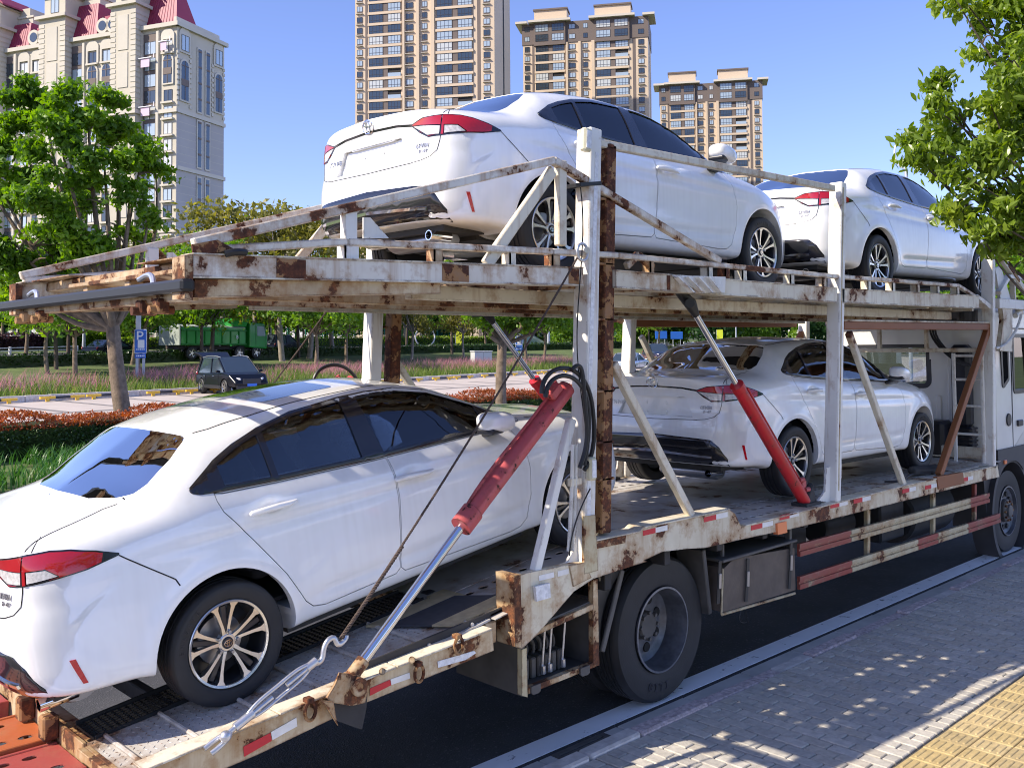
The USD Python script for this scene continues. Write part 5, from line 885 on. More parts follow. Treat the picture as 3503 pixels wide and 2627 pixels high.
def car_shell(nu=230, per=9, inset=0.0, zlo=None, top=0.0, xr=None):
    s = np.linspace(0, _s[-1], nu); x, w = _px(s), _pw(s)
    if xr is not None:
        x = np.linspace(xr[0], xr[1], 60); w = np.interp(x, _plan[:, 0], _plan[:, 1])
    S = _bspl(_sections(x), per); y, z = S[..., 0] * w[:, None], S[..., 1]
    X = np.repeat(x[:, None], S.shape[1], 1)
    tr = np.clip((-.45 - X) / .55, 0, 1) ** 1.5; tf = np.clip((X - 2.9) / .735, 0, 1) ** 1.5
    X = np.where(X < -.45, -.45 + (X + .45) * .93, X)
    X = X + _zr(np.clip(z, .2, 1.1)) * tr + _zf(np.clip(z, .15, .95)) * tf
    for cx in (0.0, 2.7):                                     # slightly flared wheel arches
        d = np.hypot(X - cx, z - .33); y = y + .012 * np.exp(-((d - .40) / .05) ** 2) * (z < .8) * (y > .6)
    if not inset:                                             # pressed creases: bumper corner, shoulder line, lower door
        px_, pz_ = np.array([.44, .545, .66, .715, .72, .66, .60]), np.array([.86, .78, .70, .62, .52, .42, .36])
        line = PchipInterpolator(pz_[::-1], px_[::-1])(np.clip(z, .36, .86)); side = np.clip((y - .45) / .2, 0, 1) * np.clip((z - .36) / .06, 0, 1) * np.clip((.84 - z) / .08, 0, 1)
        q_ = np.clip((-line - X + .03) / .06, 0, 1); y = y - .006 * side * q_ * q_ * (3 - 2 * q_)
        zl = np.interp(X, [-.4, .4, 1.4, 2.4], [.93, .895, .865, .84]); fade = np.clip((X + .45) / .4, 0, 1) * np.clip((2.6 - X) / .5, 0, 1) * (y > .6)
        y = y - .011 * fade * np.clip(1 - np.abs(z - zl + .05) / .055, 0, 1) ** 1.5
        zl2 = np.interp(X, [.4, 2.3], [.40, .43]); y = y - .010 * np.clip((X - .45) / .15, 0, 1) * np.clip((2.28 - X) / .15, 0, 1) * (y > .6) * np.clip(1 - np.abs(z - zl2) / .06, 0, 1) ** 1.5
    if not inset:
        for hx, hz in ((.335, .943), (1.285, .876)): y = y - .02 * np.exp(-((X - hx) / .06) ** 2 - ((z - hz) / .032) ** 2) * (y > .6)
    if inset:
        y = np.maximum(y - inset, 0) * (y > 0); z = np.where(z > zlo + top, np.maximum(z - top, zlo), zlo)
    n, m = y.shape
    R, L = np.stack([X, -y, z], -1), np.stack([X, y, z], -1)[:, ::-1]
    ring = np.concatenate([R, L[:, 1:-1]], 1); k = ring.shape[1]
    v = ring.reshape(-1, 3); i, j = np.meshgrid(np.arange(n - 1), np.arange(k), indexing='ij'); p = (i * k + j).ravel(); q = (i * k + (j + 1) % k).ravel()
    f = np.vstack([np.c_[p, q + k, q], np.c_[p, p + k, q + k]])
    if inset or xr is not None:
        for e, o in ((0, 1), (n - 1, 0)):
            c = len(v); v = np.vstack([v, ring[e].mean(0)]); a = e * k + np.arange(k); b = e * k + (np.arange(k) + 1) % k
            f = np.vstack([f, np.c_[np.full(k, c), a, b] if o else np.c_[np.full(k, c), b, a]])
    t = trimesh.Trimesh(v, f, process=True); t.merge_vertices(digits_vertex=6); t.update_faces(t.nondegenerate_faces()); t.fix_normals()
    if t.volume < 0: t.invert()
    return t
class Skin:
    """lays thin polygons on a surface seen along direction d"""
    def __init__(self, mesh, d, up):
        self.d = np.asarray(d, float) / np.linalg.norm(d); self.e2 = np.asarray(up, float) - self.d * (np.asarray(up) @ self.d); self.e2 /= np.linalg.norm(self.e2)
        self.e1 = np.cross(self.e2, self.d); n = mesh.vertex_normals; ok = (n @ self.d) > .12; v = mesh.vertices[ok]
        self.near = NearestNDInterpolator(np.c_[v @ self.e1, v @ self.e2], v @ self.d)
        p = np.c_[v @ self.e1, v @ self.e2]; q = np.round(p / .004).astype(int); best = {}
        h = v @ self.d
        for a in np.argsort(h): best[tuple(q[a])] = a
        keep = np.array(sorted(best.values())); self.f = LinearNDInterpolator(p[keep], h[keep])
    def uv(self, P): P = np.asarray(P, float); return np.c_[P @ self.e1, P @ self.e2]
    def depth(self, p):
        h = self.f(p); b = np.isnan(h)
        if b.any(): h[b] = self.near(p[b])
        return h
    def sheet(self, poly, off=.0015, thick=.004, step=.03):
        outs = []
        for g in getattr(poly, 'geoms', [poly]):
            if g.is_empty: continue
            g = g.simplify(.0004); bp = []
            for r in [g.exterior, *g.interiors]:
                L = r.length; m = max(8, int(L / step)); d = np.unique(np.r_[np.linspace(0, L, m, endpoint=False), [r.project(Point(c)) for c in r.coords[:-1]]])
                d = d[np.r_[True, np.diff(d) > 1e-5]]; bp.append(np.array([r.interpolate(t).coords[0] for t in d]))
            nb = [len(b) for b in bp]; B = np.vstack(bp); x0, y0, x1, y1 = g.bounds
            gx, gy = np.meshgrid(np.arange(x0, x1, step), np.arange(y0, y1, step)); G = np.c_[gx.ravel(), gy.ravel()]
            gi = g.buffer(-step * .35); G = G[shapely.contains_xy(gi, G[:, 0], G[:, 1])] if not gi.is_empty else G[:0]
            P = np.vstack([B, G]); tri = Delaunay(P).simplices; c = P[tri].mean(1); tri = tri[shapely.contains_xy(g, c[:, 0], c[:, 1])]
            ar = np.cross(P[tri[:, 1]] - P[tri[:, 0]], P[tri[:, 2]] - P[tri[:, 0]]); tri = tri[np.abs(ar) > 1e-10]; ar = ar[np.abs(ar) > 1e-10]; tri[ar < 0] = tri[ar < 0][:, ::-1]
            h = self.depth(P) + off; top = P[:, :1] * self.e1 + P[:, 1:] * self.e2 + h[:, None] * self.d; bot = top - thick * self.d
            n = len(P); e = np.vstack([tri[:, [0, 1]], tri[:, [1, 2]], tri[:, [2, 0]]]); key = {tuple(a) for a in e}; be = np.array([a for a in key if (a[1], a[0]) not in key])
            F = np.vstack([tri, tri[:, ::-1] + n, np.c_[be[:, 1], be[:, 0], be[:, 0] + n], np.c_[be[:, 1], be[:, 0] + n, be[:, 1] + n]])
            outs.append(trimesh.Trimesh(np.vstack([top, bot]), F, process=False))
        return cat(outs)
def mirror_y(m):
    m = m.copy(); m.vertices = m.vertices * [1, -1, 1]; m.invert(); return m
SHELL = car_shell()
def build_sedan(name, label, m):
    solid = MF(SHELL)
    for cx in (0.0, 2.7):                                     # wheel housings
        for s in (-1, 1): solid -= MF(T(lathe([(0, -.36), (.383, -.36), (.383, .36), (0, .36)], 56), M4((cx, s * .90, .318))))
    solid -= MF(T(box(-.45, 3.2, -2, 2, -.3, .22), np.eye(4)))
    cabin = MF(car_shell(60, 4, inset=.05, zlo=.36, top=.035, xr=(-.45, 2.38)))
    solid -= cabin
    DLO = rounded(Polygon([(-.085, 1.118), (-.02, 1.092), (.10, 1.078), (.42, 1.052), (1.0, 1.02), (1.4, 1.005), (2.18, .977), (2.37, .985), (2.2, 1.075), (2.0, 1.172), (1.67, 1.315), (1.42, 1.376), (1.2, 1.394), (1.0, 1.396), (.655, 1.381), (.42, 1.338), (.25, 1.287), (.113, 1.232)]), .018)
    hole = DLO.buffer(-.022)
    solid -= MF(prism(hole, -1.2, 1.2, 'xz'))
    rw = np.array([(.105, 0), (.125, .30), (.142, .47), (.128, .535), (.085, .578), (-.03, .632), (-.20, .668), (-.30, .645), (-.39, .56), (-.47, .38), (-.50, .0)])
    RW = rounded(Polygon(np.vstack([rw, (rw * [1, -1])[::-1]])).buffer(0), .02)
    solid -= MF(prism(RW.buffer(-.06), .9, 1.7, 'xy'))
    ws = np.array([(1.47, 0), (1.50, .30), (1.54, .50), (1.62, .555), (2.0, .635), (2.26, .685), (2.33, .64), (2.40, .40), (2.42, 0)])
    WS = rounded(Polygon(np.vstack([ws, (ws * [1, -1])[::-1]])).buffer(0), .02)
    solid -= MF(prism(WS.buffer(-.04), .95, 1.7, 'xy'))
    # plate recess in the boot lid
    solid -= MF(prism(Polygon([(-.42, .735), (.42, .735), (.335, .905), (-.335, .905)]), -1.3, -.885, 'yz'))
    rdoor = rounded(Polygon([(.055, 1.30), (.055, 1.04), (.07, .985), (.15, .875), (.355, .573), (.455, .385), (.50, .34), (.58, .322), (1.07, .334), (1.105, .36), (1.155, .82), (1.14, 1.02), (1.06, 1.5), (.4, 1.5)]), .006)
    fdoor = rounded(Polygon([(1.165, .82), (1.112, .36), (1.14, .332), (2.03, .302), (2.12, .312), (2.18, .352), (2.235, .50), (2.258, .68), (2.235, .82), (2.165, .985), (2.16, 1.3), (1.9, 1.5), (1.07, 1.5), (1.15, 1.02)]), .006)
    lim = Polygon([(-.5, 0), (3, 0), (3, .95), (2.37, .975), (2.18, .972), (1.4, 1.0), (1.0, 1.014), (.42, 1.046), (.1, 1.07), (-.1, 1.12)])      # doors end at the window sill
    rdoor, fdoor = rdoor.intersection(lim), fdoor.intersection(lim)
    doors = []
    for dr in (rdoor, fdoor):
        for s in (-1, 1):
            lo, hi = (-1.2, -.60) if s < 0 else (.60, 1.2)
            doors.append(solid ^ MF(prism(dr.buffer(-.0025), lo, hi, 'xz')))
            solid -= MF(prism(dr.buffer(.0025), lo, hi, 'xz'))
    car = thing(name, label, 'car', m)
    part(car, 'body', TM(solid), 'car_white', 28)
    for k, nme in enumerate(('rear_door', 'rear_door', 'front_door', 'front_door')): part(car, nme, TM(doors[k]), 'car_white', 28)
    side, rear, top = Skin(SHELL, (0, -1, 0), (0, 0, 1)), Skin(SHELL, (-1, 0, 0), (0, 0, 1)), Skin(SHELL, (0, 0, 1), (0, 1, 0))
    # side view: e1 is along x for the right side
    sx = side.e1[0]
    S = lambda P: affinity.scale(P, sx, 1, origin=(0, 0))
    def both(nm, mesh, mt, sm=30, par=car): return part(par, nm, mesh, mt, sm), part(par, nm, mirror_y(mesh), mt, sm)
    panes = [Polygon([(.125, 1.055), (.402, 1.035), (.402, 1.345), (.125, 1.255)]), Polygon([(.438, 1.0), (.992, .98), (.985, 1.42), (.438, 1.42)]), Polygon([(1.155, .98), (1.985, .95), (1.985, 1.5), (1.09, 1.5), (1.12, 1.2)])]
    panes = [rounded(p.intersection(DLO.buffer(-.026)), .008) for p in panes]
    trim = DLO
    for p in panes: trim = trim.difference(p)
    both('window_trim', side.sheet(S(trim), .0025, .02, .04), 'car_black')
    for p, nm in zip(panes, ('quarter_window', 'rear_side_window', 'front_side_window')): both(nm, side.sheet(S(p.buffer(.006)), -.007, .003, .06), 'car_glass')
    # rain deflectors behind the upper window edge
    tp = top.e1[0]
    def TOP(P): return affinity.scale(affinity.translate(P), tp, 1, origin=(0, 0))
    band = RW.difference(rounded(RW.buffer(-.055), .05))
    part(car, 'rear_window_border', top.sheet(TOP(band), -.001, .006, .05), 'car_black')
    part(car, 'rear_window', top.sheet(TOP(RW.buffer(-.05)), -.002, .003, .05), 'car_glass_rear')
    part(car, 'windshield', top.sheet(TOP(WS.buffer(-.03)), -.002, .003, .06), 'car_glass')
    part(car, 'windshield_border', top.sheet(TOP(WS.difference(WS.buffer(-.045))), -.001, .006, .06), 'car_black')
    part(car, 'sunroof', top.sheet(TOP(rounded(Polygon([(.62, -.40), (1.12, -.40), (1.12, .40), (.62, .40)]), .05)), .002, .01, .06), 'screen_black')
    # seams
    def line(sk, pts, w=.0045): return LineString(sk.uv(pts)).buffer(w / 2, cap_style=2)
    for s in (-1, 1):
        pass
    seamT = [(-.36, -.60, 1.2), (-.43, -.585, 1.2), (-.60, -.625, 1.2), (-.78, -.655, 1.2), (-.83, -.668, 1.2)]
    ditch = [(.125, -.50, 1.4), (.20, -.528, 1.4), (.45, -.545, 1.4), (.8, -.545, 1.4), (1.2, -.54, 1.4), (1.52, -.525, 1.4)]
    hoodl = [(2.40, -.73, 1), (2.7, -.70, 1), (3.1, -.66, 1), (3.4, -.55, 1)]
    [both('panel_gap', top.sheet(line(top, p, w), .0018, .004, .03), 'seam_black') for p, w in ((seamT, .005), (ditch, .009), (hoodl, .006))]
    dg = Skin(SHELL, (-.72, -.69, 0), (0, 0, 1))
    lid = [(-.87, -.684, .885), (-.87, -.677, .845), (-.88, -.66, .78), (-.905, -.62, .742), (-.93, -.55, .722), (-.94, -.45, .714)]
    quarter = [(-.475, -.838, .927), (-.36, -.857, .834), (-.235, -.872, .735), (-.215, -.875, .70)]
    tlseam = [(-.80, -.692, 1.07), (-.81, -.692, 1.02)]
    [both('panel_gap', dg.sheet(line(dg, p), .0022, .004, .03), 'seam_black') for p in (lid, quarter, tlseam)]
    r1 = rear.e1[1]
    def REAR(P): return affinity.scale(P, r1, 1, origin=(0, 0))
    part(car, 'panel_gap', rear.sheet(REAR(LineString([(-.47, .714), (0, .706), (.47, .714)]).buffer(.0024, cap_style=2)), .0025, .005, .025), 'seam_black')
    # tail lights
    o = np.array([(-.93, -.455, .966), (-.92, -.56, 1.0), (-.84, -.69, 1.013), (-.75, -.74, 1.014), (-.67, -.775, 1.001), (-.57, -.813, .972), (-.465, -.838, .932), (-.62, -.819, .902), (-.735, -.79, .893), (-.87, -.69, .876), (-.90, -.595, .873), (-.92, -.53, .91)])
    u = rounded(Polygon(dg.uv(o)), .004)
    c1 = Polygon(dg.uv([(-.935, -.475, .957), (-.90, -.585, .884), (-.865, -.668, .882), (-.86, -.672, .94)]))
    c2 = Polygon(dg.uv([(-.85, -.70, .94), (-.855, -.70, .885), (-.735, -.785, .901), (-.78, -.755, .94)]))
    split = LineString(dg.uv([(-.85, -.683, 1.02), (-.865, -.684, .94), (-.875, -.684, .865)])).buffer(.004)
    tls = both('tail_light', dg.sheet(u.buffer(.003), .003, .012, .035), 'car_black')
    red = u.buffer(-.004).difference(c1.buffer(.004)).difference(c2.buffer(.004)).difference(split)
    tip = Polygon(dg.uv([(-.56, -.86, 1.05), (-.40, -.86, 1.05), (-.40, -.86, .85), (-.60, -.86, .85)]))
    red = red.difference(tip)
    for q, fl in zip(tls, (lambda a: a, mirror_y)):
        part(q, 'red_lens', fl(dg.sheet(red, .009, .007, .03)), 'lens_red')
        part(q, 'clear_lens', fl(dg.sheet(c1.buffer(-.002), .006, .006, .02)), 'lens_clear'); part(q, 'clear_lens', fl(dg.sheet(c2.buffer(-.002), .006, .006, .02)), 'lens_clear')
    part(car, 'boot_strip', rear.sheet(REAR(Polygon([(-.47, .972), (-.3, .992), (0, 1.002), (.3, .992), (.47, .972), (.47, .955), (.3, .978), (0, .988), (-.3, .978), (-.47, .955)])), .002, .006, .04), 'car_black')
    # rear bumper
    dif = rounded(Polygon([(-.60, .548), (-.50, .556), (0, .575), (.50, .556), (.60, .548), (.665, .49), (.715, .39), (.70, .32), (.55, .285), (-.55, .285), (-.70, .32), (-.715, .39), (-.665, .49)]), .02)
    part(car, 'rear_diffuser', rear.sheet(REAR(dif), .006, .02, .05), 'car_black')
    part(car, 'bumper_strip', rear.sheet(REAR(Polygon([(-.60, .41), (0, .435), (.60, .41), (.60, .392), (0, .415), (-.60, .392)])), .016, .012, .05), 'chrome')
    cr = [(-.70, -.70, .625), (-.66, -.80, .63), (-.655, -.83, .615), (-.60, -.86, .50), (-.545, -.89, .375)]
    rf = Polygon(dg.uv([(-.745, -.79, .505), (-.72, -.80, .505), (-.68, -.80, .378), (-.70, -.795, .378)]))
    both('reflector', dg.sheet(rf, .004, .006, .03), 'lens_red')
    part(car, 'plate_panel', prism(rounded(Polygon([(-.405, .74), (.405, .74), (.325, .90), (-.325, .90)]), .012), -.8945, -.884, 'yz'), 'car_white')
    part(car, 'plate_light_bar', prism(rounded(Polygon([(-.24, .898), (.24, .898), (.30, .925), (-.30, .925)]), .006), -.915, -.886, 'yz'), 'car_white')
    part(car, 'plate_bolt', cat([T(lathe([(0, -.004), (.012, -.004), (.012, .004), (0, .004)], 10, 'x'), M4((-.897, y, z))) for y, z in ((-.11, .845), (.11, .845), (-.11, .765), (.11, .765))]), 'car_white')
    # marks
    zx = lambda y, z: float(rear.depth(np.array([[y * r1, z]]))[0])
    e = []
    for rx, rz, oz in ((.062, .046, 0), (.046, .019, .022), (.019, .040, .001)):
        a = np.linspace(0, 2 * np.pi, 40); y, z = rx * np.cos(a), 1.037 - .008 + oz + rz * np.sin(a)
        e.append(tube(np.c_[[-zx(q, w) for q, w in zip(y, z)], y, z] - [.003, 0, 0], .0042, 6, False))
    part(car, 'emblem', cat(e), 'chrome')
    def letters(s, h, y0, z0, slant=.25):
        t = text(s, h, .004, True); t.vertices[:, 0] += slant * t.vertices[:, 1]
        return place(t, (-zx(y0, z0) - .001, y0, z0), (0.16 * np.sign(-y0), -1, 0), (0, 0, 1))
    part(car, 'lettering', cat([letters('LEVIN', .026, -.545, .822), letters('D-4T', .02, -.555, .785)]), 'steel_grey')
    han = {'g': [((.5, 1), (.5, .85)), ((0, .85), (1, .85)), ((.1, .85), (0, 0))], 'q': [((.05, .95), (.15, .8)), ((0, .65), (.12, .55)), ((0, .05), (.15, .3)), ((.35, 1), (.25, .8)), ((.35, .82), (1, .82)), ((.4, .6), (.9, .6)), ((.3, .4), (.85, .4)), ((.85, .4), (1, .05))],
           'f': [((.1, .85), (.9, .85)), ((.15, .6), (.85, .6)), ((0, .32), (1, .32)), ((.5, 1), (.5, 0))], 't': [((.05, .9), (.95, .9)), ((.05, .05), (.95, .05)), ((.05, .05), (.05, .9)), ((.95, .05), (.95, .9)), ((.5, .05), (.5, .9)), ((.05, .48), (.95, .48))]}
    bars = []
    for k, ch in enumerate('gqft'):
        for a, b in han[ch]:
            p = [(-zx(.52 - .042 * (k + q[0] * .8), .822 + .034 * q[1]) - .003, .52 - .042 * (k + q[0] * .8), .822 + .034 * q[1]) for q in (a, b)]
            bars.append(beam(p[0], p[1], .0035, .0045, (1, 0, 0), 0))
    part(car, 'lettering', cat(bars), 'steel_grey')
    # mirrors, handles
    sv = trimesh.creation.icosphere(3, 1.0).vertices; sg_ = np.sign(sv) * np.abs(sv) ** .72; mv = sg_ / np.maximum(np.abs(sg_).max(), 1); mv = mv * [.135, .088, .066]
    mv[:, 2] += mv[:, 0] * -.16; mv[:, 1] *= 1 - .9 * np.maximum(mv[:, 0], 0); mir = trimesh.convex.convex_hull(mv + [1.905, -.985, 1.072])
    mb = hull([(1.81, -.93, 1.03, .022), (1.82, -1.035, 1.03, .02), (1.98, -.94, 1.012, .022), (2.0, -1.01, 1.022, .016)], 2)
    ft = hull([(1.90, -.93, 1.01, .02), (2.02, -.90, .985, .018), (2.03, -.83, .97, .02), (1.93, -.83, .975, .02)], 1)
    for q, fl in zip(both('mirror', mir, 'car_white', 45), (lambda a: a, mirror_y)):
        part(q, 'mirror_base', fl(cat([mb, ft])), 'trim_black', 45)
    for x0, z0, x1, z1 in ((.205, .945, .47, .935), (1.15, .885, 1.425, .865)):
        h = hull([(x0, -.892, z0 - .004, .016), (x0 + .06, -.91, z0 + .002, .015), ((x0 + x1) / 2, -.916, (z0 + z1) / 2 + .006, .017), (x1 - .05, -.908, z1 + .004, .013), (x1, -.892, z1 + .006, .009)], 1)
        both('door_handle', h, 'car_white', 50)
    hl = Skin(SHELL, (.55, -.83, 0), (0, 0, 1))
    both('headlight', hl.sheet(rounded(Polygon(hl.uv([(3.0, -.83, .80), (3.2, -.77, .75), (3.45, -.60, .69), (3.52, -.5, .66), (3.45, -.62, .62), (3.25, -.77, .66)])), .004), .003, .008, .04), 'lens_clear')
    fr = Skin(SHELL, (1, 0, 0), (0, 0, 1)); f1 = fr.e1[1]
    part(car, 'front_grille', fr.sheet(rounded(Polygon([(-.62, .28), (.62, .28), (.5, .50), (-.5, .50)]), .03), .004, .01, .06), 'trim_black')
    # wheels
    tyre = lathe([(.222, -.085), (.236, -.098), (.275, -.1025), (.300, -.098), (.312, -.086), (.316, -.070), (.3165, -.045), (.309, -.044), (.309, -.036), (.3165, -.035), (.317, -.008), (.309, -.007), (.309, .007), (.317, .008), (.3165, .035), (.309, .036), (.309, .044), (.3165, .045), (.316, .070), (.312, .086), (.300, .098), (.275, .1025), (.236, .098), (.222, .085)], 64)
    barrel = lathe([(.221, -.092), (.212, -.080), (.200, -.060), (.195, .06), (.12, .062), (.0, .064)], 56)
    lip = lathe([(.2065, -.083), (.2085, -.0905), (.219, -.0955), (.2225, -.092), (.2215, -.083)], 64)
    sp, pk = [], []
    for k in range(5):
        a0 = 2 * np.pi * k / 5 + .31
        for s in (-1, 1):
            a1 = a0 + s * .165; a2 = a0 + s * .30
            P = lambda r, a, o: np.array([r * np.cos(a) - o * np.sin(a), -.0, r * np.sin(a) + o * np.cos(a)])
            pts = [(.042, a0 + s * .25, .010), (.085, a0 + s * .205, .0075), (.15, a0 + s * .235, .0085), (.188, a0 + s * .255, .012), (.209, a0 + s * .265, .026)]
            L = np.array([P(r, a, w) for r, a, w in pts]); Rr = np.array([P(r, a, -w) for r, a, w in pts])
            yo = np.array([-.062, -.068, -.077, -.083, -.087])
            v = np.vstack([L + yo[:, None] * [0, 1, 0], Rr + yo[:, None] * [0, 1, 0], L + [0, -.045, 0], Rr + [0, -.045, 0]]); n = len(pts); f = []
            for q in range(n - 1):
                f += [(q, q + 1, n + q + 1), (q, n + q + 1, n + q), (q, 2 * n + q, 2 * n + q + 1), (q, 2 * n + q + 1, q + 1), (n + q, n + q + 1, 3 * n + q + 1), (n + q, 3 * n + q + 1, 3 * n + q)]
            t = trimesh.Trimesh(v, f, process=False); t.fix_normals(); sp.append(t)
        pk.append(beam(P(.05, a0, 0) + [0, -.040, 0], P(.20, a0, 0) + [0, -.055, 0], .034, .03, (0, 1, 0), .006))
    hub = lathe([(.0, -.0655), (.040, -.0655), (.047, -.060), (.05, -.03), (.0, -.03)], 40)
    cap = lathe([(.0, -.0725), (.026, -.0725), (.030, -.070), (.031, -.062), (0, -.062)], 32)
    a = np.linspace(0, 2 * np.pi, 28); em = cat([tube(np.c_[x * np.cos(a), np.full(28, -.0735), z * np.sin(a) + dz], .0022, 5, False) for x, z, dz in ((.021, .016, 0), (.016, .006, .008), (.006, .015, 0))])
    nuts = cat([T(lathe([(0, -.077), (.008, -.077), (.0105, -.072), (.0105, -.055), (0, -.055)], 8), M4((.056 * np.cos(2 * np.pi * k / 5), 0, .056 * np.sin(2 * np.pi * k / 5)))) for k in range(5)])
    dish = lathe([(0, .02), (.125, .02), (.128, .03), (.128, .045), (0, .045)], 40)
    let = []
    for k, ch in enumerate('ENASAVE'):
        aa = math.radians(150 + 7.5 * -k + 20); t = text(ch, .022, .0015, True); r = .262
        let.append(place(t, (r * np.cos(aa), -.1035, r * np.sin(aa)), (math.sin(aa), 0, -math.cos(aa)), (math.cos(aa), 0, math.sin(aa))))
    for cx in (0.0, 2.7):
        for s in (-1, 1):
            sp_ang = {0.0: 0.0, 2.7: .9}[cx]
            mm = M4((cx, s * .772, .316)) @ (np.eye(4) if s < 0 else np.diag([-1, -1, 1, 1.0])) @ trimesh.transformations.rotation_matrix(sp_ang, [0, 1, 0])
            w = part(car, 'wheel', T(tyre, mm), 'rubber', 40)
            part(w, 'rim', T(barrel, mm), 'alloy_dark', 40); part(w, 'rim_lip', T(lip, mm), 'alloy_bright', 40)
            part(w, 'spokes', T(cat(sp + [hub]), mm), 'alloy_bright', 20); part(w, 'spoke_pocket', T(cat(pk), mm), 'alloy_dark', 20)
            part(w, 'hub_cap', T(cap, mm), 'trim_black'); part(w, 'hub_emblem', T(em, mm), 'chrome'); part(w, 'wheel_nut', T(nuts, mm), 'steel_grey'); part(w, 'brake_disc', T(dish, mm), 'steel_grey')
            if s < 0: part(w, 'tyre_lettering', T(cat(let), mm), 'trim_black', False)
    # cabin
    def seat(x, y, w):
        return cat([hull([(x, y - w, .55, .06), (x, y + w, .55, .06), (x + .46, y - w, .60, .06), (x + .46, y + w, .60, .06)]), hull([(x - .02, y - w, .60, .06), (x - .02, y + w, .60, .06), (x - .25, y - w * .8, 1.08, .05), (x - .25, y + w * .8, 1.08, .05)]), hull([(x - .27, y - .1, 1.20, .05), (x - .27, y + .1, 1.20, .05), (x - .26, y - .09, 1.14, .04), (x - .26, y + .09, 1.14, .04)])])
    part(car, 'front_seat', seat(1.22, -.37, .2), 'seat_cloth', 40); part(car, 'front_seat', seat(1.22, .37, .2), 'seat_cloth', 40)
    part(car, 'rear_seat', cat([hull([(.35, -.58, .55, .06), (.35, .58, .55, .06), (.78, -.58, .6, .06), (.78, .58, .6, .06)]), hull([(.33, -.58, .6, .06), (.33, .58, .6, .06), (.10, -.52, 1.0, .05), (.10, .52, 1.0, .05)])] + [hull([(.07, y - .1, 1.10, .045), (.07, y + .1, 1.10, .045), (.09, y, 1.04, .04)]) for y in (-.35, .35)]), 'seat_cloth', 40)
    part(car, 'parcel_shelf', box(-.42, .05, -.60, .60, .985, 1.0), 'car_cabin')
    part(car, 'dashboard', hull([(1.98, -.66, .88, .07), (1.98, .66, .88, .07), (2.3, -.66, .90, .03), (2.3, .66, .90, .03), (1.95, -.66, .62, .05), (1.95, .66, .62, .05)]), 'car_cabin', 40)
    a = np.linspace(0, 2 * np.pi, 30); part(car, 'steering_wheel', cat([T(tube(np.c_[0 * a, .185 * np.cos(a), .185 * np.sin(a)], .014, 6, False), M4((1.74, .37, .90), 0, -.45)), T(beam((0, -.18, 0), (0, .18, 0), .03, .04), M4((1.74, .37, .90), 0, -.45)), rod((1.74, .37, .90), (1.95, .37, .80), .03)]), 'trim_black', 40)
    part(car, 'screen', T(box(-.008, .008, -.13, .13, -.085, .085, .005), M4((1.86, 0, 1.02), 0, -.1)), 'screen_black')
    part(car, 'cabin_floor', box(.0, 2.2, -.70, .70, .38, .40), 'car_cabin')
    part(car, 'underbody', cat([box(.42, 2.28, -.70, .70, .18, .225), box(-.78, -.42, -.60, .60, .27, .31), box(-.42, .42, -.52, .52, .24, .30), box(2.28, 3.3, -.54, .54, .17, .22)]), 'under_dark', False)
    mf = T(lathe([(0, -.30), (.07, -.30), (.085, -.27), (.085, .27), (.07, .30), (0, .30)], 24), M4((-.62, -.18, .235)))
    mf.vertices[:, 2] = .235 + (mf.vertices[:, 2] - .235) * .75; mf.vertices[:, 0] = -.62 + (mf.vertices[:, 0] + .62) * 1.2
    part(car, 'muffler', cat([mf, tube([(-.52, -.3, .25), (.3, -.15, .24), (1.2, -.1, .2)], .025, 8)]), 'steel_grey', 40)
    part(car, 'exhaust_tip', T(lathe([(.028, -.09), (.034, -.09), (.034, .09), (.0, .09)], 20, 'x'), M4((-.735, -.50, .245))), 'chrome', 40)
    return car
CAR_AT = {'A': (2.385, 4.572, 1.0485, .151, .005), 'B': (4.779, 4.524, 3.372, .004, 0), 'C': (9.389, 4.350, 3.359, .014, -.006), 'D': (7.808, 4.439, 1.515, -.006, -.003)}
def car_matrix(k):
    X, Y, Z, pi, ya = CAR_AT[k]; a = M4((0, 0, 0), ya, pi); o = a @ np.array([0, -.86, .316, 1.0]); a[:3, 3] = np.array([X, Y, Z]) - o[:3]; return a
LAB = {'A': 'white sedan nose-up on the sloping lower ramp, nearest the camera', 'B': 'white sedan on the upper deck whose whole tail shows against the towers',
       'C': 'white sedan on the upper deck half behind the overhanging tree branch', 'D': 'white sedan on the flat lower deck just behind the truck cab'}
sedan = build_sedan('white_sedan', LAB['A'], car_matrix('A'))
for k in 'BCD': dup(sedan, car_matrix(k), LAB[k])
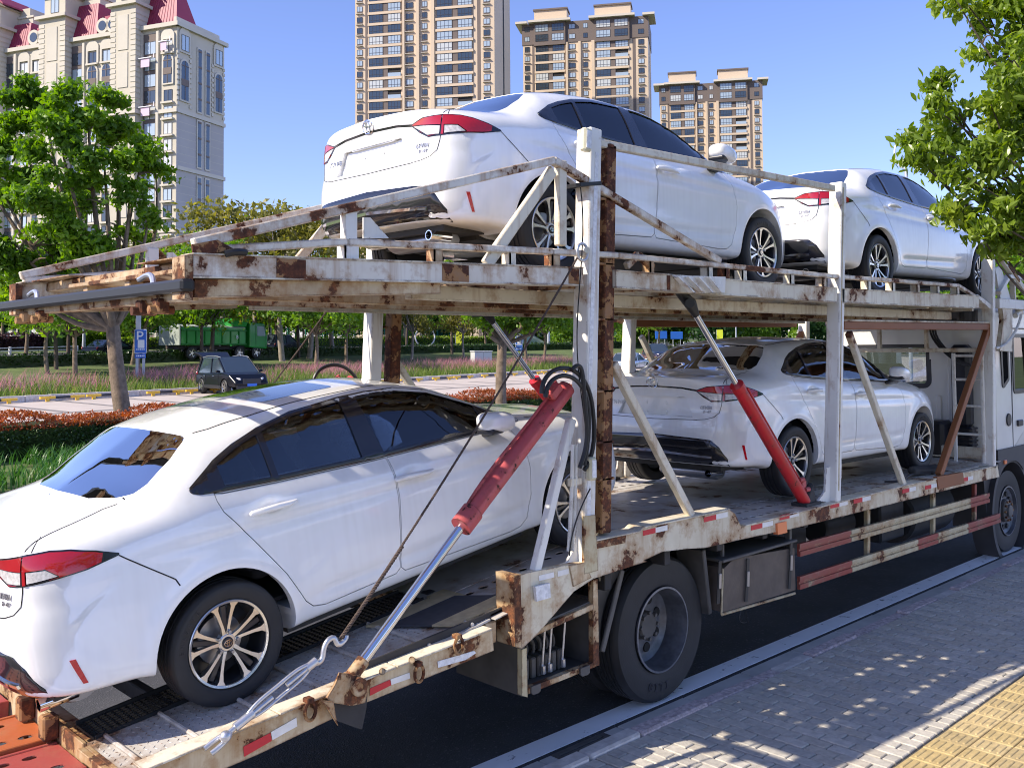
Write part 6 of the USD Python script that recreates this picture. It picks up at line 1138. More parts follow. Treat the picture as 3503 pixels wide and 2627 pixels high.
# ================================================================ trees, hedges, grasses
def leaf_cloud(P, size, r, up=.3, near=False, droop=0.0):
    """one small folded blade at each point of P"""
    n = len(P); size = size * r.uniform(.7, 1.25, n)[:, None]; a = r.normal(size=(n, 3)); a[:, 2] -= droop; a /= np.linalg.norm(a, axis=1, keepdims=True)
    nn = r.normal(size=(n, 3)) + [0, 0, up * 3]; s = np.cross(a, nn); s /= np.maximum(np.linalg.norm(s, axis=1, keepdims=True), 1e-6); k = np.cross(s, a)
    if near:
        st = [(-.5, 0, 0), (-.22, .19, .03), (-.22, -.19, .03), (.08, .20, .04), (.08, -.20, .04), (.28, .11, .0), (.28, -.11, .0), (.5, 0, -.10), (-.2, 0, -.03), (.1, 0, -.035)]
        f = [(0, 8, 1), (0, 2, 8), (1, 8, 9), (1, 9, 3), (2, 9, 8), (2, 4, 9), (3, 9, 5), (4, 6, 9), (5, 9, 7), (6, 7, 9)]
    else: st = [(-.5, 0, 0), (.02, .27, .06), (.02, -.27, .06), (.5, 0, -.06)]; f = [(0, 2, 1), (1, 2, 3)]
    st = np.array(st); v = P[:, None] + size[:, None] * (st[None, :, :1] * a[:, None] + st[None, :, 1:2] * s[:, None] + st[None, :, 2:] * k[:, None]); m = len(st)
    F = (np.array(f)[None] + (np.arange(n) * m)[:, None, None]).reshape(-1, 3); return trimesh.Trimesh(v.reshape(-1, 3), F, process=False)
def in_lobes(lobes, n, r, clump=.22, per=14, shell=.55):
    lobes = np.array(lobes, float); w = lobes[:, 3] ** 2; w /= w.sum(); k = max(1, n // per); i = r.choice(len(lobes), k, p=w); d = r.normal(size=(k, 3)); d /= np.linalg.norm(d, axis=1, keepdims=True)
    c = lobes[i, :3] + d * (lobes[i, 3] * (shell + (1 - shell) * r.random(k)) * (1 + .12 * r.normal(size=k)))[:, None] * [1, 1, .85]
    return np.repeat(c, per, 0) + r.normal(size=(k * per, 3)) * clump * [1, 1, .6]
def limbs(base, fork, lobes, r0, r, wob=.06, sub=2):
    base, fork = np.array(base, float), np.array(fork, float); mid = (base + fork) / 2 + r.normal(size=3) * wob; P = spline([base, mid, fork], 10); out = [tube(P, np.linspace(r0 * 1.15, r0 * .85, 10), 9)]
    out.append(tube(np.array([base - [0, 0, .1], base + [0, 0, .12]]), [r0 * 1.6, r0 * 1.12], 9))
    for L in lobes:
        e = np.array(L[:3]); q = fork + (e - fork) * .5 + [0, 0, -.15 * np.linalg.norm(e - fork) * r.uniform(.2, 1)] + r.normal(size=3) * wob; B = spline([fork - (fork - base) * .04, q, e], 9); out.append(tube(B, np.linspace(r0 * .55, r0 * .1, 9), 6))
        for _ in range(sub): t = r.integers(4, 8); d = r.normal(size=3); d[2] = abs(d[2]) * .6; d *= L[3] * .8 / np.linalg.norm(d); out.append(tube(spline([B[t], B[t] + d * .5 + [0, 0, .05], B[t] + d], 5), np.linspace(r0 * .2, r0 * .05, 5), 5))
    return cat(out)
def tree(name, label, base, fork, lobes, r0, n, size, leafm, bark='trunk_bark', seed=1, m=None, group=None, clump=.25, per=14, near=False, up=.3, droop=.3, wob=.06, sub=2, singles=0, shell=.55, leaf_lobes=None):
    r = np.random.default_rng(seed); t = thing(name, label, 'tree', m, group); part(t, 'trunk', limbs(base, fork, lobes, r0, r, wob, sub), bark, 60)
    P = in_lobes(leaf_lobes or lobes, n, r, clump, per, shell)
    if singles:
        d = np.linalg.norm(P - EYE, axis=1); o = np.argsort(d); N = o[:singles]; P2 = P[o[singles:]]
        for p in N: part(t, 'leaf', leaf_cloud(p[None], size, r, up, near, droop), leafm, False)
        P = P2
    part(t, 'crown', leaf_cloud(P, size, r, up, near, droop), leafm, False, kind='stuff' if singles else None); return t
def lobes_for(cx, cy, z0, z1, rad, k, seed, rr=(.35, .55)):
    r = np.random.default_rng(seed); out = []
    for i in range(k):
        t = (i + .5) / k; z = z0 + (z1 - z0) * t; w = rad * (math.sin(math.pi * (.18 + .74 * t)) ** .7) * .72; a = i * 2.4 + r.uniform(-.5, .5); out.append((cx + w * math.cos(a), cy + w * math.sin(a), z, rad * r.uniform(*rr)))
    return out
def px3(x, y, dist):
    """the point dist metres in front of the camera in the direction of (x, y) of the 2212-wide photograph"""
    return EYE + dist * ((x * VS - 1751.5) / F_PX * CAM_R + (y * VS - CY) / F_PX * CAM_D + CAM_F)
def sprays(lobes, k, seed, f=(.30, .5), out=.85, sag=.1):
    """breaks every lobe of a crown into smaller leafy sprays with gaps between them"""
    r = np.random.default_rng(seed); o = []
    for L in lobes:
        for _ in range(k):
            d = r.normal(size=3); d /= np.linalg.norm(d); q = np.array(L[:3]) + d * L[3] * out * r.uniform(.35, 1.15) * [1, 1, .8] - [0, 0, sag * L[3]]; o.append((*q, L[3] * r.uniform(*f)))
    return o
# ---- the big tree on the left
rl = np.random.default_rng(4)
D1 = 24.8; L1 = []
for x, y, r_, dd in ((95, 215, 1.1, 0), (190, 230, 1.0, -.6), (250, 275, .9, .6), (30, 290, 1.2, .5), (130, 310, 1.2, -1.2), (225, 350, 1.1, -.8), (310, 330, .75, 0), (0, 400, 1.3, 0), (90, 420, 1.3, -1.3), (190, 440, 1.1, .9), (280, 420, .8, -.9), (335, 365, .45, .2), (20, 510, 1.2, -.8), (110, 540, 1.1, .8), (200, 530, .9, -1), (290, 500, .6, .8), (-60, 330, 1.3, 0), (-80, 480, 1.3, 0), (60, 610, .9, 0), (150, 600, .7, .4), (-30, 600, 1.0, .5), (320, 470, .4, -.2), (240, 210, .45, .2), (60, 190, .5, 0)): L1.append((*px3(x, y, D1 + dd), r_ * .72))
b1 = px3(275, 915, D1 - .3); b1[2] = .25
tree('street_tree', 'leafy broad tree with a thick leaning trunk behind the red-topped hedge, left', b1, px3(243, 700, D1), L1[:22], .20, 38000, .18, 'leaf_camphor', 'trunk_bark', 4, clump=.13, per=12, wob=.12, sub=3, singles=300, leaf_lobes=sprays(L1, 7, 41, (.22, .42), 1.0), shell=.25)
# ---- the tree behind the gap under the upper deck
D3 = 25.0; L3 = [(*px3(x, y, D3 + dd), r_) for x, y, r_, dd in ((1010, 640, .7, .3), (1090, 620, .9, 0), (1170, 650, .75, -.4), (1130, 690, .6, .3), (1050, 690, .5, -.5), (1210, 610, .8, .4), (1000, 590, .8, 0), (1120, 570, 1.0, .5), (1220, 560, .8, 0), (1195, 690, .4, 0))]
b3 = px3(1085, 870, D3); b3[2] = .25
tree('street_tree', 'small leafy tree with forked brown trunk seen under the upper deck', b3, px3(1086, 735, D3), L3, .145, 11000, .16, 'leaf_park', 'trunk_bark', 9, clump=.13, per=10, sub=3, leaf_lobes=sprays(L3, 6, 44, (.25, .45), 1.0), shell=.25)
# ---- the overhanging tree in the right foreground
LR = []
for x, y, r_, dd in ((2175, 50, .42, 0), (2130, 20, .30, .3), (2085, 5, .17, .2), (2060, -8, .14, 0), (2190, 130, .42, -.4), (2165, 180, .34, .4), (2140, 225, .24, 0), (2032, 170, .12, 0), (2025, 195, .17, .1), (2018, 235, .18, 0), (2050, 265, .22, .3), (1985, 285, .17, 0), (1962, 305, .14, .1), (2010, 320, .24, -.2), (2070, 320, .28, .3), (2130, 320, .30, -.3), (2185, 300, .36, .4), (1985, 345, .16, 0), (2030, 375, .22, .2), (2090, 385, .28, -.3), (2150, 390, .30, .3), (2195, 430, .34, -.2), (2055, 440, .18, 0), (2085, 460, .19, .2), (2130, 460, .24, -.3), (2060, 465, .13, .3), (2140, 510, .17, .2), (2180, 500, .24, .2), (2115, 500, .12, 0), (2200, 540, .16, 0), (2150, 545, .10, .1), (2215, 230, .42, .3), (2260, 60, .6, 0), (2280, 250, .7, .5), (2290, 430, .6, 0), (2380, 130, .8, .6), (2400, 330, .8, -.4), (2360, -80, .7, 0), (2240, -60, .5, 0), (2480, 250, .7, 0)):
    LR.append((*px3(x, y, 8.9 + dd), r_))
br = np.array([11.6, 1.7, .12])
tree('street_tree', 'broad-leaved tree hanging its branches over the truck from the right', br, br + [-.1, .2, 3.0], LR, .055, 23000, .098, 'leaf_near', 'bark_dark', 15, clump=.055, per=7, near=True, up=.25, droop=.9, wob=.15, sub=1, singles=300, shell=.2, leaf_lobes=sprays(LR, 5, 43, (.28, .5), .82))
# ---- trees along the strip and in the park
def std_tree(k, leafm, bark, h=6.5, rad=2.2, n=5200, size=.30, fork=.36, r0=.12, lob=12, clump=.35, sub=2):
    L = lobes_for(0, 0, h * .42, h * .95, rad * 1.12, lob, 20 + k); return L, dict(leaf_lobes=sprays(L, 4, 60 + k, (.3, .5), .95), shell=.3, base=(0, 0, -.1), fork=(0.05 * rad, 0, h * fork), lobes=L, r0=r0, n=n, size=size, leafm=leafm, bark=bark, seed=30 + k, clump=clump, sub=sub)
spots = [('leaf_park', 'trunk_bark', 'mid-green fork-trunked trees in the planted strip', [(17.5, 49.7, 1.0), (19.3, 59.3, 1.0), (22.3, 73.4, 1.1), (33.9, 53.7, 1.05), (52.5, 52.7, 1.0), (65.3, 63.3, 1.0), (24.0, 57.6, .95), (78, 66, 1.0), (95, 72, 1.1), (27, 66, 1.1), (42, 62, 1.0), (46.5, 80, 1.2)], dict(h=6.8, rad=2.3)),
         ('leaf_camphor', 'bark_dark', 'dark-trunked leafy trees beside the far road', [(25.9, 75.2, 1.1), (30.1, 61.9, 1.0), (31.4, 63.0, 1.2), (44.2, 72.5, 1.1), (63.6, 74.8, 1.1), (12, 72, 1.2), (34, 80, 1.1), (103, 80, 1.1), (120, 84, 1.2), (21, 63, 1.0), (38.5, 86, 1.2), (54, 86, 1.2), (71, 92, 1.2)], dict(h=8.0, rad=2.7)),
         ('leaf_autumn', 'bark_pale', 'thin pale-stemmed trees turning yellow-brown', [(59.9, 68.7, .9), (52.2, 66.9, .95), (38, 90, 1.3), (47, 93, 1.4), (56, 98, 1.5), (66, 101, 1.4), (76, 99, 1.2), (118, 118, 1.3), (140, 124, 1.2), (41, 98, 1.6), (51, 103, 1.6)], dict(h=7.2, rad=2.3, n=3000)),
         ('leaf_lime', 'trunk_bark', 'bright yellow-green young trees in the park', [(8, 66, .9), (14, 88, 1.1), (26, 92, 1.1), (84, 92, 1.1), (132, 104, 1.2), (160, 112, 1.2), (97, 112, 1.2), (180, 130, 1.3), (70, 110, 1.1), (50, 95, 1.2), (61, 99, 1.1), (112, 100, 1.2)], dict(h=6.5, rad=2.4)),
         ('leaf_dark', 'bark_dark', 'dark evergreen trees in the park', [(20, 100, 1.3), (6, 95, 1.2), (32, 106, 1.2), (62, 118, 1.2), (74, 122, 1.2), (86, 118, 1.3), (104, 128, 1.4), (128, 136, 1.5), (150, 140, 1.6), (172, 144, 1.5), (194, 150, 1.6), (44, 116, 1.2), (112, 112, 1.1)], dict(h=8.0, rad=3.0, n=6000))]
for x_, dd in ((485, 78), (545, 84), (610, 76), (668, 82), (720, 90)): q = px3(x_, 745, dd); spots[2][3].append((q[0], q[1], 1.75 + .12 * math.sin(x_)))
for x_, dd in ((2150, 60), (2215, 70), (2290, 64)): q = px3(x_, 745, dd); spots[1][3].append((q[0], q[1], 1.35))
for k, (lm, bk, lab, pts, kw) in enumerate(spots):
    L, a = std_tree(k, lm, bk, **kw); first = None
    def scr(q): c = np.array([q[0], q[1], zg(q[1]) + 3]) - EYE; return (c @ CAM_R) / (c @ CAM_F)
    pts = sorted(pts, key=scr); grp = lab
    for q, (x, y, s) in enumerate(pts):
        lab = '%s from the left of the %s' % (ORD[q], grp); m = M4((x, y, zg(y)), q * 1.9 + k, 0, s)
        if first is None: first = tree(('strip_tree', 'road_tree', 'autumn_tree', 'young_tree', 'evergreen_tree')[k], lab, m=m, group=grp, **a)
        else: dup(first, m, lab)
# the far wall of trees, a row behind the park
r = np.random.default_rng(88)
for k, (lm, nm, lab) in enumerate((('leaf_park', 'background_tree', 'mid-green tree in the wooded row behind the park'), ('leaf_dark', 'background_evergreen', 'dark tree in the wooded row behind the park'))):
    L = lobes_for(0, 0, 2.2, 9.5, 4.0, 16, 70 + k, (.35, .55)); first = None
    for q in range(26):
        az = math.radians(8 + 86 * (q + .5 * k + r.uniform(-.2, .2)) / 26); d = r.uniform(128, 160); x, y = d * math.sin(az), d * math.cos(az); m = M4((x, y, zg(y) - .3), r.uniform(0, 6), 0, r.uniform(.85, 1.25) * (.85 if 24 < math.degrees(az) < 52 else 1.0))
        if first is None: first = tree(nm, lab, (0, 0, 0), (0, 0, 3.4), L, .22, 8000, .6, lm, 'bark_dark', 80 + k, m, 'trees in the wooded row behind the park', .55, 14)
        else: dup(first, m)
# street trees behind the photographer's back, mirrored in the cars
L, a = std_tree(9, 'leaf_camphor', 'trunk_bark', h=8.0, rad=3.0, n=2600); first = None
for x, y in ((-6, -7.5), (1, -8), (8.5, -7), (16, -7.6), (24, -7)):
    m = M4((x, y, 0), x, 0, 1.0)
    if first is None: first = tree('pavement_tree', 'leafy street tree on the pavement across from the truck', m=m, group='street trees on the pavement', **a)
    else: dup(first, m)
# ---- hedges
def hedge(name, label, pts, w, h, leafm, n, size, topm=None, seed=3, cell=6.0):
    r = np.random.default_rng(seed); t = thing(name, label, 'hedge'); L = LineString(pts); s = r.random(n) * L.length; P2 = np.array([L.interpolate(q).coords[0] for q in s]); d = np.array([(lambda a, b: (np.array(b) - np.array(a)))(L.interpolate(max(q - .1, 0)).coords[0], L.interpolate(min(q + .1, L.length)).coords[0]) for q in s]); d /= np.linalg.norm(d, axis=1, keepdims=True); nr = np.c_[-d[:, 1], d[:, 0]]
    c = r.random(n); wob = 1 + .10 * np.sin(s * 1.7) + .06 * np.sin(s * 4.1); o = np.where(c < .38, r.uniform(-.5, .5, n) * w, np.where(c < .88, -.5 * w, .5 * w)) + r.normal(size=n) * .035; z = np.where(c < .38, h * wob + r.normal(size=n) * .035, r.random(n) ** .8 * h * wob)
    base = zg(P2[:, 1]); P = np.c_[P2 + nr * o[:, None], base + np.maximum(z, .03)]
    q = np.linspace(0, L.length, max(2, int(L.length / 1.5))); C = np.array([L.interpolate(v).coords[0] for v in q]); core = cat([T(box(-.1, np.linalg.norm(b - a_) + .1, -w * .42, w * .42, -.1, h * .86), M4((a_[0], a_[1], zg((a_[1] + b[1]) / 2)), math.atan2(*(b - a_)[::-1]))) for a_, b in zip(C[:-1], C[1:])])
    part(t, 'inner_twigs', core, 'leaf_hedge' if leafm != 'leaf_purple' else 'leaf_purple', False); hi = z > h * .74
    part(t, 'leaves', leaf_cloud(P[~hi] if topm else P, size, r, .5), leafm, False, kind='stuff')
    if topm:
        part(t, 'young_leaves', leaf_cloud(P[hi] + [0, 0, .03], size, r, .1, droop=-.6), topm, False, kind='stuff')
    return t
hedge('hedge', 'clipped dark hedge with red young shoots on top, beside the left car', [(2, 23.1), (16, 23.0), (36, 23.0)], 1.5, .80, 'leaf_hedge', 46000, .085, 'leaf_red', 3)
hedge('hedge', 'long low dark hedge in front of the white railing', [(-12, 58), (0, 60.6), (20, 66.2), (32, 70.6), (60, 77.2), (110, 86)], 1.3, .75, 'leaf_hedge', 9000, .22, None, 5)
hedge('hedge', 'bright yellow-green clipped hedge across the far road', [(36, 91), (60, 95.5), (110, 105.5), (150, 113)], 2.2, .95, 'leaf_lime', 6000, .3, None, 6)
hedge('hedge', 'purple-brown clipped hedge across the far road at the left', [(16, 88), (28, 92.5), (35, 95)], 2.4, 1.25, 'leaf_purple', 3000, .28, None, 7); hedge('hedge', 'green clipped hedge bank left of the dump truck', [(30, 90.5), (38, 95.5)], 2.2, 1.6, 'leaf_lime', 2000, .28, None, 8)
rb = np.random.default_rng(6)
for x, y, s, lab in ((12.5, 84, 1.0, 'round red-brown clipped bush by the purple hedge'), (48.5, 88.5, .8, 'small round reddish bush behind the dark estate car')):
    t = thing('clipped_bush', lab, 'bush'); P = rb.normal(size=(900, 3)); P /= np.linalg.norm(P, axis=1, keepdims=True); P[:, 2] = np.abs(P[:, 2]); part(t, 'leaves', leaf_cloud(P * 1.1 * s * rb.uniform(.85, 1.02, 900)[:, None] + [x, y, zg(y)], .25, rb, .3), 'leaf_red', False); part(t, 'inner_twigs', T(trimesh.creation.icosphere(2, .9 * s), M4((x, y, zg(y)))), 'leaf_purple', 40)
# ---- grasses
def blades(P, h, w, lean, r, seg=3):
    n = len(P); a = r.uniform(0, 2 * np.pi, n); d = np.c_[np.cos(a), np.sin(a), 0 * a]; s = np.c_[-np.sin(a), np.cos(a), 0 * a]; V, F = [], []; hh = h * r.uniform(.6, 1.15, n); ln = lean * r.uniform(.3, 1.2, n) * hh
    for k in range(seg + 1):
        t = k / seg; c = P + d * (ln * t ** 1.8)[:, None] + np.array([0, 0, 1.0]) * (hh * (t - .30 * lean * t ** 3))[:, None]; ww = w * (1 - t ** 1.6) + .0008; V += [c + s * ww, c - s * ww]
    V = np.stack(V, 1); m = 2 * (seg + 1); f = [q for k in range(seg) for q in ((2 * k, 2 * k + 1, 2 * k + 3), (2 * k, 2 * k + 3, 2 * k + 2))]
    return trimesh.Trimesh(V.reshape(-1, 3), (np.array(f)[None] + (np.arange(n) * m)[:, None, None]).reshape(-1, 3), process=False)
r = np.random.default_rng(12); n = 5200; c = np.c_[r.uniform(1, 15, 420), r.uniform(17.9, 21.4, 420)]; i = r.integers(0, 420, n); P = c[i] + r.normal(size=(n, 2)) * .09
o = solo('ornamental_grass', blades(np.c_[P, zg(P[:, 1])], .46, .014, .75, r, 4), 'blade', 'long arching green grass in front of the red-topped hedge', 'grass', kind='stuff')
n = 22000; s = r.uniform(-14, 75, n); v = r.uniform(.4, 7.5, n) * (1 + .15 * np.sin(s)); P = np.array([KX, KY]) + s[:, None] * kd + v[:, None] * kn
solo('wild_grass', blades(np.c_[P, zg(P[:, 1])], .72, .022, .5, r, 2), 'grass_wild', 'uncut green and straw grass behind the car park kerb', 'grass', kind='stuff')
n = 17000; s = r.uniform(-9, 75, n); v = r.uniform(2.4, 8.5, n); keep = (np.sin(s * .55 + 1) + np.sin(s * 1.3) * .8 + r.normal(size=n) * .4) > -.45; s, v = s[keep], v[keep]; P = np.array([KX, KY]) + s[:, None] * kd + v[:, None] * kn
solo('pink_muhly_grass', blades(np.c_[P, zg(P[:, 1])], 1.0, .012, .55, r, 2), 'grass_pink', 'hazy pink plumes of muhly grass behind the car park', 'grass', kind='stuff')
# ================================================================ signs, poles, far vehicles
def parking_sign(x, y, label, h=3.6, s=1.0):
    z = zg(y); az = math.atan2(-x, -y); m = M4((x, y, z), math.pi / 2 + math.atan2(-y, -x), 0, s)     # its face turned to the pavement
    t = thing('parking_sign', label, 'parking sign', m, None)
    for q in (-.16, .16): part(t, 'pole', box(q - .07, q + .07, -.05, .05, -.1, 2.1 if q > 0 else h), 'pole_grey')
    part(t, 'upper_panel', box(-.235, .02, -.09, -.05, 2.35, h, .01), 'pole_grey'); part(t, 'board', box(-.27, .27, -.12, -.06, 1.55, 2.75, .02), 'sign_blue'); part(t, 'board_rim', box(-.29, .29, -.1, -.055, 1.53, 2.77, .02), 'sign_white')
    part(t, 'letter', place(text('P', .42, .006, True), (-.02, -.121, 2.45), (1, 0, 0), (0, 0, 1)), 'sign_white', False); part(t, 'notice', box(-.13, .19, -.128, -.12, 1.80, 2.22, .004), 'sign_white')
    for k in range(5): part(t, 'small_print', box(-.2 + .085 * k, -.14 + .085 * k, -.126, -.12, 1.70, 1.76), 'sign_white', False)
    part(t, 'lower_plate', box(-.27, .27, -.11, -.06, 1.28, 1.50, .01), 'sign_blue')
    for k in range(5): part(t, 'small_print', box(-.2 + .085 * k, -.14 + .085 * k, -.116, -.11, 1.36, 1.43), 'sign_white', False)
parking_sign(20.46, 48.95, 'blue P parking sign with white notice, nearest one, left of the black hatchback')
parking_sign(52.97, 54.1, 'blue P parking sign under the upper deck beside the forked tree', 3.8)
parking_sign(112, 84, 'distant blue parking sign seen above the sedan on the lower deck', 5.0, 1.25)
def lamp(x, y, h, label, arm=0.0, r0=.09):
    z = zg(y); t = thing('lamp_post', label, 'lamp post'); part(t, 'pole', tube([(x, y, z - .2), (x, y, z + h * .5), (x, y, z + h)], [r0, r0 * .8, r0 * .55], 10), 'pole_grey', 40)
    if arm: part(t, 'arm', tube(spline([(x, y, z + h), (x - arm * .4, y + arm * .3, z + h + .45), (x - arm, y + arm * .7, z + h + .5)], 10), .05, 6), 'rail_white', 40); part(t, 'lamp_head', box(x - arm - .45, x - arm + .1, y + arm * .7 - .12, y + arm * .7 + .12, z + h + .43, z + h + .55, .04), 'rail_white')
p = px3(478, 760, 84); lamp(p[0], p[1], 9.5 + 2.4, 'grey lamp post with curved arm rising behind the upper deck tail', 1.6, .2)
p = px3(181, 768, 74); lamp(p[0], p[1], 3.6, 'short white post by the left railing', 0, .16)
p = px3(1185, 745, 118); lamp(p[0], p[1], 5.0, 'pale lamp post near the blue tent', 0, .22)
for x, y, dist, h, lab in ((1371, 740, 110, 6.5, 'thin grey pole left of the dark blue car'), (1590, 735, 115, 7, 'thin pole above the roof of the lower sedan')): q = px3(x, y, dist); lamp(q[0], q[1], h, lab, 0, .1)
q = px3(1957, 330, 60); t = thing('street_emblem', 'white curved tube ornament of a street lamp beside the overhanging tree', 'lamp ornament')
a = np.linspace(math.radians(75), math.radians(268), 24); part(t, 'ring', tube([q + CAM_R * .95 * math.cos(w) * .75 - CAM_D * 1.0 * math.sin(w) for w in a], .06, 8), 'rail_white', 50); part(t, 'stem', tube([q + CAM_R * -.03 - CAM_D * -1.0, q - CAM_D * -.3 + CAM_R * .0, q + CAM_R * .02 - CAM_D * 1.0], .05, 8), 'rail_white', 50); part(t, 'pole', tube([q + CAM_D * 1.0, [q[0], q[1], zg(q[1])]], .12, 8), 'pole_grey', 50)
t = thing('cabinet', 'grey utility cabinet standing in the pink grass', 'utility box', M4((50.1, 55.4, zg(55.4)), -.3)); part(t, 'body', box(-.75, .75, -.4, .4, 0, 1.15, .03), 'box_grey'); part(t, 'lid', box(-.8, .8, -.45, .45, 1.15, 1.25, .03), 'box_grey'); part(t, 'door_line', box(-.01, .01, -.405, -.398, .1, 1.1), 'panel_grey')
t = thing('banner', 'upright yellow banner by the far road', 'banner', M4((72, 83.4, zg(83.4)), -.6)); part(t, 'cloth', prism(rounded(Polygon([(-.38, .5), (.38, .5), (.38, 3.0), (.2, 3.4), (-.38, 3.2)]), .1), -.02, .02, 'xz'), 'banner_yellow'); part(t, 'pole', rod((-.40, 0, 0), (-.40, 0, 3.3), .03), 'pole_grey')
p = px3(1555, 733, 120); t = thing('banner', 'small yellow panel seen above the lower sedan', 'banner', M4(p, -.7)); part(t, 'cloth', box(-.4, .4, -.02, .02, -.6, 1.2), 'banner_yellow'); part(t, 'pole', rod((-.42, 0, -2), (-.42, 0, 1.2), .03), 'pole_grey')
for x, y, dist, rr, lab in ((918, 730, 118, 1.2, 'large white ring sculpture in the park, right of the rusty post'), (107, 672 + 75, 96, 1.0, 'white ring sculpture in the park at the far left')):
    p = px3(x, y - 2, dist); t = thing('ring_sculpture', lab, 'sculpture'); a = np.linspace(0, 2 * math.pi, 40); part(t, 'ring', tube([p + CAM_R * rr * math.cos(w) - CAM_D * rr * math.sin(w) for w in a], .09, 8, False), 'rail_white', 50); part(t, 'foot', tube([p + CAM_D * rr, [p[0], p[1], zg(p[1])]], .14, 8), 'rail_white')
t = thing('mesh_fence', 'dark green mesh fence behind the bright hedge', 'fence')
FP = [(30, 97), (60, 104), (110, 115), (170, 130)]; L = LineString(FP)
for k in range(int(L.length / 3)):
    a, b = [np.array(L.interpolate(3.0 * (k + w)).coords[0]) for w in (0, 1)]; part(t, 'post', box(a[0] - .05, a[0] + .05, a[1] - .05, a[1] + .05, zg(a[1]), zg(a[1]) + 1.9), 'fence_green')
    part(t, 'mesh_panel', cat([beam((*a, zg(a[1]) + z), (*b, zg(b[1]) + z), .03, .03, (0, 0, 1), 0) for z in (.15, 1.0, 1.8)] + [beam((*(a + (b - a) * w), zg(a[1]) + .1), (*(a + (b - a) * w), zg(a[1]) + 1.8), .02, .02, (1, 0, 0), 0) for w in np.linspace(.1, .9, 8)]), 'fence_green', False)
p = px3(1105, 745 - 12, 121); t = thing('tent', 'low blue sun shade tent beyond the far road', 'tent', M4((p[0] + 6, p[1] + 3, zg(p[1])), 0)); part(t, 'canopy', trimesh.convex.convex_hull(np.array([(-2.6, -1.5, .3), (2.6, -1.5, .3), (2.6, 1.5, .3), (-2.6, 1.5, .3), (-.8, 0, 1.7), (.8, 0, 1.7)])), 'paint_silver')
for x, y, dist, lab in ((1428, 680 + 45, 125, 'small blue notice board left of the other, beyond the fence'), (1462, 723, 126, 'small blue notice board right of the other, beyond the fence')):
    p = px3(x, y, dist); t = thing('notice_board', lab, 'sign', M4((p[0], p[1], zg(p[1])), -.75)); part(t, 'board', box(-.8, .8, -.04, .04, 1.5, 2.5, .03), 'sign_blue'); part(t, 'pole', rod((-.5, .05, 0), (-.5, .05, 2.4), .05), 'pole_grey'); part(t, 'pole', rod((.5, .05, 0), (.5, .05, 2.4), .05), 'pole_grey')
# ---- vehicles
def wheel_at(t, x, y, s, R=.34):
    mm = M4((x, y, R)) @ (np.eye(4) if s < 0 else np.diag([-1, -1, 1, 1.0]))
    w = part(t, 'wheel', T(lathe([(R * .62, -.10), (R * .9, -.11), (R, -.08), (R, .08), (R * .9, .11), (R * .62, .10)], 32), mm), 'rubber', 40); part(w, 'rim', T(lathe([(0, -.05), (R * .6, -.05), (R * .64, -.09), (R * .64, .05), (0, .05)], 28), mm), 'alloy_dark', 40)
    part(w, 'spokes', T(cat([beam((.05 * math.cos(a), -.07, .05 * math.sin(a)), (R * .62 * math.cos(a), -.09, R * .62 * math.sin(a)), .05, .02, (0, 1, 0), 0) for a in np.arange(5) * 1.2566] + [lathe([(0, -.085), (R * .22, -.085), (R * .22, -.05), (0, -.05)], 16), lathe([(R * .60, -.08), (R * .64, -.10), (R * .66, -.09), (R * .66, -.05), (R * .60, -.05)], 28)]), mm), 'alloy_bright', 30)
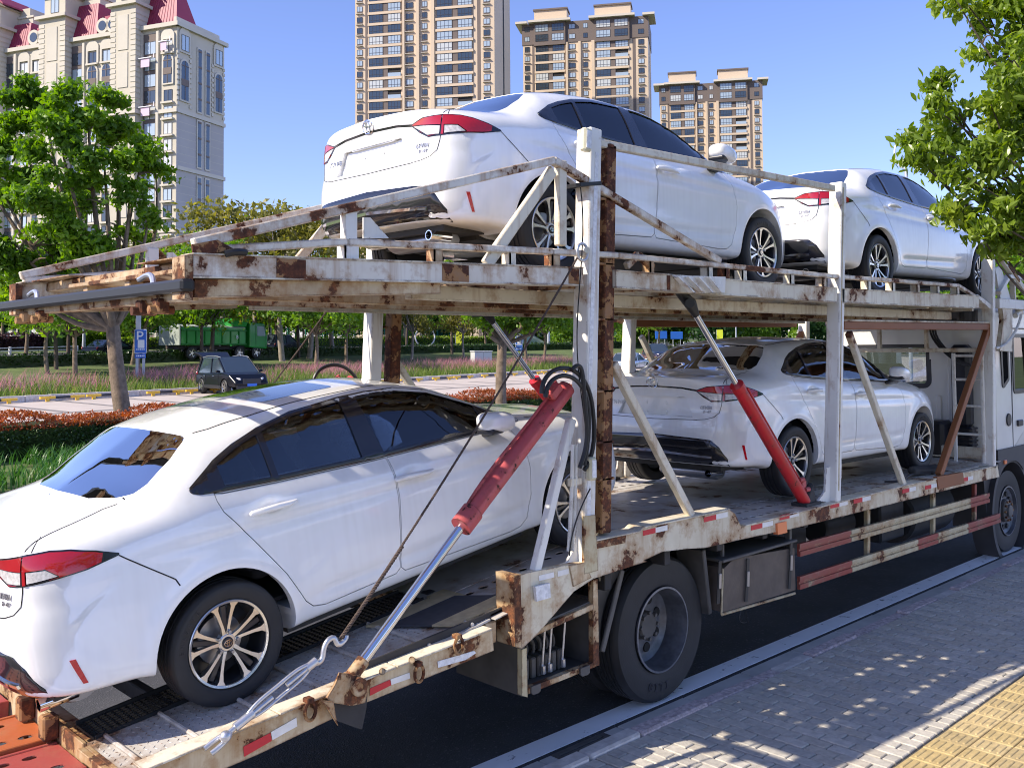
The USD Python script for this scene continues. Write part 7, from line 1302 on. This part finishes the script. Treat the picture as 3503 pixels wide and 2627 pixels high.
def small_car(name, label, m, paint, suv=True, hatch=False, L=4.5, Wd=1.84, H=1.68, rails=True):
    t = thing(name, label, 'car', m); h = Wd / 2; zb = .95 if suv else .88; x0, x1 = -.85, L - .85; wb = L * .6
    low = hull([(x0 + .14, -h + .2, .55, .14), (x0 + .14, h - .2, .55, .14), (x0 + .15, -h + .22, zb - .12, .12), (x0 + .15, h - .22, zb - .12, .12), (x1 - .18, -h + .28, .52, .15), (x1 - .18, h - .28, .52, .15), (x1 - .55, -h + .16, zb - .14, .12), (x1 - .55, h - .16, zb - .14, .12), (.5, -h + .12, .45, .12), (.5, h - .12, .45, .12), (wb, -h + .12, .45, .12), (wb, h - .12, .45, .12), (1.0, -h + .12, zb - .12, .12), (1.0, h - .12, zb - .12, .12), (wb - .2, -h + .13, zb - .06, .12), (wb - .2, h - .13, zb - .06, .12)], 2)
    s = MF(low)
    for cx in (0, wb):
        for sg in (-1, 1): s -= MF(T(lathe([(0, -.3), (.40, -.3), (.40, .3), (0, .3)], 32), M4((cx, sg * h, .34))))
    part(t, 'body', TM(s), paint, 30)
    roofz = H - .09; cab = hull([(x0 + (.18 if suv else .6), -h + .2, zb, .08), (x0 + (.18 if suv else .6), h - .2, zb, .08), (x0 + (.42 if suv else 1.2), -h + .32, roofz - .02, .08), (x0 + (.42 if suv else 1.2), h - .32, roofz - .02, .08), (1.55, -h + .3, roofz, .08), (1.55, h - .3, roofz, .08), (wb - .15, -h + .2, zb, .06), (wb - .15, h - .2, zb, .06)], 2)
    part(t, 'window_glass', cab, 'pane_dark', 30); part(t, 'roof', hull([(x0 + (.5 if suv else 1.3), -h + .34, roofz + .03, .06), (x0 + (.5 if suv else 1.3), h - .34, roofz + .03, .06), (1.5, -h + .34, roofz + .045, .06), (1.5, h - .34, roofz + .045, .06)], 2), paint, 40)
    for sg in (-1, 1):
        for a, b in (((x0 + .25, zb), (x0 + .5, roofz)), ((.95, zb), (.9, roofz)), ((wb - .12, zb), (1.6, roofz))):
            if not suv and a[0] < 0: a, b = (x0 + .7, zb), (x0 + 1.3, roofz)
            part(t, 'pillar', beam((a[0], sg * (h - .115), a[1]), (b[0], sg * (h - .21), b[1] + .03), .05, .08, (1, 0, 0)), paint)
        part(t, 'mirror', hull([(wb - .45, sg * (h + .02), zb + .08, .06), (wb - .45, sg * (h + .13), zb + .1, .06)], 1), paint, 40); part(t, 'headlight', hull([(x1 - .42, sg * (h - .22), zb - .22, .07), (x1 - .18, sg * (h - .42), zb - .25, .06), (x1 - .55, sg * (h - .14), zb - .17, .04)], 1), 'lens_clear', 40); part(t, 'tail_light', hull([(x0 + .06, sg * (h - .2), zb - .12, .06), (x0 + .10, sg * (h - .14), zb - .02, .05)], 1), 'lens_red', 40)
        for x in (.35, 1.4): part(t, 'door_handle', box(x, x + .2, sg * (h) - .02, sg * (h) + .02, zb - .14, zb - .11, .008), 'chrome')
        part(t, 'door_gap', cat([beam((q, sg * (h + .001), .42), (q, sg * (h - .005), zb - .05), .006, .012, (0, 1, 0), 0) for q in (.55, 1.02, wb - .55)]), 'seam_black', False)
        if rails: part(t, 'roof_rail', tube(spline([(x0 + .55, sg * (h - .26), roofz + .06), (.8, sg * (h - .25), roofz + .14), (1.7, sg * (h - .25), roofz + .07)], 12), .018, 6), 'zinc', 50)
    part(t, 'grille', box(x1 - .06, x1 - .025, -.42, .42, .48, .74, .02), 'trim_black'); part(t, 'bumper', box(x1 - .08, x1 - .03, -.7, .7, .28, .44, .03), 'trim_black'); part(t, 'cladding', cat([box(.42, wb - .42, -h - .005, -h + .03, .28, .42, .015), box(.42, wb - .42, h - .03, h + .005, .28, .42, .015)]), 'trim_black')
    part(t, 'number_plate', box(x1 - .026, x1 - .015, -.22, .22, .40, .52), 'sign_blue')
    if hatch:
        part(t, 'tailgate', T(hull([(0, -h + .3, 0, .05), (0, h - .3, 0, .05), (-.55, -h + .22, .02, .05), (-.55, h - .22, .02, .05), (-1.0, -h + .25, -.12, .05), (-1.0, h - .25, -.12, .05)], 2), M4((x0 + .45, 0, roofz + .04), 0, -.35)), paint, 35)
    for cx in (0, wb):
        for sg in (-1, 1): wheel_at(t, cx, sg * (h - .11), sg)
    return t
a = math.atan2(KS, 1) - math.pi * .42
small_car('black_hatchback', 'black hatchback parked with its tailgate raised, beside the pink grass', M4((21.1, 41.5, zg(41.5)), -1.66), 'paint_navy', hatch=True)
small_car('dark_estate', 'dark people carrier driving ahead of the green dump truck', M4((44.6, 77.5, zg(77.5) + .03), .42), 'paint_navy', L=4.7, H=1.72)
small_car('dark_saloon', 'dark saloon half hidden behind the dump truck tail', M4((27.5, 73.6, zg(73.6) + .03), .42), 'paint_navy', suv=False, H=1.42, rails=False)
p = px3(1410, 772, 92); small_car('blue_crossover', 'dark blue crossover seen between the lower deck posts', M4((p[0], p[1], zg(p[1])), -2.2), 'paint_darkblue', L=4.6)
p = px3(1345, 800, 70); small_car('silver_saloon', 'silver saloon half hidden behind the lower sedan', M4((p[0], p[1], zg(p[1])), .3), 'paint_silver', suv=False, H=1.45, rails=False)
# dump truck
t = thing('dump_truck', 'bright green dump truck driving along the far road', 'dump truck', M4((32.0, 70.6, zg(71.5) + .0), .24))
part(t, 'chassis', box(0, 8.6, -.6, .6, .75, 1.05, .03), 'chassis_dark'); part(t, 'tipper_body', box(-.2, 6.2, -1.2, 1.2, 1.1, 2.55, .05), 'paint_green'); part(t, 'tailgate', box(-.34, -.2, -1.22, 1.22, 1.1, 2.6, .02), 'tarp')
for k in range(7): part(t, 'body_rib', box(.3 + .85 * k, .42 + .85 * k, -1.28, 1.28, 1.12, 2.3, .02), 'paint_green_dark')
for z in (1.12, 2.2): part(t, 'side_rail', box(-.2, 6.2, -1.3, 1.3, z, z + .12, .02), 'paint_green_dark')
part(t, 'cover', T(hull([(-.2, -1.15, 2.5, .06), (-.2, 1.15, 2.5, .06), (6.1, -1.15, 2.5, .06), (6.1, 1.15, 2.5, .06), (.2, 0, 2.68, .06), (5.9, 0, 2.66, .06)]), np.eye(4)), 'tarp'); part(t, 'head_chute', trimesh.convex.convex_hull(np.array([(4.9, -1.1, 2.6), (6.3, -1.1, 2.6), (6.3, 1.1, 2.6), (4.9, 1.1, 2.6), (4.7, -1.25, 3.25), (6.5, -1.25, 3.25), (6.5, 1.25, 3.25), (4.7, 1.25, 3.25)])), 'paint_green')
part(t, 'cab', hull([(6.7, -1.1, 1.0, .1), (6.7, 1.1, 1.0, .1), (6.7, -1.08, 2.85, .1), (6.7, 1.08, 2.85, .1), (8.4, -1.1, .9, .1), (8.4, 1.1, .9, .1), (8.2, -1.05, 2.8, .1), (8.2, 1.05, 2.8, .1), (8.45, -1.1, 1.8, .1), (8.45, 1.1, 1.8, .1)], 2), 'paint_green', 35); part(t, 'side_window', prism(rounded(Polygon([(7.4, 1.85), (8.3, 1.85), (8.15, 2.65), (7.4, 2.65)]), .05), -1.215, -1.19, 'xz'), 'pane_light'); part(t, 'windscreen', T(box(-.02, .02, -1.0, 1.0, -.4, .4, .01), M4((8.47, 0, 2.28), 0, .1)), 'pane_dark')
part(t, 'door_gap', prism(Polygon([(7.25, .95), (8.38, .95), (8.2, 2.75), (7.25, 2.75)]).difference(Polygon([(7.28, .98), (8.35, .98), (8.17, 2.72), (7.28, 2.72)])), -1.212, -1.2, 'xz'), 'paint_green_dark'); part(t, 'mirror', cat([tube([(8.3, -1.15, 2.7), (8.6, -1.4, 2.75), (8.6, -1.42, 2.3)], .03, 6), box(8.52, 8.62, -1.5, -1.34, 2.1, 2.6, .02)]), 'trim_black'); part(t, 'door_badge', place(text('8', .28, .01, True), (5.2, -1.31, 1.75), (1, 0, 0), (0, 0, 1)), 'sign_white', False)
for x in (.9, 2.2, 7.4, 5.6):
    for sg in (-1, 1): wheel_at(t, x, sg * 1.05, sg, .5)
